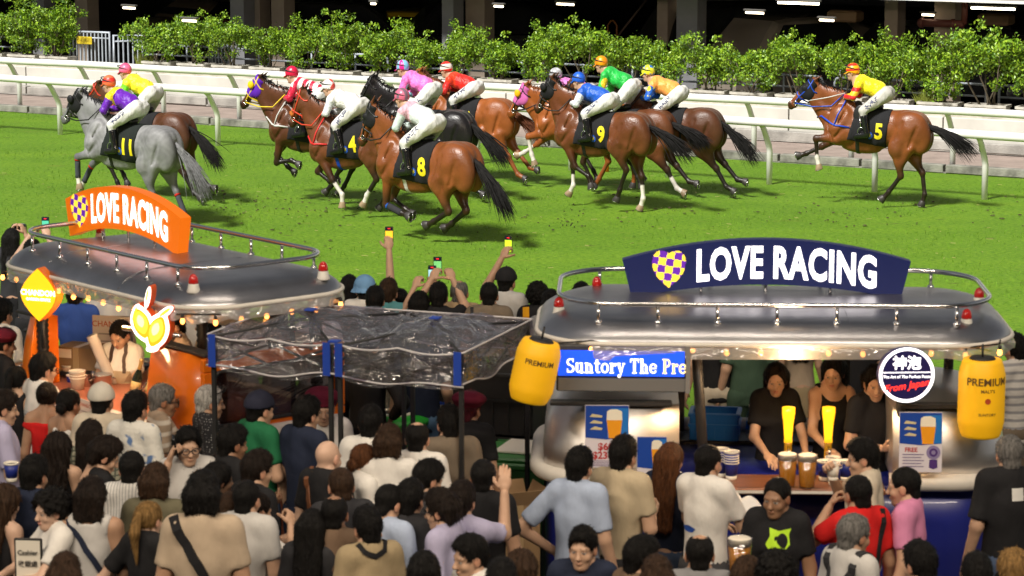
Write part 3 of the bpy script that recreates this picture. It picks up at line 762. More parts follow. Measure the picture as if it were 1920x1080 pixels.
def horse(px, py, head, pose, neck, coats, label, number, lift=0.0, pitch=0.0, socks=(), hood=None, tail=None, white_face=0, tailk=(.012, .011, .011), manek=(.012, .011, .011), tack=(.012, .012, .013),
          cloth_c=None, gloss=.36, seed=0, scale=1.0, breast=None, girth=None, bandage=None, dapple=False, tilt=0, fringe=None):
    base, pts, belly = [np.array(c) for c in coats]
    f, J, poll, hd, muz, pe = horse_field(pose, neck)
    V, Q, ids = f.mesh()
    zmin = min(min(p[-1][2] for p in J.values())-.09, 9)
    cosP = math.cos(R(pitch))
    root_loc = V3(P(px, py)); root_loc.z = 0
    M = Matrix.Translation((0, 0, -zmin*1.0+lift)) @ Matrix.Translation((0, 0, 1.1)) @ Matrix.Rotation(R(-pitch), 4, 'Y') @ Matrix.Translation((0, 0, -1.1))
    A = np.array(M)
    if pitch:
        hz = min((A @ np.append(p[-1], 1))[2] for p in J.values())-.09; M = Matrix.Translation((0, 0, lift-hz)) @ M; A = np.array(M)
    def T(v): return np.asarray(v) @ A[:3, :3].T+A[:3, 3]
    # coat colours: dark points, pale belly, socks
    col = np.tile(base, (len(V), 1)); r = np.random.default_rng(seed)
    w = np.zeros(len(V)); w[ids == 8] = 1; w[ids == 9] = 1; w[ids == 7] = .85
    for k, j in J.items():
        kn = j[1] if k[1] == 'F' else j[2]; up = j[0] if k[1] == 'F' else j[1]
        ax = (kn-up)/np.linalg.norm(kn-up); m6 = (ids == 6) & (np.sign(V[:, 1]) == (1 if k[0] == 'L' else -1)) & ((V[:, 0] > 0) == (k[1] == 'F'))
        t = ((V[m6]-up) @ ax)/np.linalg.norm(kn-up); w[m6] = np.maximum(w[m6], np.clip((t-.35)/.6, 0, .8))
    w[ids == 5] = .75; w[(ids == 4)] = .5
    w = np.maximum(w, np.clip((V[:, 0]*-1-1.08)*3, 0, .35)*(ids == 1))
    n1 = np.sin(V[:, 0]*9+seed)*np.sin(V[:, 2]*11+1.7*seed)*np.sin(V[:, 1]*8)*.12
    col = col*(1-w[:, None])+pts*w[:, None]
    bl = np.clip((.95-V[:, 2])/.3, 0, 1)*(ids == 1)*.55; col = col*(1-bl[:, None])+belly*bl[:, None]
    col = col*(1+n1[:, None])
    if dapple:
        d = np.sin(V[:, 0]*38+3*np.sin(V[:, 2]*14))*np.sin(V[:, 2]*36+3*np.sin(V[:, 0]*13)); col = col*(1+.13*np.clip(d, -1, 1)[:, None]*(ids == 1)[:, None])
        fd = np.clip(.25+.9*(ids == 3)*1.0, 0, 1)*(ids == 3)*.5; col = col*(1-fd[:, None]*.5)
    for k in socks:
        j = J[k[:2]]; c0 = j[-2]; ax = (j[-2]-j[-3])/np.linalg.norm(j[-2]-j[-3]); frac = float(k[2:] or .3)
        near = (np.linalg.norm(V-(j[-2]+j[-1])/2, axis=1) < .30) & (np.sign(V[:, 1]) == (1 if k[0] == 'L' else -1)) & np.isin(ids, (8, 9))
        ww = near & (((V-j[-2]) @ ax) > -frac*.4); col[ww] = (.62, .58, .52)
    if white_face:
        m3 = np.isin(ids, (3, 5)) & (np.abs(V[:, 1]) < .026) & (((V-poll) @ pe) < 0); col[m3] = (.6, .56, .5)
    me = mesh_np('racehorse', T(V), Q, True, np.clip(col, 0, 1))
    o = obj('racehorse', me, coat_mat(gloss)); o.location = root_loc; o.rotation_euler = (0, 0, R(head)); o.scale = (scale*.87, scale*.88, scale)
    set_props(o, label, 'horse', 'racehorses galloping')
    bvh = BVHTree.FromPolygons([Vector(v) for v in T(V)], [tuple(q) for q in Q])
    # hooves
    for k, j in J.items():
        c, d = (T(j[-2]), T(j[-1])); ax = (d-c)/np.linalg.norm(d-c); fw = np.cross([0, 1, 0], -ax)
        # the foot points a little ahead of the pastern
        Mh = basis(d-ax*.02+fw*.008, fw, (0, 1, 0)); Mh = Matrix(((fw[0], 0, -ax[0], d[0]), (fw[1], 1, -ax[1], d[1]), (fw[2], 0, -ax[2], d[2]), (0, 0, 0, 1)))
        mb = MB(); prof = [(.030, -.072), (.056, -.072), (.058, -.064), (.047, .004), (.040, .018)]
        n = 14; Vv = []; Ff = []
        for rr, zz in prof:
            for q in range(n):
                a = 6.2832*q/n; x = rr*math.cos(a)*1.08+(.02*(1-(zz+.072)/.09) if math.cos(a) > -.9 else 0); Vv.append(Mh @ Vector((x, rr*math.sin(a), zz)))
        for i in range(len(prof)-1):
            for q in range(n): Ff.append((i*n+q, i*n+(q+1) % n, (i+1)*n+(q+1) % n, (i+1)*n+q))
        Ff.append(tuple(range(n-1, -1, -1))); mb.add(Vv, Ff, True)
        ho = mb.build('hoof', M_hoof_l if any(s[:2] == k for s in socks) else M_hoof, o)
        sh = MB(); sh.tube([Mh @ Vector((.02+.050*math.cos(a), .047*math.sin(a), -.076)) for a in np.linspace(-2.4, 2.4, 13)], .011, 5); sh.build('horseshoe', M_steel, ho)
    for s in (1, -1):
        mb = MB(); c = T(poll+hd*.17-pe*.030+np.array([0, s*.088, 0])); mb.lathe([(.001, -.02), (.016, -.012), (.021, 0), (.016, .012), (.001, .02)], c=c, n=10); mb.build('eye', M_eye, o)
    # mane along the crest
    rm = np.random.default_rng(seed+5); n = 120; t = rm.uniform(0, 1, n)
    b0 = np.array([.20, 0, 1.40]); b1 = poll+np.array([-.02, 0, .03]); pts_ = b0+(b1-b0)*t[:, None]; pts_[:, 2] += .05*np.sin(t*math.pi)
    pr = []
    for p in pts_:
        q, nn, _, _ = bvh.find_nearest(Vector(T(p+np.array([0, 0, .06])))); pr.append(np.array(q)-np.array(nn)*.01)
    dirs = np.stack([rm.normal(-.65, .3, n), rm.normal(.25, .75, n), rm.normal(.42, .25, n)], 1)
    obj('mane', strand_mesh(pr, dirs, rm.uniform(.06, .15, n), .010, seed, .5, 4, 1.1), mat('mane_hair', manek, .7, spec=.2, noise=.3, nscale=20), o)
    # tail
    ta = tail or (-25, .95); n = 230; base_t = T(np.array([-1.14, 0, 1.17])); dt = down(ta[0]-90) if False else np.array([-math.cos(R(ta[0])), 0, -math.sin(R(-ta[0]))*1.0])
    roots = []; dirs = []; lens = []
    dock = [base_t+np.array([.06, 0, .01]), base_t+dt*.14+np.array([0, 0, .01]), base_t+dt*.30]
    for i in range(n):
        u = rm.uniform(0, 1); p = dock[0]+(dock[2]-dock[0])*u; roots.append(p+rm.normal(0, .014, 3)); dirs.append(dt+rm.normal(0, .05, 3)); lens.append(ta[1]*rm.uniform(.62, 1.0)*(1-.25*u))
    tm = MB(); tm.tube(dock, [.045, .04, .018], 8)
    tl = strand_mesh(roots, dirs, lens, .0105, seed+9, .34, 7, .6, .10)
    mt = mat('tail_hair', tailk, .75, spec=.15, noise=.35, nscale=22)
    to = obj('tail', tl, mt, o); tm.build('dock', mt, to)
    # saddle cloth: a skin over the back
    def patch(infl, cuts, name, m, k=None, parent=o, step=.02, ids_=(1, 2)):
        g = Field(rng_axis(-.8, .9, step), rng_axis(-.42, .42, step), rng_axis(.55, 1.62, step))
        # rebuild from the body field by sampling its distances
        fx = [np.clip((g.ax[i]-f.ax[i][0])/(f.ax[i][1]-f.ax[i][0]), 0, len(f.ax[i])-1.001) for i in range(3)]
        i0 = [a.astype(int) for a in fx]; fr = [a-b for a, b in zip(fx, i0)]
        D = 0
        for dx in (0, 1):
            for dy in (0, 1):
                for dz in (0, 1):
                    wx = (fr[0] if dx else 1-fr[0])[:, None, None]; wy = (fr[1] if dy else 1-fr[1])[None, :, None]; wz = (fr[2] if dz else 1-fr[2])[None, None, :]
                    D = D+f.d[np.ix_(i0[0]+dx, i0[1]+dy, i0[2]+dz)]*wx*wy*wz
        g.d = (D-infl).astype(np.float32)
        for p, nn in cuts: g.cut(p, nn)
        Vc, Qc, _ = g.mesh()
        if not len(Vc): return None, None
        me = mesh_np(name, T(Vc), Qc, True); oo = obj(name, me, m, parent)
        return oo, BVHTree.FromPolygons([Vector(v) for v in T(Vc)], [tuple(q) for q in Qc])
    mk = cloth(cloth_c, name='saddle_fabric') if cloth_c else M_cloth_k
    co, cb = patch(.014, [((-.46, 0, 1.0), (-1, 0, -.10)), ((.20, 0, 1.0), (1, 0, .25)), ((0, 0, .86), (0.12, 0, -1))], 'saddle_cloth', mk)
    def on_side(Vt, Fs, cx, cz, name, m, parent, off=.006, tiltd=0):
        mb = MB(); out = []
        c, s_ = math.cos(R(tiltd)), math.sin(R(tiltd))
        for v in Vt:   # letters read left to right along -x seen from the left side
            a, b_ = v[0]*c-v[1]*s_, v[0]*s_+v[1]*c
            q = Vector(T(np.array([cx-a, .8, cz+b_]))); dn = (Vector(T(np.array([cx-a, -.8, cz+b_])))-q).normalized()
            h = cb.ray_cast(q, dn); out.append((h[0]+h[1]*off) if h[0] is not None else q+dn*.5)
        mb.add(out, Fs); return mb.build(name, m, parent)
    if number and co:
        Vt, Fs = densify(*text_np(number, .315, bold=.012, xs=.92), .035)
        on_side(Vt, Fs, -.32, 1.045, 'number', M_yel, co)
        n = 12; rr = np.linspace(0, 6.283, n, endpoint=False)
        Vt = [(0, 0)]+[(.048*math.cos(a), .055*math.sin(a)) for a in rr]; on_side(Vt, [(0, i+1, (i+1) % n+1) for i in range(n)], -.17, .985, 'emblem', mat('emblem_blue', (.01, .07, .42), .5), co, .005)
        Vt = [((.034 if i % 2 else .013)*math.cos(a), (.038 if i % 2 else .015)*math.sin(a)) for i, a in enumerate(np.linspace(0, 6.283, 16, endpoint=False))]
        on_side(Vt, [tuple(range(16))], -.17, .99, 'emblem_star', M_yel, co, .009)
    patch(.011, [((.015, 0, 1), (-1, 0, 0)), ((.085, 0, 1), (1, 0, 0)), ((0, 0, 1.0), (0, 0, 1))], 'girth_strap', cloth(girth, name='girth_webbing') if girth else M_black_t)
    sf = Field(rng_axis(-.36, .24, .014), rng_axis(-.24, .24, .014), rng_axis(1.1, 1.56, .014))
    sf.ell((-.05, 0, 1.395), (.25, .13, .035), .03, 1); sf.ell((-.26, 0, 1.41), (.07, .12, .045), .03, 1); sf.ell((.12, 0, 1.43), (.06, .06, .04), .03, 1)
    for s in (1, -1): sf.ell((.03, s*.185, 1.27), (.13, .03, .16), .03, 1)
    Vs, Qs, _ = sf.mesh(); obj('saddle', mesh_np('saddle', T(Vs), Qs), M_black_t, o)
    # bridle, reins, breastplate
    mt_ = mat('tack_strap', tack, .4)
    br = empty('bridle'); br.parent = o
    for s in (1, -1):
        side = np.array([0, s*.16, 0])
        strip_on(bvh, [T(poll-hd*.0+np.array([0, s*.10, .05])), T(poll+hd*.1+side), T(poll+hd*.22+side), T(poll+hd*.36+side*.8), T(muz-hd*.09+pe*.03+side*.7)], .012, .006, 'cheek_strap', mt_, br)
        ring = MB(); c = Vector(T(muz-hd*.10+pe*.035+np.array([0, s*.066, 0]))); ring.tube([c+Vector((.03*math.cos(a), 0, .03*math.sin(a))) for a in np.linspace(0, 6.283, 11)], .007, 5); ring.build('bit_ring', M_steel, br)
        hand = Vector(T(np.array([.36, s*.07, 1.55]))); rn = MB(); c2 = Vector(T(np.array([.56, s*.15, 1.36])))
        rn.tube([c, c.lerp(c2, .5)+Vector((0, s*.02, -.03)), c2, hand], .010, 5); rn.build('rein', mt_, br)
    for tt, nm in ((.06, 'browband'), (.36, 'noseband')):
        ringp = [T(poll+hd*tt+(-pe*math.cos(a)+np.array([0, 1, 0])*math.sin(a))*.17) for a in np.linspace(0, 6.283, 17)]
        strip_on(bvh, ringp, .012, .005, nm, mt_, br)
    if hood:
        hc, cup, upto = hood
        hf = Field(rng_axis(min(poll[0], muz[0])-.2, max(poll[0], muz[0])+.15, .014), rng_axis(-.16, .16, .014), rng_axis(muz[2]-.05, poll[2]+.2, .014))
        hf.cone(poll+hd*.0, poll+hd*.27, .095+.012, .082+.012, .03, 3, (1, 1.12, 1)); hf.cone(poll+hd*.25, muz, .088, .07, .04, 3, (1, 1.15, 1))
        for s in (1, -1): hf.ell(poll+hd*.17+pe*.06+np.array([0, s*.045, 0]), (.117, .057, .117), .03, 3); hf.ell(poll+hd*.17-pe*.035+np.array([0, s*.085, 0]), (.05, .032, .045), .02, 3)
        hf.cut(poll+hd*upto, hd); hf.cut(poll-hd*.025, -hd)
        Vh, Qh, _ = hf.mesh(); hm = cloth(hc, .6, name='hood_fabric', bump=.1); ho = obj('hood', mesh_np('hood', T(Vh), Qh), hm, o)
        if cup is not None:
            for s in (1, -1):
                c = T(poll+hd*.15-pe*.05+np.array([0, s*.12, 0])); cm = MB(); cf = Field(rng_axis(-.08, .08, .012), rng_axis(-.06, .06, .012), rng_axis(-.08, .08, .012))
                cf.ell((0, 0, 0), (.062, .034, .062), .01, 1); Vq, Qq, _ = cf.mesh(); obj('blinker_cup', mesh_np('blinker_cup', Vq+c, Qq), cloth(cup, .5, name='hood_fabric', bump=.1), ho)
    if fringe:
        pts2 = [T(poll+hd*.40+(-pe*math.cos(a)+np.array([0, 1, 0])*math.sin(a))*.10) for a in np.linspace(-1.7, 1.7, 15)]
        strip_on(bvh, pts2, .035, .014, 'sheepskin_noseband', cloth(fringe, 1, bump=1, name='sheepskin'), o)
    if breast:
        bm = mat('breast_strap', breast, .5)
        bp_ = empty('breastplate'); bp_.parent = o
        strip_on(bvh, [T((.16, .5, 1.16)), T((.3, .5, 1.16)), T((.42, .5, 1.16)), T((.56, .4, 1.17)), T((.75, .15, 1.18)), T((.8, 0, 1.18)), T((.75, -.15, 1.18)), T((.56, -.4, 1.17)), T((.3, -.5, 1.16))], .014, .008, 'chest_strap', bm, bp_)
        strip_on(bvh, [T((.5, .5, 1.16)), T((.44, .45, 1.30)), T((.36, .3, 1.42)), T((.3, .1, 1.5))], .012, .008, 'neck_strap', bm, bp_)
    if bandage:
        for k in bandage[1]:
            j = J[k]; a, b_ = T(j[-3]), T(j[-2]); mb = MB(); d = b_-a
            mb.tube([a+d*.15, a+d*.3, a+d*.9, a+d*1.05], [.042, .047, .045, .048], 10); bo = mb.build('leg_bandage', cloth(bandage[0], name='bandage'), o)
            if bandage[2] is not None: mb = MB(); mb.tube([a+d*.05, a+d*.17], [.05, .052], 10); mb.build('bandage_band', cloth(bandage[2], name='bandage'), bo)
    return o, T

# ------------------------------------------------------------ jockeys
def head_field(step=.0062, female=False):
    f = Field(rng_axis(-.11, .11, step), rng_axis(-.13, .135, step), rng_axis(-.20, .135, step))
    f.ell((0, -.014, .032), (.074, .092, .086), .02, 1); f.ell((0, .024, -.025), (.060, .064, .088), .03, 1)
    f.ell((0, .045, -.092), (.036, .036, .026), .03, 1)
    f.cone((0, -.03, -.06), (0, -.045, -.2), .053, .056, .03, 1)
    f.ell((0, .072, .02), (.052, .016, .012), .02, 1)
    for s in (1, -1):
        f.ell((s*.030, .092, .003), (.017, .013, .010), .012, 1, sub=True); f.ell((s*.030, .073, .002), (.0125, .0125, .0078), .002, 2)
        f.ell((s*.030, .0845, .002), (.0062, .0034, .0066), .001, 3); f.cone((s*.016, .086, .0225), (s*.044, .078, .024), .0052, .0038, .003, 4)
        f.ell((s*.042, .058, -.028), (.022, .02, .02), .02, 1); f.ell((s*.076, -.008, -.004), (.011, .022, .033), .008, 5); f.ell((s*.009, .100, -.032), (.009, .010, .008), .01, 1)
    f.cone((0, .080, .012), (0, .104, -.027), .008, .0125, .012, 1)
    f.ell((0, .086, -.058), (.022, .010, .0052), .004, 6); f.ell((0, .084, -.067), (.019, .010, .0058), .004, 6)
    return f
_hf = head_field(); HEADV, HEADQ, HEADI = _hf.mesh()

SKIN = {'light': (.50, .31, .21), 'mid': (.40, .235, .15), 'tan': (.27, .145, .085), 'pale': (.58, .38, .28)}
def head_col(skin, ids, lip=(.42, .15, .12)):
    c = np.tile(np.array(SKIN[skin]), (len(ids), 1)); c[ids == 2] = (.36, .33, .31); c[ids == 3] = (.012, .008, .006); c[ids == 4] = (.02, .014, .012)
    c[ids == 5] = np.array(SKIN[skin])*(1.02, .85, .82); c[ids == 6] = np.array(SKIN[skin])*.5+np.array(lip)*.5; return c
M_skin = mat('skin', (1, 1, 1), .5, spec=.4, noise=.07, nscale=14, attr=True)

def hand_field(curl):
    """right hand, wrist at the origin, fingers along -z, palm facing -x... thumb towards +y"""
    f = Field(rng_axis(-.075, .06, .0055), rng_axis(-.065, .085, .0055), rng_axis(-.215, .04, .0055))
    f.cone((0, 0, .03), (0, 0, -.02), .026, .025, .01, 1, (1.25, 1, 1)); f.ell((0, 0, -.055), (.017, .043, .052), .015, 1)
    for i, (y, l, z0) in enumerate(((.030, .068, -.095), (.010, .076, -.101), (-.010, .070, -.098), (-.029, .055, -.090))):
        a = np.array([0, y, z0]); ang = 0; p = a; r = .0098
        for sgm, c in ((.45, curl*.8), (.32, curl*1.1), (.26, curl*.8)):
            ang += c; q = p+np.array([-math.sin(ang), .06*(y), -math.cos(ang)])*l*sgm; f.cone(p, q, r, r*.92, .003, 1); p = q; r *= .93
    p = np.array([-.004, .034, -.028]); q = p+np.array([-.018, .030, -.030]); f.cone(p, q, .0135, .0115, .008, 1); f.cone(q, q+np.array([-.022*(.4+curl), .006, -.024]), .0112, .009, .004, 1)
    return f.mesh()
HANDS = {'grip': hand_field(1.05), 'relax': hand_field(.38), 'flat': hand_field(.1)}

def place_hand(kind, wrist, elbow, palm, left):
    """hand arrays set at a wrist, fingers carrying on along the forearm, the palm turned to a given direction"""
    V, Q, _ = HANDS[kind]; V = V.copy()
    d = np.array(wrist, float)-np.array(elbow, float); d /= np.linalg.norm(d); z = -d
    p = np.array(palm, float); p = p-z*(p@z); p = p/(np.linalg.norm(p)+1e-9); x = -p; y = np.cross(z, x)
    if left: V[:, 1] *= -1; Q = Q[:, ::-1]
    return V @ np.stack([x, y, z])+np.array(wrist), Q

def merge_arrays(parts):
    Vs, Qs, Cs = [], [], []; o = 0
    for V, Q, C in parts:
        Vs.append(V); Qs.append(Q+o); o += len(V); Cs.append(np.broadcast_to(np.asarray(C), (len(V), 3)))
    return np.concatenate(Vs), np.concatenate(Qs), np.concatenate(Cs)

def rot_head(V, at, yaw, pitch, roll=0):
    M = (Matrix.Rotation(R(-yaw), 3, 'Z') @ Matrix.Rotation(R(-pitch), 3, 'X') @ Matrix.Rotation(R(roll), 3, 'Y'))
    A = np.array(M); return V @ A.T+np.array(at), Matrix.Translation(V3(at)) @ M.to_4x4()

def scribble(seed):
    """three or four small handwritten characters too small to read"""
    r = random.Random(seed); V = []; Fs = []
    for q in range(4):
        for st in range(4):
            x, y = -.10+.06*q+r.uniform(-.02, .02), r.uniform(-.025, .025); a = r.choice((0, 0, 1.57, 1.57, .8, -.8)); l = r.uniform(.018, .03); w = .0055
            c, s_ = math.cos(a), math.sin(a); o = len(V)
            V += [(x+c*l*i-s_*w*j, y+s_*l*i+c*w*j) for i, j in ((-1, -1), (1, -1), (1, 1), (-1, 1))]; Fs.append((o, o+1, o+2, o+3))
    return V, Fs

def jockey(horse_o, T, silks, breeches, cap, label, seed=0, up=0.0, skin='light', text=None, whip=False):
    """rides in the horse's own space: x forward, y left. silks: function (V, ids) -> colours"""
    r = random.Random(seed)
    hip = np.array([-.33, 0, 1.70+up*.5]); sh = np.array([.10, 0, 1.84+up]); nk = np.array([.17, 0, 1.91+up]); hc = np.array([.26, 0, 1.985+up])
    up -= .10
    hip = np.array([-.33, 0, 1.69+up*.8]); sh = np.array([.10, 0, 1.84+up]); nk = np.array([.17, 0, 1.91+up]); hc = np.array([.26, 0, 1.985+up])
    parts = {}
    st = .0125
    ax = (rng_axis(-.68, .62, st), rng_axis(-.42, .42, st), rng_axis(.86, 2.22+up, st))
    silk = Field(*ax); br = Field(*ax); body = Field(*[rng_axis(a[0], a[-1], .016) for a in ax])
    silk.cone(hip+np.array([.10, 0, .02]), sh+np.array([-.02, 0, .0]), .118, .130, .03, 1, (1, .82, 1)); silk.ell((hip+sh)/2+np.array([0, 0, .02]), (.24, .145, .11), .05, 1)
    body.cone(hip+np.array([.10, 0, 0]), sh, .10, .11, .03, 1); body.cone(sh, nk+(nk-sh)*.5, .06, .052, .03, 1)
    br.ell(hip+np.array([-.03, 0, -.01]), (.145, .16, .125), .04, 1)
    hands = []
    for s in (1, -1):
        S = sh+np.array([-.0, s*.165, -.01]); E = np.array([.17, s*.24, 1.60+up*.6]); W = np.array([.33, s*.09, 1.555+up*.4])
        silk.cone(sh+np.array([-.03, s*.07, .02]), S, .085, .078, .03, 1); silk.cone(S, E, .072, .062, .02, 2 if s > 0 else 3); silk.cone(E, W, .058, .042, .02, 2 if s > 0 else 3)
        body.cone(S, E, .045, .04, .02, 1); body.cone(E, W, .036, .028, .02, 1)
        hands.append(place_hand('grip', W+(W-E)/np.linalg.norm(W-E)*.01, E, (0, -s, -.3), s > 0)+(SKIN[skin],))
        Hp = hip+np.array([.0, s*.10, -.03]); K = np.array([-.03, s*.285, 1.35]); An = np.array([-.12, s*.30, 1.03]); To = np.array([.05, s*.30, .965])
        br.cone(Hp, K, .112, .070, .02, 1); br.cone(hip+np.array([-.05, s*.085, .0]), K+np.array([-.05, 0, .03]), .118, .064, .02, 1); br.cone(K, An+(K-An)*.55, .068, .052, .02, 1)
        body.cone(Hp, K, .08, .06, .03, 1); body.cone(K, An, .045, .025, .02, 1); body.cone(An, To, .022, .015, .01, 1)
        bf = Field(rng_axis(-.24, .2, .012), rng_axis(min(s*.2, s*.36), max(s*.2, s*.36), .012), rng_axis(.88, 1.36, .012))
        bf.cone(K+(An-K)*.30, An, .066, .048, .02, 1); bf.ell(An+np.array([-.015, 0, -.02]), (.05, .042, .05), .02, 1); bf.cone(An+np.array([.0, 0, -.035]), To+np.array([.02, 0, 0]), .043, .034, .02, 1)
        bf.cone(An+np.array([-.03, 0, -.06]), To+np.array([.03, 0, -.025]), .026, .022, .012, 1)
        parts.setdefault('boot', []).append(bf)
    X, Y, Z = silk.full(); silk.d = silk.d+(.0035*np.sin(X*24+Z*17+2*np.sin(Y*9))*np.sin(Y*19+X*12)+.002*np.sin(X*60-Z*30+Y*30+3*np.sin(X*11))).astype(np.float32)
    X, Y, Z = br.full(); br.d = br.d+(.005*np.sin(Z*45+X*20)*np.sin(Y*20+X*25)).astype(np.float32)
    silk.ell(nk+np.array([.05, 0, .04]), (.075, .075, .06), .01, sub=True)
    Vb, Qb, _ = body.mesh(); Hv, Mh = rot_head(HEADV, (0, 0, 0), 0, 8)
    # jockey space is x forward; the head mesh faces +y: turn it
    Rz = np.array(Matrix.Rotation(R(-90), 3, 'Z')); Hw = Hv @ Rz.T+hc
    Vall, Qall, Call = merge_arrays([(Vb, Qb, SKIN[skin]), (Hw, HEADQ, head_col(skin, HEADI))]+hands)
    o = obj('person', mesh_np('person', T(Vall), Qall, True, Call), M_skin)
    o.location = horse_o.location; o.rotation_euler = horse_o.rotation_euler; o.scale = horse_o.scale
    set_props(o, label, 'person', 'jockeys in the race')
    Vs, Qs, Is = silk.mesh(); So = obj('silks', mesh_np('silks', T(Vs), Qs, True, silks(Vs, Is)), mat('silk', (1, 1, 1), .42, spec=.45, bump=.7, bscale=9, attr=True, sheen=.1, bdist=.07), o)
    Vr, Qr, _ = br.mesh(); Bo = obj('breeches', mesh_np('breeches', T(Vr), Qr), cloth(breeches, .7, name='breeches_fabric', bump=.6), o)
    bvh = BVHTree.FromPolygons([Vector(v) for v in T(Vr)], [tuple(q) for q in Qr])
    if text:   # print along the thigh
        Vt, Fs = scribble(seed); a0 = np.array([-.27, .4, 1.58]); a1 = np.array([-.06, .4, 1.35]); d = (a1-a0)/np.linalg.norm(a1-a0); nrm = np.array([-d[2], 0, d[0]])
        out = []
        for v in Vt:
            p = (a0+a1)/2+d*v[0]+nrm*v[1]*1.0; q = Vector(T(p)); dn = (Vector(T(p-np.array([0, 1., 0])))-q).normalized(); h = bvh.ray_cast(q, dn)
            out.append((h[0]+h[1]*.004) if h[0] is not None else q+dn*.3)
        mb = MB(); mb.add(out, Fs); mb.build('leg_print', mat('print_ink', (.02, .03, .10), .6), Bo)
    for bf in parts['boot']:
        Vq, Qq, _ = bf.mesh(); obj('boot', mesh_np('boot', T(Vq), Qq), mat('boot_leather', (.010, .010, .011), .12, spec=.6, bump=.15, bscale=14), o)
    for s in (1, -1):
        mb = MB(); c = np.array([-.02, s*.30, .96]); mb.tube([T(c+np.array([.055*math.sin(a), 0, .07-.07*math.cos(a)])) for a in np.linspace(0, 6.283, 11)], .008, 5); mb.tube([T(c+np.array([0, 0, .14])), T((.04, s*.23, 1.28))], .010, 5); mb.build('stirrup', M_steel, o)
    # cap over the helmet, peak, goggles
    st = .0085; cf = Field(rng_axis(-.15, .19, st), rng_axis(-.13, .13, st), rng_axis(-.06, .17, st))
    cf.ell((-.012, 0, .035), (.122, .103, .108), .01, 1); cf.cut((0, 0, .0), (.25, 0, -1))
    pk = Field(*cf.ax); pk.ell((.07, 0, .03), (.105, .085, .085), .01, 2); pk.cut((0, 0, .042), (.35, 0, 1)); pk.cut((0, 0, .024), (-.35, 0, -1))
    m = pk.d < cf.d; cf.id[m] = 2; cf.d = np.minimum(cf.d, pk.d)
    Vc, Qc, Ic = cf.mesh(); a = R(8); Ry = np.array(((math.cos(a), 0, math.sin(a)), (0, 1, 0), (-math.sin(a), 0, math.cos(a))))
    Wc = Vc @ Ry.T+hc
    co = obj('helmet', mesh_np('helmet', T(Wc), Qc, True, cap(Vc, Ic)), mat('cap_silk', (1, 1, 1), .35, attr=True, bump=.15, bscale=20), o)
    mb = MB(); ring = [T(np.array([.0+.125*math.cos(t), .107*math.sin(t), .075+.045*math.cos(t)]) @ Ry.T+hc) for t in np.linspace(0, 6.283, 25)]; mb.tube(ring, .008, 5); mb.build('goggle_strap', M_black_t, co)
    gf = Field(rng_axis(.05, .15, .008), rng_axis(-.08, .08, .008), rng_axis(-.03, .05, .008)); gf.ell((.083, 0, .004), (.028, .06, .022), .01, 1)
    Vg, Qg, _ = gf.mesh(); obj('goggles', mesh_np('goggles', T(Vg @ Ry.T+hc), Qg), mat('goggle_lens', (.03, .03, .035), .1), o)
    if whip:
        mb = MB(); mb.tube([T((.34, .10, 1.57)), T((.62, .2, 1.49)), T((.95, .28, 1.42))], [.011, .008, .005], 6); w = mb.build('whip', mat('whip_white', (.6, .6, .58), .5)); w.matrix_world = horse_o.matrix_world; w.location = horse_o.location; w.rotation_euler = horse_o.rotation_euler; w.scale = horse_o.scale
        set_props(w, 'pale riding whip held by '+whip, 'whip')
    return o
# ------------------------------------------------------------ the field: twelve horses and riders
BAY = ((.19, .057, .016), (.016, .010, .007), (.20, .075, .026)); DBAY = ((.085, .030, .013), (.012, .009, .007), (.11, .045, .02)); BLK = ((.014, .012, .013), (.009, .009, .010), (.02, .016, .015))
CHE = ((.27, .078, .018), (.23, .068, .018), (.28, .10, .035)); GRY = ((.20, .20, .205), (.085, .085, .09), (.27, .265, .26)); BRN = ((.125, .040, .014), (.014, .009, .006), (.14, .055, .022))
def C(*c): return np.array(lin(c))
def plain(c):
    c = np.array(c); return lambda V, I: np.tile(c, (len(V), 1))
def silks_yoke(body, yoke, sl, x0=-.02):
    def fn(V, I):
        c = np.tile(body, (len(V), 1)); c[(V[:, 0] > x0) & (I == 1)] = yoke; c[(I == 2) | (I == 3)] = sl; return c
    return fn
def silks_hoop(a, b, n, sl, sl2=None):
    def fn(V, I):
        c = np.where((np.floor((V[:, 0]+.5)*n).astype(int) % 2 == 0)[:, None], a, b); m = I >= 2; c[m] = sl
        if sl2 is not None: c[m & (V[:, 2] < 1.72)] = sl2
        return c
    return fn
def silks_sleeve_bands(body, a, b, n):
    def fn(V, I):
        c = np.tile(body, (len(V), 1)); m = I >= 2; bb = (np.floor(V[:, 2]*n).astype(int) % 2 == 0)[:, None]; c[m] = np.where(bb, a, b)[m]; return c
    return fn
def silks_spots(body, sl, spot, n=26):
    def fn(V, I):
        c = np.tile(body, (len(V), 1)); m = I >= 2; s = np.sin(V[:, 0]*n*2)+np.sin(V[:, 1]*n*2+1)+np.sin(V[:, 2]*n*2+2) > 1.1; c[m] = np.where(s[:, None], spot, sl)[m]; return c
    return fn
def cap_bands(a, b, n, ax=2):
    def fn(V, I): return np.where((np.floor((V[:, ax]+.4)*n).astype(int) % 2 == 0)[:, None], a, b)
    return fn
def cap_spots(a, b, n=55):
    def fn(V, I): return np.where((np.sin(V[:, 0]*n)+np.sin(V[:, 1]*n+1)+np.sin(V[:, 2]*n+2) > .9)[:, None], b, a)
    return fn
def cap_quarters(a, b):
    def fn(V, I): return np.where((np.sin(4*np.arctan2(V[:, 1], V[:, 0])) > 0)[:, None], a, b)
    return fn
WHT = C(232, 230, 228); BRW = (.66, .65, .63)

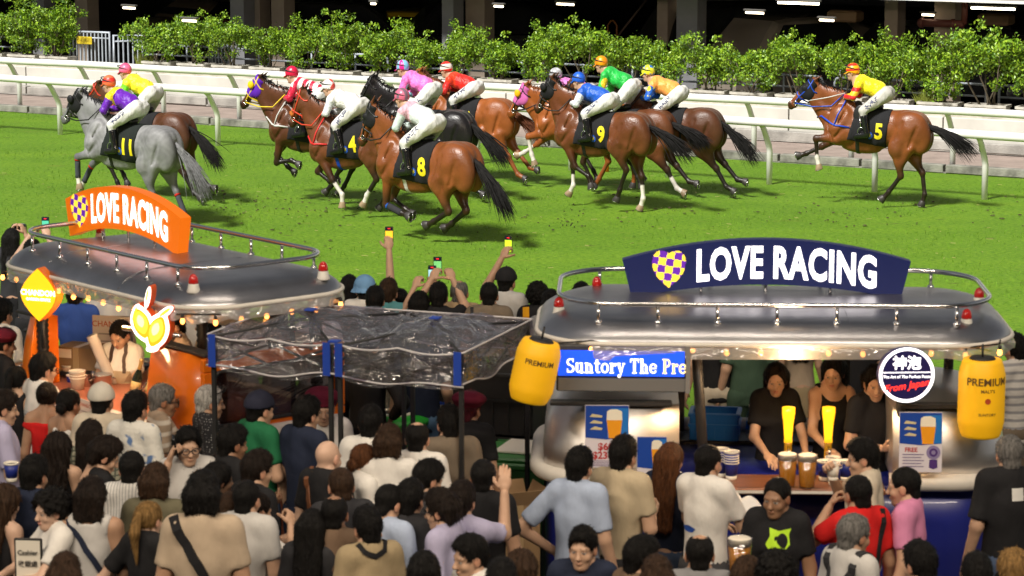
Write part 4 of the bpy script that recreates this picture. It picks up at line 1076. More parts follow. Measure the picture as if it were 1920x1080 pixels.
h5, T5 = horse(1616, 386, 160, 'reach', (.92, 1.68, 46), BAY, 'bay racehorse in saddle cloth 5 with black hood and blue bridle, last of the field', '5', pitch=3, socks=('LF.12',), hood=((.012, .012, .014), None, .30), tack=(.01, .06, .45), breast=(.01, .06, .5), seed=1, gloss=.30, tail=(-12, .95))
h11, T11 = horse(230, 418, 150, 'reach11', (.84, 1.70, 40), GRY, 'dappled grey racehorse in saddle cloth 11 with black blinkers', '11', hood=((.012, .012, .013), (.015, .015, .017), .3), seed=2, pitch=3, manek=(.03, .03, .035), tailk=(.16, .16, .165), bandage=((.05, .055, .065), ('LF', 'RF', 'RH'), (.5, .02, .015)), dapple=True, gloss=.45, tail=(-38, 1.0), socks=('LF.1', 'RF.1'), cloth_c=(.014, .018, .016))
h7, T7 = horse(262, 374, 150, 'fly', (.84, 1.74, 46), DBAY, 'dark bay racehorse in saddle cloth 7 with red bridle beyond the grey', '7', lift=.05, hood=None, tack=(.55, .04, .02), seed=3, tail=(-28, .95))
hp, Tp = horse(574, 380, 155, 'fold', (.88, 1.76, 42), DBAY, 'dark bay racehorse wearing a purple hood with yellow cups', None, lift=.10, hood=((.11, .02, .42), (.80, .55, .01), .33), tack=(.75, .55, .02), seed=4, breast=(.55, .55, .52), gloss=.28)
h4, T4 = horse(648, 404, 149, 'stance', (.78, 1.86, 32), BRN, 'bay racehorse in saddle cloth 4 with orange sheepskin and red breast strap', '4', pitch=-5, lift=.08, socks=('LF.55', 'LH.25'), tack=(.6, .05, .02), breast=(.6, .02, .02), fringe=(.40, .12, .02), seed=5, girth=(.01, .06, .45))
hb, Tb = horse(780, 370, 152, 'fly', (.86, 1.80, 36), BLK, 'black racehorse ridden by the pink jockey behind number 8', '10', lift=.06, socks=('RH.3',), seed=6, gloss=.26, tail=(-26, 1.0))
hr, Tr = horse(860, 340, 154, 'fly', (.80, 1.74, 42), CHE, 'chestnut racehorse ridden by the red jockey, farthest of the middle group', '6', lift=.05, seed=7, manek=(.13, .05, .025), tailk=(.12, .042, .02), tail=(-22, .85))
h8, T8 = horse(780, 450, 142, 'gather', (.80, 1.76, 28), BAY, 'bright bay racehorse in saddle cloth 8 with all legs gathered under it', '8', lift=.10, hood=((.012, .012, .013), None, .28), seed=8, scale=1.07, girth=(.6, .58, .54), gloss=.30, bandage=((.03, .03, .035), ('LF',), (.02, .10, .45)), tail=(-34, 1.02))
hk, Tk = horse(1070, 356, 157, 'reach', (.84, 1.62, 40), CHE, 'chestnut racehorse with a pink hood and white front socks', None, lift=.04, pitch=-4, hood=((.62, .14, .42), (.80, .42, .01), .33), socks=('LF.9', 'RF.5'), girth=(.6, .58, .54), seed=9, manek=(.2, .07, .03), gloss=.26, white_face=1)
h3, T3 = horse(1108, 392, 150, 'push', (.76, 1.80, 34), BRN, 'dark brown racehorse in saddle cloth 9 with black blinkers under the blue jockey', '9', hood=((.012, .012, .013), (.015, .015, .016), .3), seed=10, socks=('RH.5', 'RF.4'), gloss=.28, tail=(-14, .95))
ho, To_ = horse(1238, 364, 157, 'fly', (.84, 1.76, 42), DBAY, 'brown racehorse with a long black tail under the orange jockey', '1', lift=.05, seed=12, tail=(-30, .95))
hg, Tg = horse(1150, 364, 154, 'fly', (.80, 1.74, 40), BRN, 'bay racehorse in saddle cloth 2 with one white hind sock under the green jockey', '2', lift=.03, socks=('LH.5',), seed=11, tail=(-12, .75))

jockey(h5, T5, silks_sleeve_bands(C(250, 232, 30), C(226, 30, 34), C(250, 200, 40), 16), (.50, .48, .45), cap_bands(C(245, 180, 20), C(225, 50, 30), 26), 'jockey in yellow silks with red banded sleeves and orange cap, riding last', 1, text=True, whip='the last jockey in yellow and red')
jockey(h11, T11, silks_yoke(C(98, 22, 170), C(250, 215, 30), C(98, 22, 170), .02), BRW, cap_bands(C(225, 50, 40), C(225, 110, 70), 18), 'jockey in purple silks with yellow shoulders and red cap on the grey', 2, text=True)
jockey(h7, T7, silks_yoke(C(250, 232, 40), C(250, 232, 40), C(120, 235, 40)), BRW, cap_bands(C(238, 110, 150), C(225, 90, 130), 14), 'jockey in yellow silks with lime green sleeves and pink cap', 3, up=.08, text=True)
jockey(hp, Tp, silks_hoop(C(206, 20, 62), WHT, 15, WHT, C(206, 20, 62)), BRW, plain(C(206, 24, 66)), 'jockey in crimson and white hooped silks with crimson cap', 4, up=-.04, text=True)
jockey(h4, T4, silks_yoke(WHT, WHT, C(215, 218, 222)), BRW, cap_spots(WHT, C(220, 70, 60), 40), 'jockey in white silks with a red star on the white cap', 5, text=True)
jockey(hb, Tb, silks_spots(C(240, 120, 200), C(240, 110, 190), C(150, 210, 235), 20), BRW, cap_quarters(C(232, 40, 150), C(130, 190, 225)), 'jockey in pink silks with sky blue patches and pink quartered cap', 6, up=.1, text=True)
jockey(hr, Tr, silks_yoke(C(222, 36, 28), C(235, 60, 25), C(215, 34, 30)), BRW, cap_bands(C(225, 50, 40), C(235, 225, 215), 12), 'jockey in red silks with a red and white cap beyond the pink jockey', 7, up=-.08, text=True)
jockey(h8, T8, silks_yoke(C(205, 212, 210), C(215, 170, 185), C(190, 205, 200)), BRW, cap_bands(C(205, 100, 130), C(120, 95, 110), 22, 1), 'jockey in pale grey silks with pink striped cap on number 8', 8, text=True)
jockey(hk, Tk, silks_yoke(C(226, 130, 200), C(210, 120, 190), C(150, 130, 160)), BRW, cap_spots(C(165, 165, 170), C(205, 205, 210)), 'jockey in pink silks with a silver cap beside the blue jockey', 9, up=-.12)
jockey(h3, T3, silks_yoke(C(22, 88, 195), C(22, 88, 195), C(222, 226, 232)), BRW, cap_spots(C(35, 95, 205), C(25, 80, 185)), 'jockey in blue silks with white sleeves and blue cap', 10, up=-.08, text=True)
jockey(ho, To_, silks_spots(C(250, 165, 80), C(20, 90, 190), C(225, 220, 60)), BRW, cap_spots(C(228, 226, 50), C(40, 110, 190)), 'jockey in orange silks with blue and yellow spotted sleeves', 12, text=True)
jockey(hg, Tg, silks_spots(C(30, 180, 70), C(60, 190, 70), C(245, 200, 40), 14), BRW, cap_quarters(C(248, 160, 20), C(240, 140, 20)), 'jockey in green silks with yellow patches and orange cap', 11, up=.16, text=True)
# ------------------------------------------------------------ people in the crowd (local space: facing +y, right hand +x)
ARMS = {   # elbow, wrist, hand, palm  (given for the right side, mirrored for the left)
    'down': ((.235, -.03, 1.15), (.245, .05, .91), 'relax', (-1, 0, 0)),
    'front': ((.235, .0, 1.15), (.10, .24, 1.16), 'grip', (-.5, -.4, .6)),
    'cross': ((.245, .05, 1.16), (.02, .20, 1.18), 'relax', (0, -1, 0)),
    'up': ((.25, .12, 1.62), (.20, .20, 1.90), 'grip', (-.3, 1, 0)),
    'up2': ((.25, .16, 1.47), (.10, .27, 1.68), 'grip', (-.4, .9, 0)),
    'up3': ((.27, .14, 1.50), (.13, .24, 1.74), 'grip', (-.4, .9, 0)),
    'cam': ((.22, .18, 1.42), (.09, .20, 1.60), 'grip', (-.9, .3, 0)),
    'ear': ((.28, .09, 1.20), (.135, .10, 1.49), 'grip', (-1, .1, 0)),
    'hip': ((.41, -.10, 1.17), (.20, .04, 1.02), 'relax', (-1, 0, 0)),
    'cup': ((.245, .02, 1.15), (.15, .28, 1.22), 'grip', (-1, 0, 0)),
    'drink': ((.29, .15, 1.27), (.09, .22, 1.45), 'grip', (-1, -.2, 0)),
    'reach': ((.245, .12, 1.17), (.15, .36, 1.10), 'relax', (0, 0, -1)),
    'point': ((.27, .15, 1.36), (.22, .22, 1.60), 'relax', (-.2, 1, 0)),
    'lean': ((.27, .16, 1.20), (.06, .36, 1.17), 'relax', (0, 0, -1)),
}
POSE = {'stand': ('down', 'down'), 'phone': ('front', 'down'), 'phone2': ('front', 'front'), 'raise': ('up', 'down'), 'raise2': ('up2', 'up2'), 'camera': ('cam', 'cam'), 'ear': ('ear', 'down'), 'hip': ('hip', 'down'), 'hipL': ('down', 'hip'),
        'cup': ('cup', 'down'), 'cupL': ('down', 'cup'), 'cups': ('cup', 'cup'), 'drink': ('drink', 'down'), 'drinkL': ('down', 'drink'), 'reach': ('reach', 'reach'), 'point': ('point', 'down'), 'lean': ('lean', 'lean'), 'cross': ('cross', 'cross'), 'raiseL': ('down', 'up'), 'raiseM': ('down', 'up3'), 'phoneup': ('up2', 'front'), 'handup': ('front', 'point'), 'earL': ('down', 'ear')}
_BC = {}
def smoothstep_axis(lo, hi, fine_from, h, coarse):
    return np.concatenate([np.arange(lo, fine_from, coarse), np.arange(fine_from, hi+h, h)])

def body_parts(pose, sex, top, bottom):
    key = (pose, sex, top, bottom)
    if key in _BC: return _BC[key]
    fem = sex == 'F'; w = .87 if fem else 1.0
    armR, armL = POSE[pose]; pts = []; arms = []
    for s, a in ((1, armR), (-1, armL)):
        e, wr, hk, pm = ARMS[a]; S = np.array([s*.148*w, -.008, 1.412]); E = np.array([s*e[0]*w*.88, e[1], e[2]]); W = np.array([s*wr[0], wr[1], wr[2]])
        arms.append((s, S, E, W, hk, np.array([s*pm[0], pm[1], pm[2]]), a)); pts += [S, E, W]
    pts = np.array(pts); lo = np.minimum(pts.min(0)-.13, (-.30, -.22, 0)); hi = np.maximum(pts.max(0)+.13, (.30, .24, 1.56))
    ax = (rng_axis(lo[0], hi[0], .0165), rng_axis(lo[1], hi[1], .0165), smoothstep_axis(-.02, hi[2], .78, .0165, .06))
    b = Field(*ax)
    b.ell((0, 0, 1.28), (.126*w, .098, .19), .05, 1); b.ell((0, .005, 1.06), (.115*w, .093, .18), .06, 1); b.ell((0, -.01, .94), (.15, .11, .12), .05, 1)
    b.cone((0, -.02, 1.44), (0, .0, 1.55), .052 if fem else .06, .050 if fem else .058, .03, 1)
    hands = []
    for s, S, E, W, hk, pm, an in arms:
        b.cone((s*.045, -.02, 1.465), S+np.array([-s*.01, -.005, -.005]), .045, .055, .04, 1)
        r = .86 if fem else 1.0
        b.cone(S, E, .056*r, .043*r, .03, 1); b.cone(E, W, .043*r, .029*r, .02, 1)
        d = (W-E)/np.linalg.norm(W-E); hands.append(place_hand(hk, W+d*.008, E, pm, s < 0))
        hp, kn, an_ = np.array([s*.09, -.005, .90]), np.array([s*.10, .02, .50]), np.array([s*.10, -.02, .09])
        b.cone(hp, kn, .085, .056, .03, 1); b.cone(kn, an_, .052, .036, .03, 1); b.cone(an_+np.array([0, -.03, -.03]), an_+np.array([s*.01, .16, -.045]), .036, .034, .02, 1)
    if fem:
        for s in (1, -1): b.ell((s*.065, .075, 1.285), (.06, .055, .06), .03, 1)
    Vb, Qb, _ = b.mesh()
    out = {'body': [(Vb, Qb)]+hands, 'arms': arms}
    # top garment
    slv = {'tee': .68, 'polo': .68, 'shirt': .80, 'loose': .85, 'tank': 0, 'off': .30, 'long': 2, 'strap': 0, 'apron': .55}[top]
    t = Field(*ax); lo_ = .018 if top in ('tee', 'polo', 'shirt', 'apron', 'long') else (.028 if top == 'loose' else .010)
    hem = .84 if top in ('tee', 'polo', 'shirt', 'long', 'apron', 'loose') else .90
    t.ell((0, 0, 1.28), (.127*w+lo_+.004, .101+lo_+.006, .185), .05, 1); t.cone((0, .0, 1.25), (0, 0, .87), 0.120*w+lo_, .140+lo_, .05, 1, (1, 1.28, 1))
    if top != 'off':
        for s in (1, -1): t.cone((s*.045, -.022, 1.462), (s*.140*w, -.010, 1.408), .046+lo_*.4, .048+lo_*.5, .05, 1)
    t.cone((0, -.03, 1.38), (0, -.028, 1.462), .085, .074, .03, 1)
    t.cone((-.10, -.035, 1.43), (.10, -.035, 1.43), .05, .05, .04, 1)
    if fem:
        for s in (1, -1): t.ell((s*.065, .078, 1.285), (.062+lo_*.5, .06, .062), .04, 1)
    if slv:
        for s, S, E, W, hk, pm, an in arms:
            g = Field(*ax); d = (E-S)/np.linalg.norm(E-S); L = np.linalg.norm(E-S)
            if slv > 1:
                g.cone(S, E, .068, .058, .02, 1); g.cone(E, W-(W-E)*.08, .056, .040, .02, 1)
            else:
                g.cone(S-d*.02, S+d*L*slv*1.1, .052+lo_*.5, .053+lo_*.6, .02, 1); g.cut(S+d*L*slv, d)
            h = np.clip(.5+.5*(t.d-g.d)/.045, 0, 1); t.d = g.d*h+t.d*(1-h)-.045*h*(1-h)
    X, Y, Z = t.full(); t.d = t.d+(.0035*np.sin(X*31+Z*19+2*np.sin(Z*9))*np.sin(Z*23-X*11+Y*17)*np.clip((1.42-Z)*4, .2, 1)).astype(np.float32)
    t.cut((0, 0, hem), (0, 0, -1))
    if top == 'off': t.cut((0, 0, 1.392), (0, 0, 1))
    if top in ('tank', 'strap'):
        for s, S, *_ in arms: t.ell(S+np.array([s*.055, 0, -.02]), (.085, .16, .12), .01, sub=True)
        t.ell((0, .06, 1.47), (.10, .10, .10), .01, sub=True); t.ell((0, -.05, 1.50), (.09, .06, .08), .01, sub=True)
    elif top != 'off':
        t.ell((0, .016, 1.535), (.060, .064, .052), .012, sub=True)
    if top == 'strap': t.cut((0, -.1, 1.36), (0, -.6, .6))
    Vt, Qt, _ = t.mesh(); out['top'] = mesh_np('top', Vt, Qt); out['top_np'] = (Vt, Qt)
    if top in ('polo', 'shirt'):
        c = Field(rng_axis(-.13, .13, .011), rng_axis(-.13, .13, .011), rng_axis(1.40, 1.56, .011))
        c.cone((0, -.008, 1.445), (0, -.004, 1.488), .086, .074, .01, 1); c.cone((0, .0, 1.40), (0, .004, 1.54), .068, .064, .008, 1, sub=True); c.ell((0, .09, 1.50), (.03, .05, .07), .02, sub=True)
        Vc, Qc, _ = c.mesh(); out['collar'] = mesh_np('collar', Vc, Qc)
    # lower garment
    l = Field(rng_axis(-.30, .30, .02), rng_axis(-.25, .25, .02), np.arange(.02, 1.0, .03))
    l.ell((0, -.01, .93), (.165, .125, .12), .04, 1)
    for s in (1, -1):
        hp, kn, an_ = np.array([s*.09, -.005, .90]), np.array([s*.10, .02, .50]), np.array([s*.10, -.02, .09])
        if bottom == 'skirt': l.cone((0, 0, .92), (0, 0, .48), .15, .20, .04, 1, (1, 1.2, 1))
        else: l.cone(hp, kn, .10, .078, .03, 1); l.cone(kn, an_, .076, .062, .03, 1)
    l.cut((0, 0, 1.0), (0, 0, 1)); l.cut((0, 0, .5 if bottom in ('skirt', 'shorts') else .06), (0, 0, -1))
    Vl, Ql, _ = l.mesh(); out['bottom'] = mesh_np('bottom', Vl, Ql)
    s_ = Field(rng_axis(-.2, .2, .02), rng_axis(-.12, .22, .02), rng_axis(-.02, .14, .016))
    for s in (1, -1): s_.cone((s*.10, -.05, .05), (s*.112, .155, .04), .048, .042, .02, 1)
    s_.cut((0, 0, .004), (0, 0, -1)); Vs, Qs, _ = s_.mesh(); out['shoe'] = [mesh_np('shoe', Vs[:, :], Qs)]
    _BC[key] = out
    return out

HAIRC = {'blk': (.0055, .0048, .0045), 'dbr': (.012, .0075, .0055), 'brn': (.034, .018, .010), 'aub': (.085, .032, .012), 'gry': (.13, .125, .12), 'wht': (.38, .37, .35), 'blo': (.20, .115, .04), 'bur': (.06, .008, .014)}
def hair_mat(c): return mat('hair_'+c, HAIRC[c], (.55), spec=.16, noise=.5, nscale=45, bump=.6, bscale=110, stretch=(1.6, 1.6, .3))
_HC = {}
def hair(style):
    if style in _HC: return _HC[style]
    if style == 'none': _HC[style] = None; return None
    st = .0085; long_ = style in ('long', 'pony', 'half', 'wavy'); zlo = {'long': -.42, 'wavy': -.40, 'half': -.52, 'pony': -.27, 'mullet': -.19, 'bob': -.2}.get(style, -.12)
    f = Field(rng_axis(-.16, .16, st), rng_axis(-.22, .15, st), rng_axis(zlo-.03, .19, st))
    vol = {'crew': .007, 'balding': .007, 'short': .019, 'mop': .023, 'curly': .036, 'tight': .010, 'bun': .010, 'pony': .010, 'long': .016, 'wavy': .024, 'half': .016, 'mullet': .018, 'bob': .02, 'grey_short': .013}.get(style, .015)
    sv = vol*(.5 if style in ('short', 'mop') else 1.0); f.ell((0, -.016, .034), (.075+sv, .093+sv*1.2, .087+vol), .02, 1)
    if style in ('short', 'mop', 'mullet'): f.ell((0, .018, .075), (.066, .084, .055+vol*.6), .03, 1)
    if style in ('crew', 'balding', 'grey_short', 'short'): f.ell((0, -.07, -.045), (.052+sv*.4, .033+sv*.4, .045), .02, 1)
    if style in ('long', 'wavy', 'half', 'bob', 'mullet', 'mop'):
        ln = {'long': -.36, 'wavy': -.36, 'half': -.46, 'bob': -.15, 'mullet': -.10, 'mop': -.035}[style]
        for x in (-.055, -.02, .02, .055):
            f.cone((x, -.072, .02), (x*1.15, -.08 if ln > -.2 else -.120, ln), .040+vol*.4, .030, .03, 1)
        if style in ('long', 'wavy', 'bob'):
            for s in (1, -1): f.cone((s*.072, -.040, .02), (s*.086, -.050, max(ln*.6, -.2)), .030, .020, .02, 1)
    if style == 'bun': f.ell((0, -.115, .055), (.046, .042, .042), .012, 1)
    if style == 'tight': f.ell((.02, -.115, -.02), (.05, .036, .042), .012, 1)
    if style == 'pony':
        f.ell((0, -.105, .05), (.03, .03, .028), .015, 1); f.cone((0, -.125, .045), (.005, -.165, -.06), .030, .036, .012, 1); f.cone((.005, -.165, -.06), (.015, -.14, -.25), .036, .010, .012, 1)
    X, Y, Z = f.full(); a = np.arctan2(X, -(Y+.016)+1e-4)
    amp = {'curly': .013, 'wavy': .008, 'crew': .0012, 'balding': .0012, 'grey_short': .0025, 'bun': .0018, 'tight': .0015, 'short': .002, 'mop': .0028, 'mullet': .003, 'half': .0028, 'long': .0024}.get(style, .002)
    if style == 'curly': nz = np.sin(X*80+2*np.sin(Z*50))*np.sin(Y*84+2*np.sin(X*40))*np.sin(Z*78+Y*30)*1.3
    else: nz = np.sin(a*15+2.2*np.sin(Z*18+a*2))*.7+np.sin(a*31+3*np.sin(Z*25))*.5+np.sin(Z*45+a*7)*.25
    f.d = f.d+(amp*nz).astype(np.float32)
    # clear the face, the ears and the neck
    if style in ('long', 'wavy', 'half', 'bob'):
        f.ell((0, .120, -.035), (.080, .11, .122), .02, sub=True)
    else:
        f.ell((0, .125, -.032), (.095, .105, .118), .02, sub=True)
        if style not in ('mop', 'mullet'):
            for s in (1, -1): f.ell((s*.088, .012, -.035), (.034, .042, .056), .012, sub=True)
        if style in ('short', 'crew', 'balding', 'grey_short', 'curly', 'bun', 'tight', 'pony') :
            if not long_: f.cut((0, -.03, -.085 if style != 'curly' else -.11), (0, .18, -1))
    if style == 'balding': f.ell((0, -.02, .135), (.055, .062, .05), .012, sub=True); f.ell((0, .06, .11), (.05, .06, .05), .012, sub=True)
    V, Q, _ = f.mesh()
    # loose locks lying along the head
    r = np.random.default_rng(len(style)*7+3); nl = {'crew': 500, 'balding': 350, 'grey_short': 500, 'curly': 900}.get(style, 1000)
    k = r.integers(0, len(Q), nl); c = V[Q[k]].mean(1); nrm = np.cross(V[Q[k, 1]]-V[Q[k, 0]], V[Q[k, 3]]-V[Q[k, 0]]); nrm /= np.linalg.norm(nrm, axis=1)[:, None]+1e-9
    crown = np.array([0, -.05, .14]); fl = c-crown; fl[:, 2] -= .05; fl = fl+r.normal(0, .05 if style != 'curly' else .2, fl.shape); fl -= nrm*(fl*nrm).sum(1)[:, None]; fl /= np.linalg.norm(fl, axis=1)[:, None]+1e-9
    L_ = r.uniform(.012, .04, nl)*(.5 if style in ('crew', 'balding', 'grey_short') else 1.0); sd = np.cross(nrm, fl)*r.uniform(.0015, .004, nl)[:, None]
    a = c-nrm*.002; tip = c+fl*L_[:, None]+nrm*(r.uniform(.0, .009, nl)*(.5 if style in ('crew', 'balding', 'bun', 'tight', 'pony') else 1))[:, None]; mid_ = (a+tip)/2+nrm*.004
    T3 = np.stack([a-sd, a+sd, mid_+sd*.7, tip, mid_-sd*.7], 1).reshape(-1, 3); b0 = len(V)+np.arange(nl)*5
    tri = np.concatenate([np.stack([b0, b0+1, b0+2], 1), np.stack([b0, b0+2, b0+4], 1), np.stack([b0+4, b0+2, b0+3], 1)])
    _HC[style] = mesh_np('hair', np.concatenate([V, T3]), [Q, tri]); return _HC[style]

_HAT = {}
def hat(kind):
    if kind in _HAT: return _HAT[kind]
    st = .008; f = Field(rng_axis(-.17, .17, st), rng_axis(-.22, .24, st), rng_axis(-.06, .20, st))
    if kind in ('cap', 'capback'):
        f.ell((0, -.014, .04), (.098, .116, .108), .01, 1); f.cut((0, 0, .035), (0, 0.12, -1)); sg = 1 if kind == 'cap' else -1
        g = Field(*f.ax); g.ell((0, sg*.12-.014, .045), (.078, .10, .03), .01, 1); g.cut((0, 0, .052), (0, sg*.25, 1)); g.cut((0, 0, .040), (0, -sg*.25, -1)); f.d = np.minimum(f.d, g.d)
        f.ell((0, -.014, .15), (.009, .009, .007), .004, 1)
    elif kind == 'beret':
        f.ell((.012, -.03, .085), (.125, .130, .055), .02, 1); f.ell((0, -.012, .05), (.095, .112, .05), .02, 1); f.cut((0, 0, .035), (0, .1, -1))
    elif kind == 'bucket':
        f.ell((0, -.012, .05), (.100, .118, .100), .02, 1); f.cut((0, 0, .0), (0, 0, -1)); g = Field(*f.ax); g.cone((0, -.012, -.01), (0, -.012, .03), .135, .105, .01, 1, (1, .9, 1)); g.cut((0, 0, -.012), (0, 0, -1)); f.d = np.minimum(f.d, g.d)
        h = Field(*f.ax); h.cone((0, -.012, -.06), (0, -.012, .02), .165, .10, .01, 1, (1, .92, 1)); f.d = np.maximum(f.d, -h.d)
    V, Q, _ = f.mesh(); _HAT[kind] = mesh_np(kind, V, Q); return _HAT[kind]

def pattern(kind, c1, c2, scale=14):
    key = ('pat', kind, c1, c2, scale)
    if key in MATS: return MATS[key]
    m = bpy.data.materials.new('fabric_'+kind); m.use_nodes = True; MATS[key] = m; t = m.node_tree; L = t.links; b = t.nodes['Principled BSDF']; b.inputs['Roughness'].default_value = .85; b.inputs['Specular IOR Level'].default_value = .2
    tc = t.nodes.new('ShaderNodeTexCoord')
    def wave(d, sc):
        w = t.nodes.new('ShaderNodeTexWave'); w.bands_direction = d; w.inputs['Scale'].default_value = sc; w.inputs['Distortion'].default_value = .6; L.new(tc.outputs['Object'], w.inputs[0]); return w.outputs['Fac']
    def ramp(s, p, q=.04):
        r = t.nodes.new('ShaderNodeMapRange'); r.inputs[1].default_value = p-q; r.inputs[2].default_value = p+q; L.new(s, r.inputs[0]); return r.outputs[0]
    if kind == 'vstripe': fac = ramp(wave('X', scale), .75, .2)
    elif kind == 'hstripe': fac = ramp(wave('Z', scale), .7, .2)
    elif kind == 'plaid':
        mx = t.nodes.new('ShaderNodeMath'); mx.operation = 'MAXIMUM'; L.new(ramp(wave('X', scale), .8, .1), mx.inputs[0]); L.new(ramp(wave('Z', scale), .8, .1), mx.inputs[1]); fac = mx.outputs[0]
    elif kind == 'dots':
        v = t.nodes.new('ShaderNodeTexVoronoi'); v.inputs['Scale'].default_value = scale; v.inputs['Randomness'].default_value = .3; L.new(tc.outputs['Object'], v.inputs[0]); r = ramp(v.outputs['Distance'], .22, .06)
        i = t.nodes.new('ShaderNodeMath'); i.operation = 'SUBTRACT'; i.inputs[0].default_value = 1; L.new(r, i.inputs[1]); fac = i.outputs[0]
    else:
        n = t.nodes.new('ShaderNodeTexNoise'); n.inputs['Scale'].default_value = scale; n.inputs['Detail'].default_value = 2; L.new(tc.outputs['Object'], n.inputs[0]); fac = ramp(n.outputs[0], .60, .03)
    mx = t.nodes.new('ShaderNodeMix'); mx.data_type = 'RGBA'; mx.inputs[6].default_value = (*c1, 1); mx.inputs[7].default_value = (*c2, 1); L.new(fac, mx.inputs[0]); L.new(mx.outputs[2], b.inputs['Base Color'])
    n2 = t.nodes.new('ShaderNodeTexNoise'); n2.inputs['Scale'].default_value = 30; L.new(tc.outputs['Object'], n2.inputs[0]); bp = t.nodes.new('ShaderNodeBump'); bp.inputs['Strength'].default_value = .35; bp.inputs['Distance'].default_value = .02
    L.new(n2.outputs[0], bp.inputs['Height']); L.new(bp.outputs[0], b.inputs['Normal'])
    return m

COLS = {'white': (.68, .66, .63), 'black': (.014, .014, .016), 'navy': (.016, .022, .045), 'cream': (.55, .48, .38), 'beige': (.43, .34, .25), 'khaki': (.32, .25, .15), 'taupe': (.17, .135, .10), 'brown': (.16, .105, .07), 'olive': (.12, .11, .07), 'green': (.015, .13, .055), 'red': (.55, .015, .015), 'pink': (.58, .22, .38), 'ltblue': (.36, .43, .58), 'lavender': (.40, .38, .55),
        'blue': (.05, .11, .42), 'grey': (.20, .20, .21), 'dkgrey': (.05, .05, .055), 'ltgrey': (.48, .47, .46), 'tan': (.42, .30, .18), 'teal': (.10, .30, .33), 'jean': (.06, .09, .16), 'char': (.03, .03, .034), 'sand': (.46, .38, .26), 'skyblue': (.16, .32, .55), 'cap_navy': (.02, .022, .04), 'burg': (.13, .012, .03), 'gdark': (.05, .09, .06), 'stone': (.50, .47, .41)}
SHOE = mat('shoe_leather', (.03, .03, .03), .6)
PEOPLE = []
def person(px, py, yaw, sex='M', skin='light', hs='short', hc='blk', top='tee', col='black', pose='stand', label='', head=(0, 6), h=None, bottom=None, bcol=None, hatk=None, hatc=None, glasses=None, z0=.02, group='people in the crowd', extra=None, z=None):
    r = random.Random(int(px*31+py*7)); bottom = bottom or ('trousers' if sex == 'M' or r.random() < .6 else 'skirt')
    h = h or ((1.02 if sex == 'M' else .965)*r.uniform(.985, 1.015))
    bp = body_parts(pose, sex, top, bottom)
    hc0 = np.array([0, .020, 1.566]); Hv, Mh = rot_head(HEADV*(.98 if sex == 'M' else .96), hc0, head[0], head[1])
    if sex != 'M': Mh = Mh
    parts = [(V, Q, SKIN[skin]) for V, Q in bp['body']]+[(Hv, HEADQ, head_col(skin, HEADI, (.45, .10, .10) if sex == 'F' else tuple(np.array(SKIN[skin])*(.95, .72, .68))))]
    V, Q, Cc = merge_arrays(parts)
    o = obj('person', mesh_np('person', V, Q, True, Cc), M_skin)
    rz = -R(yaw); zc = hc0[2]*h+z0+.03*h
    p = P(px, py, zc); off = np.array([-math.sin(rz)*(hc0[1]-.01), math.cos(rz)*(hc0[1]-.01)])*h
    o.location = (p[0]-off[0], p[1]-off[1], z0); o.rotation_euler = (0, 0, rz); o.scale = (h*.965, h*.965, h)
    set_props(o, label, 'person', group)
    def cm(c): return c if not isinstance(c, (str, tuple)) else cloth(COLS[c] if isinstance(c, str) else c)
    to = obj({'tee': 'tee_shirt', 'polo': 'polo_shirt', 'shirt': 'shirt', 'loose': 'loose_shirt', 'tank': 'sleeveless_top', 'off': 'dress', 'long': 'long_sleeved_top', 'strap': 'strap_top', 'apron': 'tee_shirt'}[top], bp['top'], cm(col), o)
    if 'collar' in bp: obj('collar', bp['collar'], cm(col), to)
    bc = bcol or r.choice(['char', 'black', 'navy', 'jean', 'dkgrey', 'jean', 'taupe'])
    obj('skirt' if bottom == 'skirt' else ('shorts' if bottom == 'shorts' else 'trousers'), bp['bottom'], cm(bc), o)
    obj('shoe', bp['shoe'][0], SHOE, o)
    S = Matrix.Scale(.98 if sex == 'M' else .965, 4)
    if hair(hs):
        ho = obj('hair', hair(hs), hair_mat(hc), o); ho.matrix_local = Mh @ S
    if hatk:
        ho = obj({'cap': 'cap', 'capback': 'cap', 'beret': 'beret', 'bucket': 'bucket_hat'}[hatk], hat(hatk), cm(hatc), o); ho.matrix_local = Mh @ Matrix.Scale(1.0, 4)
    if glasses:
        mb = MB(); y = .104
        for s in (1, -1):
            if glasses == 'top': mb.tube([(s*.034+.026*math.cos(a), .085+.012*math.sin(a), .105+.02*math.sin(a)) for a in np.linspace(0, 6.283, 11)], .005, 5); mb.tube([(s*.06, .085, .105), (s*.082, -.02, .06)], .004, 5)
            else:
                mb.tube([(s*.033+.025*math.cos(a), y, .002+.020*math.sin(a)) for a in np.linspace(0, 6.283, 13)], .0032, 5); mb.tube([(s*.058, y, .008), (s*.080, .0, .006)], .003, 5)
        if glasses != 'top': mb.tube([(-.009, y+.003, .006), (.009, y+.003, .006)], .003, 5)
        g = mb.build('glasses' if glasses != 'top' else 'sunglasses', mat('spectacle_frame', (.012, .012, .013), .3), o); g.matrix_local = Mh
    o['_w'] = 0; del o['_w']
    info = dict(o=o, top=to, bp=bp, Mh=Mh, h=h)
    PEOPLE.append(info)
    return info

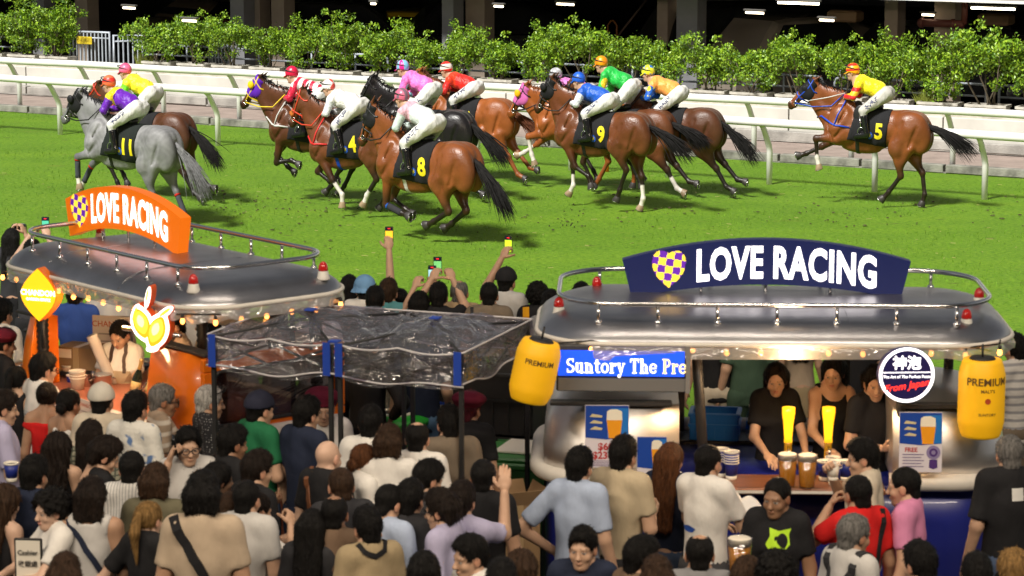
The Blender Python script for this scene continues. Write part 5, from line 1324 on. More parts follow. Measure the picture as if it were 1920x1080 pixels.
def wpoint(info, local): 
    o = info['o']; return Matrix.Translation(o.location) @ Matrix.Rotation(o.rotation_euler.z, 4, 'Z') @ (Vector(local)*info['h'])
def hand_pos(info, side):
    for s, S, E, W, hk, pm, an in info['bp']['arms']:
        if s == side:
            d = (W-E)/np.linalg.norm(W-E); return W+d*.085, pm, d
def on_cloth(info, Vt, Fs, cx, cz, name, m, front=False, off=.005):
    Vn, Qn = info['bp']['top_np']
    bvh = info['bp'].get('bvh') or BVHTree.FromPolygons([Vector(v) for v in Vn], [tuple(q) for q in Qn]); info['bp']['bvh'] = bvh
    out = []; sg = 1 if front else -1
    for v in Vt:
        x = cx+(v[0] if not front else -v[0]); q = Vector((x, sg*.6, cz+v[1])); hit = bvh.ray_cast(q, Vector((0, -sg, 0)))
        out.append((hit[0]+Vector((0, sg*off, 0))) if hit[0] is not None else Vector((x, sg*.1, cz+v[1])))
    mb = MB(); mb.add(out, Fs); return mb.build(name, m, info['top'])
def band_on(info, pts, w, name, m, off=.008):
    """a strap lying on the clothes: points pressed onto the garment"""
    Vn, Qn = info['bp']['top_np']; bvh = info['bp'].get('bvh') or BVHTree.FromPolygons([Vector(v) for v in Vn], [tuple(q) for q in Qn]); info['bp']['bvh'] = bvh
    P_ = []; dense = []
    for a, b in zip(pts[:-1], pts[1:]):
        for i in range(6): dense.append(Vector(a).lerp(Vector(b), i/6))
    dense.append(Vector(pts[-1]))
    loc = [bvh.find_nearest(p) for p in dense]; C_ = [l[0]+l[1]*off for l in loc]; N_ = [l[1] for l in loc]; V = []; Fs = []
    for i, (c, n) in enumerate(zip(C_, N_)):
        t = (C_[min(i+1, len(C_)-1)]-C_[max(i-1, 0)]).normalized(); s = t.cross(n).normalized()*w/2
        V += [c-s-n*.006, c-s+n*.003, c+s+n*.003, c+s-n*.006]
    for i in range(len(C_)-1):
        for k in range(4): Fs.append((4*i+k, 4*i+(k+1) % 4, 4*i+4+(k+1) % 4, 4*i+4+k))
    mb = MB(); mb.add(V, Fs); return mb.build(name, m, info['top'])
def rect(w, hh, n=4):
    V = [(-w/2+w*i/n, -hh/2+hh*j/n) for j in range(n+1) for i in range(n+1)]
    return V, [(j*(n+1)+i, j*(n+1)+i+1, (j+1)*(n+1)+i+1, (j+1)*(n+1)+i) for j in range(n) for i in range(n)]

M_phone = mat('phone_body', (.012, .012, .014), .25)
def phone(info, side, label, screen=(.3, .5, .2), upright=True):
    """a phone held up in the hand, its lit screen towards the holder"""
    W, pm, d = hand_pos(info, side); c = wpoint(info, W+np.array(pm)/np.linalg.norm(pm)*.03+np.array([0, .0, .05])); o = info['o']
    e = empty('phone', c, o.rotation_euler.z, label, 'phone', 'phones held up over the crowd')
    MB().box((0, .006, 0), (.074, .010, .152), bev=.004).build('phone_case', M_phone, e)
    b = MB(); b.add([(-.033, -.0005, -.07), (.033, -.0005, -.07), (.033, -.0005, .07), (-.033, -.0005, .07)], [(0, 1, 2, 3)])
    b.build('screen', mat('screen_glow', screen, emit=1.1), e)
    b = MB(); b.add([(-.033, -.0015, .038), (.033, -.0015, .038), (.033, -.0015, .07), (-.033, -.0015, .07)], [(0, 1, 2, 3)]); b.build('screen_bar', mat('screen_dark', (.02, .02, .05), .1), e)
    b = MB(); b.add([(-.012, -.0025, .054), (.012, -.0025, .054), (.012, -.0025, .062), (-.012, -.0025, .062)], [(0, 1, 2, 3)]); b.build('record_mark', mat('record_red', (.9, .02, .02), emit=1), e)
    return e
def cup(info, side, label, m=None, h=.12, r=.042, beer=False):
    W, pm, d = hand_pos(info, side); c = wpoint(info, W+np.array(pm)/np.linalg.norm(pm)*.042-np.array([0, 0, .05])); return c
# ------------------------------------------------------------ the crowd: (picture column and row of each head, the way it faces: 0 = the track, 90 = right)
W_, K_ = 'white', 'black'
# --- left foreground
person(30, 709, 20, 'F', 'light', 'pony', 'blk', 'tank', K_, 'stand', 'woman with a black ponytail in a black sleeveless top at the left edge')
a2 = person(79, 688, 50, 'M', 'light', 'short', 'blk', 'tee', W_, 'phone', 'man in glasses and a white tee with a dark print on the back', glasses=1)
on_cloth(a2, *rect(.2, .10), 0, 1.24, 'print', pattern('noise', (.55, .55, .55), (.03, .04, .07), 30)); on_cloth(a2, *rect(.14, .07), 0, 1.13, 'print', pattern('noise', (.5, .5, .5), (.03, .04, .07), 40))
person(88, 740, 5, 'F', 'mid', 'bun', 'dbr', 'off', 'red', 'phone', 'woman in an off shoulder red dress with hair pinned up', bottom='skirt', bcol='red')
person(128, 752, 35, 'F', 'mid', 'tight', 'blk', 'strap', W_, 'stand', 'woman with a messy black knot of hair right of the red dress')
person(190, 748, 10, 'M', 'mid', 'crew', 'blk', 'tee', 'cream', 'stand', 'man in a cream baseball cap seen from behind', hatk='cap', hatc='stone')
a6 = person(170, 812, 5, 'F', 'light', 'long', 'dbr', 'loose', pattern('plaid', (.30, .29, .22), (.08, .09, .07), 9), 'stand', 'woman with long dark brown hair in an olive plaid shirt')
person(252, 762, 25, 'M', 'light', 'short', 'blk', 'shirt', pattern('noise', (.62, .61, .57), (.10, .18, .36), 9), 'stand', 'man in a white holiday shirt with blue print before the orange stall')
a8 = person(305, 745, 78, 'M', 'tan', 'grey_short', 'gry', 'polo', pattern('hstripe', (.30, .23, .17), (.55, .50, .44), 4), 'stand', 'grey haired man with black glasses in a brown striped polo', glasses=1)
person(392, 748, 70, 'M', 'mid', 'grey_short', 'wht', 'shirt', pattern('dots', (.02, .02, .023), (.35, .35, .35), 60), 'stand', 'white haired man with sunglasses on his head in a dotted black shirt', glasses='top')
a10 = person(353, 830, 172, 'M', 'light', 'mop', 'blk', 'shirt', 'ltgrey', 'ear', 'young man in glasses facing the camera with a phone at his ear', glasses=1, head=(-8, 4))
person(4, 760, 70, 'M', 'light', 'short', 'dbr', 'shirt', 'lavender', 'cup', 'man in a lavender shirt holding a paper cup at the left edge')
person(108, 838, 8, 'F', 'light', 'wavy', 'dbr', 'strap', K_, 'stand', 'woman with wavy brown hair down her back in a black dress')
a13 = person(62, 886, 22, 'M', 'mid', 'short', 'blk', 'polo', 'navy', 'stand', 'man in a navy polo with a white striped collar')
person(193, 848, 75, 'M', 'light', 'mop', 'dbr', 'tee', K_, 'phone', 'young man with tousled brown hair looking down, in black', head=(0, 24))
person(247, 874, 8, 'M', 'light', 'crew', 'blk', 'shirt', pattern('vstripe', (.60, .59, .57), (.32, .32, .33), 15), 'stand', 'man in a white pinstriped shirt seen from behind')
person(291, 903, 5, 'M', 'light', 'mop', 'brn', 'tee', 'olive', 'stand', 'person with a round brown mop of hair left of the big beige tee')
a17 = person(96, 950, -118, 'F', 'pale', 'curly', 'blk', 'tee', W_, 'lean', 'young person with curly black hair leaning on the cashier board', head=(-12, 4))
a18 = person(171, 928, 8, 'M', 'mid', 'mullet', 'dbr', 'tank', 'ltgrey', 'stand', 'person with a shaggy mullet in a white sleeveless top with a navy strap')
band_on(a18, [(-.13, -.05, 1.45), (0, -.2, 1.30), (.16, -.1, 1.08)], .035, 'bag_strap', cloth(COLS['navy']))
person(278, 968, 30, 'F', 'pale', 'pony', 'blo', 'tee', K_, 'hipL', 'woman with a blonde ponytail in a black tee, hand on her hip')
a20 = person(380, 925, 3, 'M', 'mid', 'mop', 'blk', 'tee', 'beige', 'stand', 'broad man in a beige tee with a black strap across his back', h=1.17)
band_on(a20, [(-.13, -.03, 1.46), (-.02, -.2, 1.28), (.17, -.1, .98)], .05, 'bag_strap', cloth(COLS['black']))
person(8, 938, 40, 'F', 'pale', 'wavy', 'brn', 'strap', K_, 'stand', 'woman with brown waves in a black strap dress at the left edge')
person(122, 1076, 0, 'M', 'light', 'mop', 'brn', 'tee', 'dkgrey', 'stand', 'person with light brown hair at the bottom edge left of the blonde ponytail')
person(4, 640, 60, 'M', 'mid', 'short', 'blk', 'tee', K_, 'stand', 'staff member in a burgundy beret at the left edge', hatk='beret', hatc='burg')
person(2, 585, 30, 'M', 'mid', 'short', 'blk', 'shirt', W_, 'stand', 'man in a white shirt at the left edge behind the yellow sign')
ph = person(22, 445, 10, 'F', 'mid', 'long', 'blk', 'tee', 'char', 'camera', 'woman lifting a camera at the left edge by the silver roof', head=(0, 0))
p2 = person(60, 470, 5, 'M', 'light', 'short', 'blk', 'tee', 'dkgrey', 'raise2', 'man holding a phone up just left of the orange roof sign')
# --- middle foreground
person(486, 763, 48, 'M', 'light', 'crew', 'blk', 'tee', 'green', 'phone', 'man in a navy cap and green tee', hatk='cap', hatc='cap_navy')
person(573, 772, 42, 'M', 'light', 'short', 'blk', 'tee', 'navy', 'phone', 'man in a navy tee facing the worker in the burgundy beret')
b4 = person(606, 758, 168, 'M', 'light', 'crew', 'blk', 'polo', W_, 'phone2', 'worker in a burgundy beret and white polo holding a tablet', hatk='beret', hatc='burg', head=(6, 10), group='stall workers')
b5 = person(614, 852, 35, 'M', 'pale', 'none', 'blk', 'tee', K_, 'stand', 'bald man in black with a brown leather strap')
band_on(b5, [(-.10, -.02, 1.46), (-.08, -.2, 1.30), (-.02, -.2, 1.05)], .035, 'leather_strap', mat('strap_leather', (.16, .06, .025), .5))
person(434, 826, 55, 'M', 'tan', 'short', 'blk', 'tee', K_, 'phone', 'dark haired man in black right of the white haired man, facing right')
person(480, 876, 52, 'M', 'light', 'short', 'dbr', 'tee', K_, 'phone', 'dark brown haired man in black left of the bald man')
person(462, 930, 20, 'M', 'light', 'crew', 'blk', 'tee', 'ltgrey', 'stand', 'man in a light grey tee half hidden behind the black tees')
person(408, 893, 65, 'F', 'mid', 'long', 'blk', 'tee', K_, 'stand', 'woman with sleek black hair in profile behind the big beige tee')
person(432, 950, 25, 'F', 'light', 'tight', 'brn', 'tee', 'taupe', 'stand', 'woman with clipped up brown hair beside the big beige tee')
b11 = person(480, 950, 58, 'F', 'light', 'tight', 'dbr', 'tee', W_, 'drink', 'woman in a white tee with her hand raised to her chin', head=(0, 14))
person(640, 906, -15, 'M', 'light', 'crew', 'brn', 'tee', 'char', 'stand', 'man with cropped brown hair close behind the bald man')
person(627, 958, 5, 'M', 'tan', 'balding', 'blk', 'polo', 'brown', 'stand', 'balding man in a brown polo seen from behind')
person(585, 985, 12, 'F', 'light', 'long', 'blk', 'tee', 'char', 'stand', 'woman with long straight black hair left of the brown polo')
person(682, 858, 62, 'F', 'pale', 'tight', 'aub', 'tee', W_, 'stand', 'woman with auburn hair in a low bun and a white tee')
b16 = person(690, 984, -25, 'M', 'light', 'short', 'blk', 'tee', 'khaki', 'phone', 'man in a khaki tee with a black neck lanyard')
band_on(b16, [(-.10, .02, 1.46), (0, -.12, 1.44), (.10, .02, 1.46)], .03, 'lanyard', cloth(COLS['black']))
person(694, 790, 12, 'M', 'light', 'short', 'blk', 'tee', W_, 'stand', 'black haired man in white standing before the green bin')
person(729, 828, 8, 'M', 'pale', 'mop', 'brn', 'tee', W_, 'stand', 'brown haired man in a white tee left of the man with a bald spot')
person(782, 817, 10, 'M', 'light', 'balding', 'blk', 'shirt', W_, 'stand', 'man with a bald spot in a white shirt')
person(843, 790, -12, 'M', 'light', 'short', 'blk', 'tee', 'taupe', 'stand', 'man in a taupe tee before the black crates', h=1.03)
person(878, 762, 25, 'M', 'mid', 'short', 'bur', 'tee', K_, 'stand', 'worker in a burgundy beret and black tee by the black crates', hatk='beret', hatc='burg', group='stall workers')
person(800, 893, 55, 'M', 'light', 'short', 'blk', 'tee', 'dkgrey', 'stand', 'man in dark grey in front of the bald spot man, facing right', head=(0, 16))
c7 = person(865, 935, 15, 'M', 'light', 'short', 'dbr', 'shirt', 'lavender', 'point', 'man in a lavender shirt with his bare forearm raised')
person(768, 932, 20, 'M', 'light', 'short', 'blk', 'tee', 'char', 'stand', 'black haired man in charcoal between two light blue shirts')
person(728, 938, 40, 'M', 'light', 'crew', 'blk', 'shirt', 'ltblue', 'phone', 'man with cropped hair in a light blue shirt looking down', head=(0, 20))
person(830, 950, -68, 'M', 'light', 'mop', 'dbr', 'shirt', 'lavender', 'stand', 'man in glasses and a pale lavender shirt facing left', glasses=1)
person(906, 890, 10, 'M', 'mid', 'crew', 'blk', 'tee', K_, 'stand', 'man with cropped hair in a black tee beside the cardboard box', h=1.03)
person(884, 1037, -118, 'M', 'light', 'short', 'blk', 'shirt', W_, 'stand', 'man in a white collar turned to the left at the bottom edge')
person(795, 1066, 0, 'F', 'light', 'bob', 'blk', 'tee', 'char', 'stand', 'person with glossy black bob at the bottom edge by the khaki tee')
person(977, 1064, 15, 'F', 'light', 'wavy', 'brn', 'tee', K_, 'stand', 'brown haired woman at the bottom edge near the cardboard box')
person(940, 1085, 5, 'M', 'light', 'short', 'blk', 'tee', K_, 'stand', 'dark haired man mostly cut by the bottom edge near the box')
# --- in front of the blue bar
person(1085, 870, 28, 'M', 'light', 'short', 'blk', 'shirt', 'ltblue', 'hipL', 'man in a light blue shirt standing at the left of the blue bar', h=1.03)
person(1167, 849, 30, 'M', 'light', 'short', 'blk', 'polo', 'sand', 'phone', 'man in a beige polo at the blue bar', h=1.05)
d3 = person(1257, 857, 30, 'F', 'light', 'half', 'aub', 'tee', 'navy', 'reach', 'woman with long auburn hair held by a pale claw clip', h=.97, bcol='jean')
d4 = person(1327, 861, 38, 'M', 'light', 'crew', 'blk', 'tee', W_, 'reach', 'man in a white tee with a small blue print on the back', h=1.03)
on_cloth(d4, [(.055*math.cos(a)*(1+.15*math.sin(5*a)), .022*math.sin(a)) for a in np.linspace(0, 6.28, 16, endpoint=False)], [tuple(range(16))], -.06, 1.17, 'print', mat('print_blue', (.015, .07, .35), .7))
person(1093, 1020, -172, 'M', 'light', 'short', 'blk', 'tee', 'navy', 'stand', 'man facing the camera in navy in front of the light blue shirt', head=(10, 2))
person(1200, 1040, 60, 'M', 'mid', 'short', 'blk', 'tee', 'brown', 'stand', 'dark haired person in brown at the bottom below the beige polo')
person(1312, 1033, 3, 'M', 'mid', 'balding', 'blk', 'shirt', 'grey', 'stand', 'balding man in a grey shirt in front of the white tee')
person(1232, 1082, 0, 'M', 'light', 'mop', 'brn', 'tee', 'dkgrey', 'stand', 'brown haired person at the bottom edge below the auburn hair')
person(1402, 1078, 0, 'F', 'light', 'wavy', 'brn', 'tee', 'char', 'stand', 'brown haired person at the bottom edge under the beer jug')
e1 = person(1457, 925, -158, 'M', 'tan', 'crew', 'blk', 'tee', K_, 'cup', 'man in a black tee with a neon yellow print holding a beer jug', h=1.02, head=(8, 6))
e2 = person(1620, 852, -85, 'M', 'light', 'short', 'blk', 'tee', 'cream', 'drink', 'man in a cream tee at the bar with a drink at his lips', h=1.02)
e3 = person(1610, 920, -22, 'M', 'mid', 'crew', 'blk', 'polo', 'red', 'drinkL', 'man in a red polo with a black strap, hand raised', h=1.02)
band_on(e3, [(.12, -.03, 1.45), (.12, -.2, 1.25), (.13, -.15, .95)], .035, 'bag_strap', cloth(COLS['black']))
e4 = person(1600, 996, 55, 'M', 'mid', 'grey_short', 'gry', 'tee', 'ltgrey', 'stand', 'grey haired man with dark backpack straps in front of the red polo')
for s in (-1, 1): band_on(e4, [(s*.11, .08, 1.40), (s*.11, 0, 1.47), (s*.10, -.15, 1.35), (s*.13, -.2, 1.1)], .05, 'backpack_strap', cloth(COLS['char']))
person(1455, 1072, 10, 'M', 'mid', 'curly', 'blk', 'tee', K_, 'stand', 'black haired person at the bottom edge left of the backpack straps')
e6 = person(1697, 905, -72, 'M', 'light', 'crew', 'blk', 'polo', 'pink', 'phone', 'man in a pink polo with a small navy emblem')
on_cloth(e6, [(-.012, -.03), (.004, -.03), (.006, -.005), (.018, .0), (.014, .016), (.004, .03), (-.008, .03), (-.008, .01), (-.02, -.004)], [tuple(range(9))], .08, 1.30, 'emblem', mat('print_navy', (.01, .015, .07), .7), front=True)
e7 = person(1893, 846, -6, 'M', 'light', 'grey_short', 'gry', 'loose', K_, 'stand', 'grey haired person in a black tee with a small white square on the back', h=1.06)
on_cloth(e7, *rect(.075, .075), .02, 1.36, 'back_tag', mat('tag_white', (.6, .6, .58), .7))
person(1727, 1052, -30, 'M', 'light', 'short', 'blk', 'tee', 'char', 'stand', 'black haired person at the bottom edge in front of the pink polo')
person(1832, 1075, 0, 'M', 'light', 'short', 'blk', 'tee', K_, 'stand', 'dark haired person at the bottom right edge by the dark blue bar')
person(1902, 1062, -20, 'F', 'light', 'wavy', 'blo', 'tee', 'char', 'stand', 'light brown haired woman in the bottom right corner')
# --- at the rail, backs to the camera
rail = 'people along the rail'
person(655, 535, 5, 'F', 'light', 'long', 'blk', 'tee', W_, 'stand', 'woman with black hair left of the pale blue bucket hat', group=rail)
r2 = person(684, 540, 5, 'M', 'light', 'crew', 'blk', 'tee', W_, 'raise', 'person in a pale blue bucket hat with one arm straight up', hatk='bucket', hatc='skyblue', group=rail)
person(703, 560, 3, 'M', 'light', 'short', 'blk', 'tee', K_, 'stand', 'black haired man in black right of the bucket hat', group=rail)
person(728, 545, 10, 'M', 'light', 'short', 'brn', 'tee', 'teal', 'stand', 'brown haired person in teal behind the black haired men at the rail', group=rail)
person(750, 560, 0, 'F', 'light', 'bun', 'blk', 'tee', K_, 'stand', 'woman with a black bun in the middle of the rail crowd', group=rail)
r6 = person(787, 567, 8, 'F', 'light', 'bob', 'blk', 'tee', K_, 'raise2', 'woman with black hair and a cream headband filming', group=rail)
r7 = person(822, 553, 6, 'M', 'light', 'short', 'blk', 'tee', K_, 'raise2', 'man in a black tee with both hands up filming', h=1.02, group=rail)
person(861, 545, 8, 'M', 'mid', 'balding', 'gry', 'tee', 'tan', 'stand', 'balding man in a tan shirt at the rail', group=rail)
r10 = person(917, 550, 4, 'M', 'mid', 'crew', 'blk', 'tee', 'taupe', 'stand', 'man in a taupe tee with a dark strap at the rail', h=1.03, group=rail)
band_on(r10, [(-.13, -.03, 1.45), (-.13, -.2, 1.25), (-.12, -.15, 1.0)], .03, 'bag_strap', cloth(COLS['char']))
r11 = person(949, 525, 20, 'M', 'mid', 'crew', 'blk', 'tee', 'ltgrey', 'raiseM', 'man in a black cap and pale tee with one arm raised to film', hatk='cap', hatc='black', group=rail)
r12 = person(1008, 552, 0, 'F', 'light', 'curly', 'blk', 'tee', K_, 'stand', 'woman with curly black hair and a yellow bag strap', group=rail)
band_on(r12, [(-.10, -.03, 1.45), (-.13, -.2, 1.25), (-.15, -.12, 1.0)], .06, 'yellow_strap', cloth((.6, .28, .01)))
person(1034, 568, -8, 'M', 'light', 'mop', 'blk', 'tee', 'grey', 'stand', 'black haired person in grey next to the blue bar roof', group=rail)
person(1090, 553, 0, 'M', 'light', 'mop', 'blk', 'tee', 'char', 'stand', 'head of black hair just behind the left end of the blue bar roof', group=rail)
person(627, 568, 8, 'M', 'light', 'short', 'blk', 'tee', K_, 'stand', 'black haired man by the right end of the silver roof with orange lamps', group=rail)
person(594, 580, -4, 'M', 'light', 'short', 'blk', 'tee', W_, 'stand', 'man in a white shirt under the right lip of the left silver roof', group=rail)
person(520, 590, 4, 'F', 'light', 'long', 'dbr', 'tee', 'grey', 'stand', 'long haired woman under the left silver roof by the clear canopy', group=rail)
person(450, 585, -6, 'M', 'light', 'short', 'blk', 'shirt', W_, 'stand', 'man in white beyond the left stall window', group=rail)
person(141, 548, 3, 'M', 'mid', 'short', 'dbr', 'tee', 'blue', 'stand', 'man in a royal blue tee beyond the left stall', group=rail, h=1.02)
person(200, 540, 0, 'M', 'mid', 'short', 'blk', 'tee', W_, 'stand', 'man in a white tee beyond the left stall, right of the blue tee', group=rail)
person(348, 565, 2, 'M', 'mid', 'short', 'blk', 'shirt', W_, 'stand', 'man in a white shirt beyond the glowing fruit sign', group=rail)
person(388, 604, -70, 'F', 'light', 'long', 'blk', 'tee', 'tan', 'stand', 'woman with long black hair at the far side of the orange stall')
# beyond the blue bar
person(1215, 585, 0, 'M', 'mid', 'short', 'blk', 'tee', K_, 'stand', 'man in khaki trousers beyond the blue bar, left of the screen end', bcol='khaki', bottom='trousers', group=rail, h=1.03)
person(1345, 580, 0, 'M', 'light', 'short', 'dbr', 'tee', K_, 'stand', 'man in black tee and cream trousers beyond the blue bar', bcol='cream', bottom='trousers', group=rail)
person(1405, 588, -10, 'M', 'light', 'short', 'blk', 'loose', 'gdark', 'stand', 'person in a dull green shirt beyond the blue bar', bcol='gdark', bottom='trousers', group=rail)
person(1500, 592, 0, 'F', 'light', 'long', 'blk', 'tee', 'beige', 'stand', 'person in beige beyond the two barmaids', bcol='khaki', group=rail)
person(1610, 590, 0, 'M', 'light', 'short', 'blk', 'tee', K_, 'stand', 'person in black beyond the round sign', group=rail)
person(1905, 650, -30, 'M', 'light', 'short', 'blk', 'tee', pattern('hstripe', (.62, .6, .58), (.3, .3, .32), 5), 'stand', 'man in a white striped top at the right edge behind the yellow lantern')
# beside the bins: two people seen from the waist under the clear canopy
person(690, 640, 25, 'M', 'mid', 'short', 'blk', 'long', K_, 'hip', 'person in black with a hand on the hip under the clear canopy', bcol='black', bottom='trousers')
person(745, 632, 0, 'F', 'light', 'long', 'blk', 'tee', 'grey', 'stand', 'woman in a pale skirt beyond the blue queue tape', bcol='ltgrey', bottom='skirt')
person(790, 628, 0, 'M', 'light', 'short', 'blk', 'tee', 'navy', 'stand', 'man in blue jeans beyond the blue queue tape', bcol=(.10, .19, .32), bottom='trousers')

# phones
phone(r2, 1, 'phone with an orange screen held highest above the bucket hat', (.75, .42, .02))
phone(r6, 1, 'phone with a blue and green screen held by the woman in the headband', (.25, .45, .5))
phone(r7, -1, 'phone with a dark green screen held by the man in black', (.12, .4, .12))
phone(r11, -1, 'phone with a lime screen held over the black cap', (.45, .62, .02))
phone(p2, 1, 'phone with a green screen at the left beside the orange roof sign', (.05, .35, .22))
# ------------------------------------------------------------ the two drinks stalls
M_silver = mat('brushed_roof', (.36, .36, .385), .36, metal=1, noise=.22, nscale=2.5, bump=.3, bscale=4)
M_chrome = mat('chrome_rail', (.62, .62, .64), .18, metal=1)
M_navy = mat('bar_navy', (.008, .014, .17), .4, noise=.1, nscale=3, coat=.2); M_orange = mat('stall_orange', (.80, .17, .004), .35, noise=.05, nscale=3, coat=.3)
M_dkframe = mat('dark_frame', (.03, .027, .026), .5); M_roll = mat('cream_roll', (.62, .59, .54), .5, noise=.06); M_wood = mat('counter_wood', (.16, .06, .028), .35, noise=.3, nscale=4, stretch=(1, 8, 1))
M_bulb = mat('bulb_glow', (1, .36, .07), emit=4.5); M_redlamp = mat('beacon_red', (.45, .012, .01), .12, coat=.5); M_lampbase = mat('beacon_base', (.62, .6, .56), .3)
M_signw = mat('letter_glow', (1, .97, 1), emit=1.5); M_black = mat('matt_black', (.012, .012, .013), .6)

def plastic_mat(name, fac, tint, bscale, bump):
    m = bpy.data.materials.new(name); m.use_nodes = True; t = m.node_tree; L = t.links; t.nodes.remove(t.nodes['Principled BSDF'])
    out = t.nodes['Material Output']; tr = t.nodes.new('ShaderNodeBsdfTransparent'); tr.inputs[0].default_value = (*tint, 1); g = t.nodes.new('ShaderNodeBsdfGlossy'); g.inputs['Roughness'].default_value = .12; g.inputs[0].default_value = (.9, .9, .95, 1)
    tc = t.nodes.new('ShaderNodeTexCoord'); mp = t.nodes.new('ShaderNodeMapping'); mp.inputs['Scale'].default_value = (1, 1, 2.2); L.new(tc.outputs['Object'], mp.inputs[0])
    n = t.nodes.new('ShaderNodeTexNoise'); n.inputs['Scale'].default_value = bscale; n.inputs['Detail'].default_value = 3; n.inputs['Distortion'].default_value = 1.2; L.new(mp.outputs[0], n.inputs[0])
    bp = t.nodes.new('ShaderNodeBump'); bp.inputs['Strength'].default_value = bump; bp.inputs['Distance'].default_value = .11; n.inputs['Distortion'].default_value = 2.2; L.new(n.outputs[0], bp.inputs['Height']); L.new(bp.outputs[0], g.inputs['Normal'])
    lw = t.nodes.new('ShaderNodeLayerWeight'); lw.inputs[0].default_value = .5; L.new(bp.outputs[0], lw.inputs['Normal']); pw = t.nodes.new('ShaderNodeMath'); pw.operation = 'POWER'; pw.inputs[1].default_value = 4; L.new(lw.outputs['Facing'], pw.inputs[0])
    ml = t.nodes.new('ShaderNodeMath'); ml.operation = 'MULTIPLY'; ml.inputs[1].default_value = .6; L.new(pw.outputs[0], ml.inputs[0]); ad = t.nodes.new('ShaderNodeMath'); ad.operation = 'ADD'; ad.use_clamp = True; ad.inputs[1].default_value = fac; L.new(ml.outputs[0], ad.inputs[0])
    mx = t.nodes.new('ShaderNodeMixShader'); L.new(ad.outputs[0], mx.inputs[0]); L.new(tr.outputs[0], mx.inputs[1]); L.new(g.outputs[0], mx.inputs[2]); L.new(mx.outputs[0], out.inputs[0])
    return m
M_plastic = plastic_mat('clear_plastic', .18, (.60, .57, .66), 3.0, 1.0); M_skirt = plastic_mat('clear_skirt', .34, (.75, .72, .72), 3.2, .6); 
def cloudy(m, amt):
    t = m.node_tree; L = t.links; out = t.nodes['Material Output']; src = out.inputs[0].links[0].from_socket; d = t.nodes.new('ShaderNodeBsdfDiffuse'); d.inputs[0].default_value = (.62, .60, .58, 1)
    mx = t.nodes.new('ShaderNodeMixShader'); mx.inputs[0].default_value = amt; L.new(src, mx.inputs[1]); L.new(d.outputs[0], mx.inputs[2]); L.new(mx.outputs[0], out.inputs[0])
cloudy(M_skirt, .38); cloudy(M_plastic, .05)
M_pet = plastic_mat('clear_cup', .08, (.9, .9, .9), 4, .1)

def rrect(hx, hy, r, n=8):
    out = []
    for cx, cy, a0 in ((hx-r, hy-r, 0), (-hx+r, hy-r, 90), (-hx+r, -hy+r, 180), (hx-r, -hy+r, 270)):
        for i in range(n+1): a = R(a0+90*i/n); out.append((cx+r*math.cos(a), cy+r*math.sin(a)))
    return out
def loft(mb, rings, closed=True, cap=True, smooth=True):
    n = len(rings[0]); V = [p for rg in rings for p in rg]
    Fs = [(l*n+i, l*n+(i+1) % n, (l+1)*n+(i+1) % n, (l+1)*n+i) for l in range(len(rings)-1) for i in range(n if closed else n-1)]
    if cap: Fs.append(tuple((len(rings)-1)*n+i for i in range(n))); Fs.append(tuple(range(n-1, -1, -1)))
    return mb.add(V, Fs, smooth)

def stall_roof(e, hx, hy, r, z, rail_z):
    mb = MB(); rings = []
    prof = [(.06, -.035), (.0, -.03), (-.012, .0), (.0, .028), (.025, .06), (.07, .092), (.13, .12), (.20, .140), (.30, .152), (.52, .158)]
    for ins, dz in prof:
        q = rrect(hx-ins, hy-ins, max(r-ins, .06), 10); rings.append([(x, y, z+dz+.004*math.sin(x*7+y*5)) for x, y in q])
    loft(mb, rings); mb.build('roof', M_silver, e)
    mb = MB(); q = rrect(hx+.012, hy+.012, r, 10); mb.tube([(x, y, z+.0) for x, y in q+q[:2]], .017, 8, cap=False); mb.build('roof_trim', M_roll, e)
    # seams across the roof
    for x in (-hx*.45, hx*.3):
        mb = MB(); mb.tube([(x, -hy+.0, z+.03), (x, -hy+.07, z+.094), (x, -hy+.20, z+.142), (x, -hy+.4, z+.157), (x, hy-.4, z+.157), (x, hy-.07, z+.094)], .004, 4); mb.build('seam', M_silver, e)
    mb = MB(); rg = [[], []]
    q = rrect(hx+.015, hy+.015, r, 22); n = len(q)
    for i, (x, y) in enumerate(q):
        w = .012*math.sin(i*1.1)+.01*math.sin(i*.37); s = 1+.012*math.sin(i*.8)
        rg[0].append((x, y, z-.01)); rg[1].append((x*s, y*s, z-.10+w))
    mid = [tuple((np.array(a)+np.array(b))/2*np.array((1.008, 1.008, 1))) for a, b in zip(*rg)]
    loft(mb, [rg[0], mid, rg[1]], cap=False); mb.build('plastic_skirt', M_skirt, e)
    # rail round the roof
    q = rrect(hx-.14, hy-.14, max(r-.08, .2), 8); mb = MB(); mb.tube([(x, y, rail_z) for x, y in q+q[:1]], .018, 10, cap=False); mb.build('roof_rail', M_chrome, e)
    pm = MB(); pm.tube([(0, 0, z+.09), (0, 0, rail_z)], .012, 8); pm.lathe([(.026, z+.11), (.026, z+.135), (.012, z+.145)], n=10); pm = pm.mesh('stanchion')
    k = max(3, int(hx*2/.42))
    for sy in (-1, 1):
        for i in range(k): obj('stanchion', pm, M_chrome, e, (-hx+.42+(2*hx-.84)*i/(k-1), sy*(hy-.14), 0))
def beacon(e, x, y, z):
    b = MB(); b.lathe([(.05, 0), (.05, .012), (.043, .03), (.038, .06), (.036, .065)], c=(x, y, z), n=14); o = b.build('beacon_base', M_lampbase, e)
    b = MB(); b.lathe([(.036, .064), (.037, .08), (.033, .105), (.022, .125), (.008, .134), (.001, .135)], c=(x, y, z), n=14); b.build('beacon_lens', M_redlamp, o)

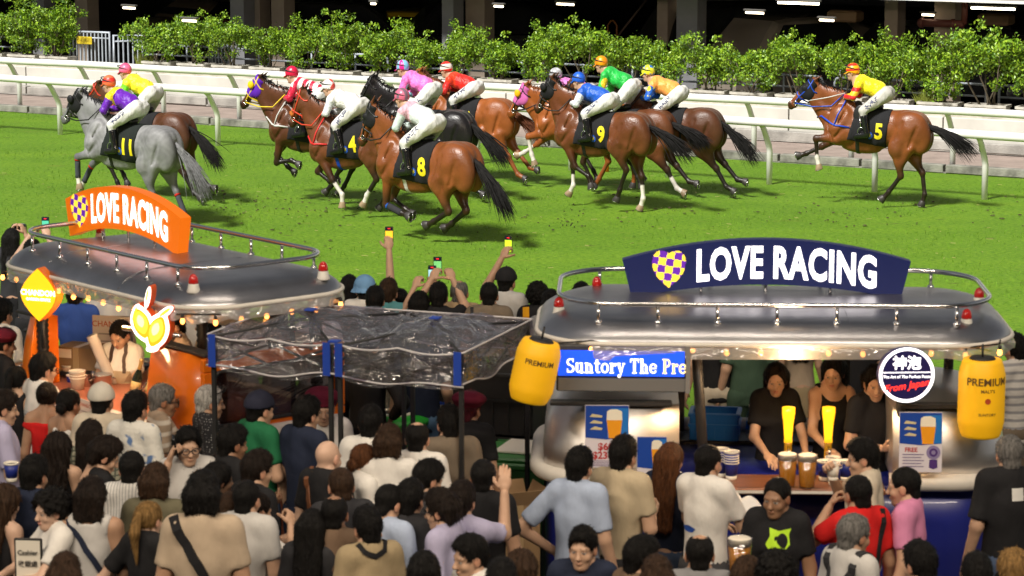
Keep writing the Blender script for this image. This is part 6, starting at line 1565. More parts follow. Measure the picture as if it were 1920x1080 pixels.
def bulbs(e_label, M, pts, group):
    e = empty('string_lights'); e.matrix_world = M; set_props(e, e_label, 'string lights', group)
    w = MB(); w.tube([(x, y, z+.05+.012*math.sin(i*2.1)) for i, (x, y, z) in enumerate(pts)], .006, 5); w.build('wire', M_black, e)
    bm = MB().lathe([(.001, -.024), (.013, -.018), (.018, -.004), (.014, .012), (.009, .022)], n=10).mesh('bulb'); cm = MB().lathe([(.010, .02), (.012, .025), (.012, .045), (.006, .05)], n=8).mesh('bulb_socket')
    for p in pts: o = obj('bulb', bm, M_bulb, e, p); obj('bulb_socket', cm, M_black, o)

def heart_parts(e, M, cx, cy, w, h):
    cells = {0: MB(), 1: MB()}; n = 44
    def inside(u, v):   # u, v in -1..1
        x = u*1.16; y = v*1.12+.10; return (x*x+y*y-1)**3-x*x*y**3 < 0
    for i in range(n):
        for j in range(n):
            u, v = -1+2*(i+.5)/n, -1+2*(j+.5)/n
            if not inside(u, v): continue
            a, b = u*.80-v*.12, v*.92+u*.12
            k = (int(math.floor((a+2)*2.75))+int(math.floor((b+2)*2.75))) % 2; c = cells[k]; o = len(c.V)
            c.V += [tuple(M @ Vector((cx+(u+du)*w/2, cy+(v+dv)*h/2, 0))) for du, dv in ((-1/n, -1/n), (1/n, -1/n), (1/n, 1/n), (-1/n, 1/n))]; c.F.append((o, o+1, o+2, o+3)); c.sm.append(False)
    cells[0].build('heart_check', mat('heart_yellow', (1, .72, .05), emit=.75), e); cells[1].build('heart_check', mat('heart_purple', (.12, .012, .40), emit=.5), e)

def arch_sign(M, hw, top, bot, thick, face, label, hx0, tx0, tx1, th, edge=None):
    """curved roof board; top/bot: (height at the middle, drop at the ends)"""
    e = empty('roof_sign'); e.matrix_world = M; set_props(e, label, 'sign', 'arched roof signs'); n = 24
    us = [-1+2*i/n for i in range(n+1)]; V = []; Fs = []
    f0 = [(hw*u*1.0, top[0]-top[1]*u*u) for u in us]; f1 = [(hw*u*.935, bot[0]-bot[1]*u*u) for u in us]
    for y in (0, thick):
        V += [(x, y, z) for x, z in f0]+[(x, y, z) for x, z in f1]
    m = n+1
    for i in range(n):
        Fs += [(i, i+1, m+i+1, m+i)[::-1], (2*m+i, 2*m+i+1, 3*m+i+1, 3*m+i), (i, i+1, 2*m+i+1, 2*m+i), (m+i, m+i+1, 3*m+i+1, 3*m+i)[::-1]]
    Fs += [(0, m, 3*m, 2*m), (n, m+n, 3*m+n, 2*m+n)[::-1]]
    b = MB(); b.add(V, Fs); b.build('sign_board', face, e)
    for x in (-hw*.45, 0, hw*.45):
        b = MB(); zt = bot[0]-bot[1]*(x/hw)**2+.06; b.tube([(x, thick*.6, -.06), (x, thick*.6, zt)], .012, 6); b.build('sign_strut', M_chrome, e)
    F_ = basis((0, -.006, 0), (1, 0, 0), (0, 0, 1))
    mid = lambda x: (top[0]+bot[0])/2-(top[1]+bot[1])/2*(x/hw)**2
    Vt, Ft = text_np('LOVE RACING', 1, bold=.036, xs=1, spacing=1.08); Vt = Vt.copy()
    x0, x1 = Vt[:, 0].min(), Vt[:, 0].max(); y0, y1 = Vt[:, 1].min(), Vt[:, 1].max()
    Vt[:, 0] = tx0+(Vt[:, 0]-x0)/(x1-x0)*(tx1-tx0); Vt[:, 1] = (Vt[:, 1]-(y0+y1)/2)/(y1-y0)*th
    b = MB(); b.add([F_ @ Vector((v[0], v[1]+mid(v[0]), 0)) for v in Vt], Ft); b.build('lettering', M_signw, e)
    heart_parts(e, F_ @ Matrix.Translation((hx0, mid(hx0), .001)), 0, 0, th*1.0, th*1.12)
    return e

# ---------------- the navy bar
B = Matrix.Translation((1.84, 18.68, 0)) @ Matrix.Rotation(R(-2.2), 4, 'Z')
bar = empty('drinks_bar'); bar.matrix_world = B; set_props(bar, 'rounded navy blue drinks bar with silver roof, cream bumper roll and open serving hatch', 'bar stall')
HX, HY = 1.64, .90
stall_roof(bar, HX, HY, .55, 2.165, 2.415)
for x, y in ((-1.5, -.30), (-1.24, .58), (1.30, -.66), (1.50, .20)): beacon(bar, x, y, 2.25)
mb = MB(); loft(mb, [[(x, y, z) for x, y in rrect(HX-.05-i_, HY-.08-i_, .42, 8)] for z, i_ in ((.12, .03), (.3, .0), (.9, 0), (1.16, .01))]); mb.build('body', M_navy, bar)
mb = MB(); q = rrect(HX-.0, HY-.03, .45, 10); fr = [(.78, -HY+.03)]+q[33:]+q[:33]+[(-.64, -HY+.03)]
mb.tube([(x, y, 1.21) for x, y in fr], .062, 10); mb.build('bumper_roll', M_roll, bar)
for xa, xb, nm in ((-HX+.04, -.66, 'silver_panel'), (.80, HX-.04, 'silver_panel')):
    mb = MB(); rings = []
    for z, ins in ((1.22, .0), (1.4, .015), (1.55, .05), (1.68, .12), (1.71, .16)):
        pts = [(max(xa, min(xb, x)), y, z) for x, y in rrect(HX-ins, HY-ins-.03, .40, 8)]
        rings.append([p for p in pts])
    loft(mb, rings); mb.build(nm, mat('polished_panel', (.78, .75, .73), .42, metal=1, bump=.25, bscale=4), bar)
    mb = MB(); mb.box(((xa+xb)/2, -.74+.0, 1.722), (xb-xa-.1, .10, .03), bev=.008); mb.build('panel_top', M_dkframe, bar)
mb = MB(); mb.box((.06, -.93, 1.20), (1.34, .42, .045), bev=.012); mb.build('counter', M_wood, bar)
mb = MB(); mb.box((.06, -1.135, 1.20), (1.30, .012, .02)); mb.build('counter_edge', M_roll, bar)
mb = MB(); mb.box((.06, .62, 1.16), (2.6, .34, .05), bev=.01); mb.build('back_counter', M_dkframe, bar)
mb = MB(); mb.box((.06, -.55, .2), (2.4, 1.2, .12)); mb.build('floor_plate', M_dkframe, bar)
rib = MB(); rib.lathe([(r_, .02*i) for i in range(26) for r_ in ((.045, .053)[i % 2],)], n=10); rib = rib.mesh('corner_post')
for x, y, a in ((-.48, -.74, .05), (.86, -.74, 0), (-1.3, .62, 0), (1.35, .62, 0)):
    mb = MB(); mb.tube([(x, y, 1.2), (x-a*1.5, y, 2.2)], .036, 8); p = mb.build('roof_post', M_dkframe, bar)
mb = MB(); mb.box((.1, .70, 1.86), (2.7, .05, .07), bev=.01); mb.build('rear_beam', mat('grey_frame', (.12, .115, .11), .5), bar)
for x in (-.62, .6): mb = MB(); mb.box((x, .71, 1.7), (.07, .05, 1.0), bev=.01); mb.build('rear_mullion', M_dkframe, bar)
set_ = [p for p in rrect(HX-.03, HY-.03, .5, 14)]
pts = []
for k in range(26):
    t = k/26*len(set_); a, b_ = set_[int(t)], set_[(int(t)+1) % len(set_)]; pts.append((a[0]*.99, a[1]*.99, 2.12))
pts = [(-1.5+3.0*i/13, -HY+.015, 2.115+.012*math.sin(i*2)) for i in range(14)]+[(HX-.05, -.3+.3*i, 2.12) for i in range(4)]
bulbs('string of warm orange bulbs under the front lip of the navy bar roof', B, pts, 'strings of warm bulbs')
S1 = B @ Matrix.Translation((-.02, .26, 2.30))
arch_sign(S1, 1.035, (.415, .155), (.085, .10), .10, mat('sign_navy', (.002, .009, .085), .45, emit=.18), 'wide navy arched roof sign with two glowing white words and a checked heart', -.70, -.50, .79, .245)

# screen
def at(px, py, h): return V3(P(px, py, h))
def atY(px, py, Y): return V3(PY(px, py, Y))
sc_ = empty('led_screen', at(1168, 690, 2.0), R(-3), 'blue scrolling text screen hung left under the navy bar roof', 'screen')
MB().box((0, .035, -.005), (.91, .06, .325), bev=.01).build('screen_case', mat('screen_case', (.05, .05, .052), .4), sc_)
b = MB(); b.box((0, -.002, -.115), (.88, .02, .085)); b.build('lower_panel', mat('screen_grey', (.17, .165, .16), .5), sc_)
b = MB(); b.box((-.012, .0, .032), (.86, .02, .175)); b.build('display', mat('screen_blue', (.008, .08, .80), emit=.85), sc_)
MB().box((.442, -.006, -.005), (.03, .04, .325)).build('screen_end', mat('screen_grey2', (.22, .21, .2), .5), sc_)

def serif_text(txt):
    """a heavy slab serif alphabet drawn stroke by stroke, units: x-height .7"""
    G = {}; W = .21; T = .085
    def box(a, b, c, d): return ('b', a, b, c, d)
    def arc(cx, cy, rx, ry, a0, a1, w=W, w2=None): return ('a', cx, cy, rx, ry, a0, a1, w, w2 or w*.45)
    def line(x0, y0, x1, y1, w): return ('l', x0, y0, x1, y1, w)
    stem = lambda x, y0, y1, l=1, r=1: [box(x, y0, x+W, y1), box(x-.08*l, y0, x+W+.08*r, y0+T)]
    G['S'] = ([arc(.34, .73, .24, .20, 50, 270, .17), arc(.34, .28, .25, .21, -130, 90, .17), box(.52, .72, .60, .98), box(.06, .02, .14, .30)], .70)
    G['u'] = ([box(.08, .62, .29, .70), box(.08, .2, .29, .70), arc(.31, .22, .13, .17, 180, 340, .14), box(.46, 0, .67, .70), box(.38, .62, .6, .70), box(.5, 0, .76, T)], .80)
    G['n'] = (stem(.10, 0, .70)+[box(.02, .62, .2, .70), arc(.38, .46, .15, .17, 10, 170, .15)]+stem(.46, 0, .5), .80)
    G['t'] = ([box(.14, .16, .35, .92), box(.02, .62, .52, .70), arc(.37, .19, .14, .15, 180, 330, .13)], .56)
    G['o'] = ([arc(.35, .35, .25, .29, 0, 360, .17, .10)], .72)
    G['r'] = (stem(.10, 0, .70)+[box(.02, .62, .2, .70), arc(.42, .44, .14, .19, 60, 170, .13), ('a', .48, .58, .055, .055, 0, 360, .11, .11)], .62)
    G['y'] = ([line(.14, .68, .38, .06, .20), line(.58, .68, .30, -.16, .11), box(.0, .62, .32, .70), box(.46, .62, .70, .70), ('a', .2, -.18, .06, .06, 0, 360, .12, .12), box(.2, -.26, .32, -.16)], .72)
    G['T'] = (stem(.28, 0, 1.0)+[box(.02, .90, .75, 1.0), box(.02, .74, .1, .95), box(.67, .74, .75, .95)], .80)
    G['h'] = (stem(.10, 0, 1.0)+[box(.02, .92, .2, 1.0), arc(.38, .46, .15, .17, 10, 170, .15)]+stem(.46, 0, .5), .80)
    G['e'] = ([arc(.35, .35, .25, .29, 20, 330, .16, .09), box(.14, .32, .62, .40)], .70)
    G['P'] = (stem(.12, 0, 1.0)+[box(.02, .92, .4, 1.0), arc(.40, .72, .22, .23, -90, 90, .15, .10), box(.2, .44, .42, .52)], .76)
    G[' '] = ([], .38)
    V = []; Fs = []; x = 0
    def quad(p): o = len(V); V.extend(p); Fs.append(tuple(range(o, o+4)))
    for ch in txt:
        st, adv = G[ch]
        for k in st:
            if k[0] == 'b': quad([(x+k[1], k[2]), (x+k[3], k[2]), (x+k[3], k[4]), (x+k[1], k[4])])
            elif k[0] == 'l':
                d = np.array([k[3]-k[1], k[4]-k[2]]); nn = np.array([-d[1], d[0]])/np.linalg.norm(d)*k[5]/2; a = np.array([x+k[1], k[2]]); c = np.array([x+k[3], k[4]]); quad([tuple(a-nn), tuple(c-nn), tuple(c+nn), tuple(a+nn)])
            else:
                _, cx, cy, rx, ry, a0, a1, w, w2 = k; m = max(6, int(abs(a1-a0)/15))
                for i in range(m):
                    q = []
                    for an, sg in ((a0+(a1-a0)*i/m, -1), (a0+(a1-a0)*(i+1)/m, -1), (a0+(a1-a0)*(i+1)/m, 1), (a0+(a1-a0)*i/m, 1)):
                        c, s = math.cos(R(an)), math.sin(R(an)); ww = (w2+(w-w2)*abs(c))/2*sg; q.append((x+cx+(rx+ww)*c, cy+(ry+ww)*s))
                    quad(q)
        x += adv
    return V, Fs, x
Vs, Fs_, wd = serif_text('Suntory The Pre')
k = .092; b = MB(); gold = MB(); F_ = basis((0, -.014, 0), (1, 0, 0), (0, 0, 1)); x0 = -.385; sx = (.425-x0)/(wd*k-.012)
pc = [(F_ @ Vector((x0+v[0]*k*sx, -.035+v[1]*k*1.12, .0))) for v in Vs]
lim = wd-2.08
for f in Fs_:
    (gold if min(Vs[i][0] for i in f) > lim else b).add([pc[i] for i in f], [(0, 1, 2, 3)])
b.build('lettering', mat('screen_white', (1, .95, .88), emit=1.2), sc_); gold.build('lettering', mat('screen_gold', (1, .78, .30), emit=1.1), sc_)

# round sign
rs = empty('round_sign', at(1700, 703, 1.98), R(3), 'round glowing sign with white ring and red script under the bar roof', 'sign')
cy_ = Matrix.Rotation(math.pi/2, 4, 'X')
b = MB(); b.lathe([(.192, -.0), (.192, -.07)], n=40, M=cy_); b.build('sign_case', mat('case_blue', (.03, .03, .12), .4), rs)
b = MB(); n = 48
b.add([(r_*math.cos(6.2832*i/n), -.004, r_*math.sin(6.2832*i/n)) for r_ in (.168, .190) for i in range(n)], [(i, (i+1) % n, n+(i+1) % n, n+i) for i in range(n)]); b.build('glow_ring', M_signw, rs)
b = MB(); b.add([(.168*math.cos(6.2832*i/n), -.003, .168*math.sin(6.2832*i/n)) for i in range(n)], [tuple(range(n))]); b.build('sign_face', mat('face_indigo', (.014, .010, .06), .3, emit=.4), rs)
F_ = basis((0, -.006, 0), (1, 0, 0), (0, 0, 1))
text_obj('lettering', '神泡', M_signw, rs, F_ @ Matrix.Translation((.0, .078, 0)), .098, bold=.003)
text_obj('small_lettering', 'The Art of The Perfect Foam', M_signw, rs, F_ @ Matrix.Translation((0, -.012, 0)), .0275, bold=.0006)
b = MB(); b.box((0, -.006, .018), (.325, .002, .006)); b.build('rule_line', M_signw, rs)
text_obj('script', 'From Japan', mat('neon_red', (1, .035, .02), emit=1.3), rs, F_ @ Matrix.Translation((-.002, -.075, 0)) @ Matrix.Rotation(R(9), 4, 'Z'), .068, shear=.35, bold=.0012)

# lanterns
M_lant = mat('lantern_paper', (.80, .42, .004), .55, emit=.22, noise=.06, nscale=5)
def lantern(px, py, h, r, ht, tilt, label, txt):
    e = empty('paper_lantern', at(px, py, h), 0, label, 'lantern', 'yellow paper lanterns'); e.rotation_euler = (0, R(tilt), R(-4))
    b = MB(); prof = [(r*.55, -ht/2)]; n = 26
    for i in range(n+1):
        t = i/n; z = -ht/2+ht*t; s = math.sin(math.pi*min(max(t*.9+.05, .0), 1)); prof.append((r*(.62+.38*min(1, (s*1.5)**.5))*(1+.012*(i % 2)), z))
    prof.append((r*.5, ht/2)); b.lathe(prof, n=28); b.build('lantern_shade', M_lant, e)
    for z in (-ht/2-.012, ht/2-.005): b = MB(); b.lathe([(r*.55, z), (r*.57, z+.008), (r*.5, z+.02)], n=20); b.build('lantern_ring', M_black, e)
    b = MB(); b.tube([(0, 0, ht/2), (0, 0, ht/2+.10)], .008, 5); b.build('hanger', M_black, e)
    # print wrapped round the shade
    for tx, zz, sz, mm in txt:
        Vt, Ft = text_np(tx, sz, bold=sz*.02); a0 = R(-90+10)
        b = MB(); b.add([((r*1.022)*math.cos(a0+v[0]/r), (r*1.022)*math.sin(a0+v[0]/r), zz+v[1]) for v in Vt], Ft); b.build('lantern_print', mm, e)
mi = mat('lantern_ink', (.10, .045, .01), .7); mr = mat('lantern_red', (.45, .06, .01), .7)
lantern(1840, 745, 1.84, .157, .53, 0, 'upright yellow paper lantern at the right end of the bar, over the silver panel', [('PREMIUM', .13, .072, mi), ("MALT'S", .07, .03, mi), ('●', .0, .05, mr), ('SUNTORY', -.09, .026, mi)])
lantern(1003, 695, 2.02, .150, .42, 12, 'tilted yellow paper lantern hanging left of the blue screen', [('PREMIUM', .08, .05, mi)])

# posters on the silver panels
def poster(px, py, h, w, ht, label, kind):
    e = empty('poster', at(px, py, h), R(-2), label, 'poster', 'beer posters on the bar'); e.rotation_euler = (R(-6), 0, R(-2))
    F_ = basis((0, -.004, 0), (1, 0, 0), (0, 0, 1))
    MB().box((0, 0, 0), (w, .006, ht)).build('poster_sheet', mat('poster_paper', (.62, .58, .64), .4), e)
    split = -.02*ht if kind != 'small' else -.08*ht
    def flat(poly, m, nm, dz): b = MB(); b.add([F_ @ Vector((x, y, dz)) for x, y in poly], [tuple(range(len(poly)))]); b.build(nm, m, e)
    flat([(-w*.49, split), (0, split-.03*ht), (w*.49, split), (w*.49, ht*.49), (-w*.49, ht*.49)], mat('poster_blue', (.006, .05, .32), .4), 'blue_field', .001)
    flat([(w*.0, split), (w*.49, split), (w*.49, ht*.45), (w*.1, ht*.45)], mat('poster_blue_light', (.01, .15, .50), .4), 'blue_glow', .0018)
    gx = w*.17; flat([(gx-w*.13, split-.01*ht), (gx+w*.13, split-.01*ht), (gx+w*.18, ht*.28), (gx-w*.18, ht*.28)], mat('beer_print', (.75, .30, .01), .4), 'beer_glass', .0026)
    flat([(gx-w*.18, ht*.26), (gx+w*.18, ht*.26), (gx+w*.17, ht*.40), (gx+w*.06, ht*.435), (gx-w*.1, ht*.43), (gx-w*.17, ht*.40)], mat('foam_print', (.75, .70, .58), .4), 'foam', .0030)
    ink = mat('poster_red', (.40, .02, .02), .5); gold = mat('poster_gold', (.55, .48, .28), .5); pur = mat('poster_purple', (.06, .02, .16), .5)
    if kind == 'price':
        text_obj('lettering', '$60/', ink, e, F_ @ Matrix.Translation((.0, -.17*ht, .002)), .068, bold=.002); text_obj('lettering', '$234/', ink, e, F_ @ Matrix.Translation((-.02, -.31*ht, .002)), .068, bold=.002)
        for j in range(4): flat([(-w*.36, -ht*(.39+.025*j)), (w*.30, -ht*(.39+.025*j)), (w*.30, -ht*(.398+.025*j)), (-w*.36, -ht*(.398+.025*j))], pur, 'print_line', .002)
    if kind == 'free':
        text_obj('lettering', 'FREE', ink, e, F_ @ Matrix.Translation((-w*.22, -.13*ht, .002)), .042, bold=.001)
        for j in range(5): flat([(-w*.42, -ht*(.2+.05*j)), (w*(.02 if j % 2 else .08), -ht*(.2+.05*j)), (w*(.02 if j % 2 else .08), -ht*(.212+.05*j)), (-w*.42, -ht*(.212+.05*j))], pur, 'print_line', .002)
        for rr, m in ((.165, mat('print_lilac', (.22, .18, .35), .5)), (.10, pur), (.05, mat('print_lilac', (.22, .18, .35), .5))):
            flat([(w*.30+w*rr*math.cos(a), -ht*.17+w*rr*math.sin(a)) for a in np.linspace(0, 6.283, 20, endpoint=False)], m, 'opener_ring', .002+.2*(.02-rr*.1))
        flat([(w*.21, -ht*.29), (w*.39, -ht*.29), (w*.40, -ht*.42), (w*.30, -ht*.45), (w*.20, -ht*.42)], pur, 'opener_handle', .002)
    if kind != 'small':
        for j in range(3): flat([(-w*.34+.01*j, ht*(.36-.1*j)), (-w*.10, ht*(.33-.1*j)), (-w*.12, ht*(.30-.1*j)), (-w*.40, ht*(.31-.1*j))], gold, 'crest', .003)
poster(1138, 818, 1.525, .30, .43, 'price poster with a beer glass on the left silver panel', 'price'); poster(1726, 829, 1.515, .29, .41, 'poster with a beer glass, FREE and a purple opener on the right panel', 'free')
poster(1222, 868, 1.40, .20, .36, 'narrow poster with a beer glass left of the hatch', 'small')

# on the bar counter
def counter_at(px, py, h=1.2225): return at(px, py, h)
M_amber = mat('tap_glow', (1, .50, .012), .2, emit=1.15, noise=.25, nscale=9); M_amber2 = mat('tap_amber', (.32, .16, .01), .15, emit=.25); M_beer = mat('beer', (.85, .36, .03), .15, noise=.12, nscale=5); M_foam = mat('beer_foam', (.72, .66, .55), .8, bump=.4)
for px, lab in ((1477, 'left glowing beer tap shaped like a tall glass'), (1552, 'right glowing beer tap shaped like a tall glass')):
    p = at(px, 868, 1.2225); p.y += .0; e = empty('beer_tap', p, 0, lab+' on the bar', 'beer tap', 'beer taps')
    b = MB(); b.lathe([(.045, 0), (.045, .02), (.028, .03), (.027, .13), (.03, .15)], n=16); b.build('tap_stem', M_amber2, e)
    b = MB(); b.lathe([(.030, .15), (.028, .18), (.034, .27), (.046, .36), (.046, .40), (.03, .402)], n=18); b.build('glass_lamp', M_amber, e)
    b = MB(); b.tube([(0, -.02, .12), (0, -.09, .11), (0, -.095, .07)], .009, 6); b.build('spout', M_chrome, e)
M_cupb = mat('cup_blue', (.012, .025, .22), .45); M_cupw = mat('cup_white', (.70, .66, .58), .5)
def jug(p, label, s=1.0, foam=.2):
    e = empty('beer_jug', p, 0, label, 'jug', 'plastic beer jugs', s)
    b = MB(); b.lathe([(.045, .0), (.047, .005), (.062, .205), (.060, .205), (.045, .01)], n=20); b.build('jug_wall', M_pet, e)
    b = MB(); b.lathe([(.042, .008), (.0445, .015), (.0555, .165), (.02, .165)], n=20); b.build('beer', M_beer, e)
    b = MB(); b.lathe([(.0555, .166), (.058, .200), (.05, .206), (.01, .208)], n=20); b.build('foam', M_foam, e)
    return e
jug(at(1476, 912, 1.2225), 'left of the two beer jugs standing on the bar', 1.12); jug(at(1513, 914, 1.2225), 'right of the two beer jugs standing on the bar', 1.12)
def paper_cup(p, label, s=1.0, stack=1, m=None, group='paper cups on the bar'):
    e = empty('paper_cup', p, rnd.uniform(0, 6), label, 'cup', group, s)
    hh = .11+.012*(stack-1)
    b = MB(); b.lathe([(.030, .0), (.031, .002), (.030+.013*.2, .022), (.030, .022)], n=16); b.build('cup_base', M_cupw, e)
    b = MB(); b.lathe([(.0315, .02), (.042, hh-.012), (.040, hh-.012)], n=16); b.build('cup_wall', m or M_cupb, e)
    b = MB(); b.lathe([(.0415, hh-.012), (.0445, hh-.006), (.0445, hh), (.038, hh), (.030, .03)], n=16); b.build('cup_rim', M_cupw, e)
    for k_ in range(1, stack): b = MB(); b.lathe([(.0425, hh-.012-.014*k_), (.0445, hh-.010-.014*k_), (.0425, hh-.007-.014*k_)], n=16); b.build('cup_rim', M_cupw, e)
    return e
for px, py, l, st in ((1546, 900, 'left of the blue paper cups right of the jugs', 1), (1564, 908, 'front blue paper cup right of the jugs', 3), (1585, 900, 'blue paper cup beside the man drinking', 1), (1561, 893, 'rear blue paper cup right of the jugs', 1),
                   (1352, 893, 'rear tall stack of blue paper cups by the white tee', 5), (1371, 898, 'tall stack of blue paper cups nearest the white napkin', 5)):
    paper_cup(at(px, py, 1.2225), l, 1.25, st)
# crate, bottles, queue tape
def crate(p, rz, w, d, h, m, label, ribs=True):
    e = empty('crate', p, rz, label, 'crate'); t = .02; fl = .03
    for nm, c, s in (('crate_side', (0, -d/2, h/2), (w, t, h)), ('crate_side', (0, d/2, h/2), (w, t, h)), ('crate_side', (-w/2, 0, h/2), (t, d, h)), ('crate_side', (w/2, 0, h/2), (t, d, h)), ('crate_floor', (0, 0, .01), (w, d, .02))): MB().box(c, s).build(nm, m, e)
    b = MB()
    for z in (h-.015, h*.55): b.box((0, -d/2-.012, z), (w+.03, .018, .022)); b.box((0, d/2+.012, z), (w+.03, .018, .022)); b.box((-w/2-.012, 0, z), (.018, d+.0, .022)); b.box((w/2+.012, 0, z), (.018, d, .022))
    for i in range(5): b.box((-w/2+w*(i+.5)/5, -d/2-.012, h*.3), (.015, .014, h*.5))
    b.build('crate_rib', m, e); return e
crate(B @ Vector((-.36, .58, 1.19)), R(-8), .34, .26, .20, mat('crate_blue', (.012, .16, .62), .4), 'bright blue plastic crate on the back counter of the bar')
for j, (x, lab) in enumerate(((-.10, 'left water bottle with a blue label on the back counter'), (.0, 'right clear water bottle on the back counter'))):
    e = empty('water_bottle', B @ Vector((x, .55, 1.186)), 0, lab, 'bottle', 'water bottles'); b = MB(); b.lathe([(.03, 0), (.034, .01), (.034, .17), (.014, .215), (.013, .235)], n=14); b.build('bottle_body', M_pet, e)
    b = MB(); b.lathe([(.0345, .07), (.0345, .13)], n=14); b.build('bottle_label', mat('label_blue', (.02, .18, .6), .4), e); b = MB(); b.lathe([(.015, .235), (.015, .255), (.001, .256)], n=10); b.build('bottle_cap', M_cupw, e)
def queue_tape(pts, label, texts):
    e = empty('queue_barrier', pts[0], 0, label, 'barrier', 'blue queue tapes'); o_ = V3(pts[0])
    for p, q in zip(pts[:-1], pts[1:]):
        p, q = V3(p)-o_, V3(q)-o_; d = (q-p); b = MB(); n = Vector((d.y, -d.x, 0)).normalized()*.002
        V = []; Fs = []
        for i in range(9):
            c = p.lerp(q, i/8)-Vector((0, 0, .03*math.sin(math.pi*i/8))); V += [c-n+Vector((0, 0, -.028)), c-n+Vector((0, 0, .028)), c+n+Vector((0, 0, .028)), c+n+Vector((0, 0, -.028))]
        for i in range(8):
            for k_ in range(4): Fs.append((4*i+k_, 4*i+(k_+1) % 4, 4*i+4+(k_+1) % 4, 4*i+4+k_))
        b.add(V, Fs); tp = b.build('tape', mat('tape_blue', (.008, .05, .38), .5), e)
        M_ = basis(p.lerp(q, .5)-Vector((0, 0, .03)), d, (0, 0, 1)); sgn = -1 if M_.to_3x3().col[2].y > 0 else 1
        for tt in texts: text_obj('lettering', 'Catering', mat('tape_print', (.62, .58, .30), .5), e, basis(p.lerp(q, tt)-Vector((0, 0, .03*math.sin(math.pi*tt))), d if sgn > 0 else -d, (0, 0, 1)) @ Matrix.Translation((0, 0, .008)), .05, bold=.0012)
    for p in pts:
        p = V3(p)-o_; b = MB(); b.tube([(p.x, p.y, -p.z-o_.z+.02), (p.x, p.y, p.z+.06)], .028, 10); b.lathe([(.16, -o_.z+.02), (.16, -o_.z+.035), (.03, -o_.z+.06)], c=(p.x, p.y, 0), n=18); b.build('tape_post', M_black, e)
queue_tape([at(1140, 778, 1.0), at(1230, 788, 1.0), at(1400, 812, 1.0)], 'blue queue tape printed Catering beyond the bar hatch', (.55,))
queue_tape([at(655, 733, 1.0), at(798, 752, 1.0), at(920, 765, 1.0)], 'blue queue tape printed Catering behind the green bin', (.3, .72))

# barmaids
def tee(*a, **k_): return person(*a, **k_)
g_ = 'bar staff'
tee(1455, 705, 172, 'F', 'light', 'long', 'dbr', 'tee', 'black', 'reach', 'barmaid with long brown hair and black tee behind the left beer tap', z0=.20, group=g_, head=(16, 12), h=.98)
tee(1562, 692, 168, 'F', 'light', 'long', 'blk', 'tank', 'black', 'reach', 'barmaid in a sleeveless black top behind the right beer tap', z0=.22, group=g_, head=(28, 16), h=1.0)
tee(1640, 712, 150, 'M', 'light', 'mop', 'blk', 'tee', 'black', 'phone', 'bar worker in black half hidden by the round sign', z0=.2, group=g_, head=(30, 10))

# things held at the bar
jug(wpoint(e1, (.13, .33, 1.14)), 'jug of beer held in front of the black neon printed tee', 1.25)
on_cloth(e1, [(-.075, -.02), (-.05, -.06), (-.01, -.03), (.03, -.07), (.07, -.02), (.06, .04), (.07, .075), (.0, .06), (-.06, .075), (-.05, .03)], [tuple(range(10))], -.04, 1.33, 'neon_print', mat('print_neon', (.45, .75, .02), .7), front=True)
on_cloth(e1, *rect(.05, .07), -.06, 1.20, 'blue_print', mat('print_blue2', (.03, .12, .5), .7), front=True)
b = MB(); r_ = random.Random(4)
b.grid(lambda u, v: (-.13+.26*u+.02*math.sin(v*5), -.10+.2*v, .03*math.sin(u*7+v*5)+.025*math.sin(v*9-u*4)-.10*abs(u-.5)*(1 if u > .5 else .5)), 12, 9); o = b.build('paper_napkin', mat('napkin', (.72, .71, .70), .9), None, at(1388, 938, 1.26)); set_props(o, 'crumpled white paper napkin held over the bar by the white tee', 'napkin')

# ---------------- the orange stall
A0 = Matrix.Translation((-2.60, 20.05, 0)) @ Matrix.Rotation(R(-50), 4, 'Z')
st_ = empty('drinks_stall'); st_.matrix_world = A0; set_props(st_, 'bright orange van shaped drinks stall with dented silver roof and open side', 'food stall')
SX, SY = 1.45, .74
stall_roof(st_, SX, SY, .42, 2.27, 2.53)
for x, y in ((1.20, -.58), (1.34, .46), (-1.34, .2)): beacon(st_, x, y, 2.36)
mb = MB(); loft(mb, [[(x, y, z) for x, y in rrect(SX-.08-i_, SY-.08-i_, .34, 8)] for z, i_ in ((.15, .04), (.35, 0), (1.25, 0), (1.33, .012))]); mb.build('body', mat('stall_body', (.50, .17, .10), .4, noise=.2, nscale=2), st_)
mb = MB(); q = rrect(SX-.05, SY-.05, .36, 10); mb.tube([(x, y, 1.30) for x, y in q+q[:1]], .06, 8, cap=False); mb.build('bumper_roll', M_roll, st_)
# the windscreen end, facing the canopy
mb = MB(); mb.box((SX-.12, 0, 1.35), (.06, 1.26, .62), bev=.03); 
mb = MB()
for y0, y1, z0, z1 in ((-.62, .62, 1.34, 1.40), (-.62, .62, 1.80, 1.90), (-.62, -.54, 1.40, 1.80), (.54, .62, 1.40, 1.80)): mb.box((SX-.10, (y0+y1)/2, (z0+z1)/2), (.05, y1-y0, z1-z0), bev=.008)
mb.build('windscreen_frame', M_orange, st_)
mb = MB(); mb.box((SX-.10, 0, 1.60), (.012, 1.08, .40)); mb.build('windscreen', plastic_mat('window_glass', .12, (.35, .35, .38), 2, .05), st_)
mb = MB(); q = rrect(.20, .54, .07, 4)
mb.tube([(SX-.068, y, 1.60+x) for x, y in q+q[:1]], .014, 6, cap=False); mb.build('window_gasket', M_black, st_)
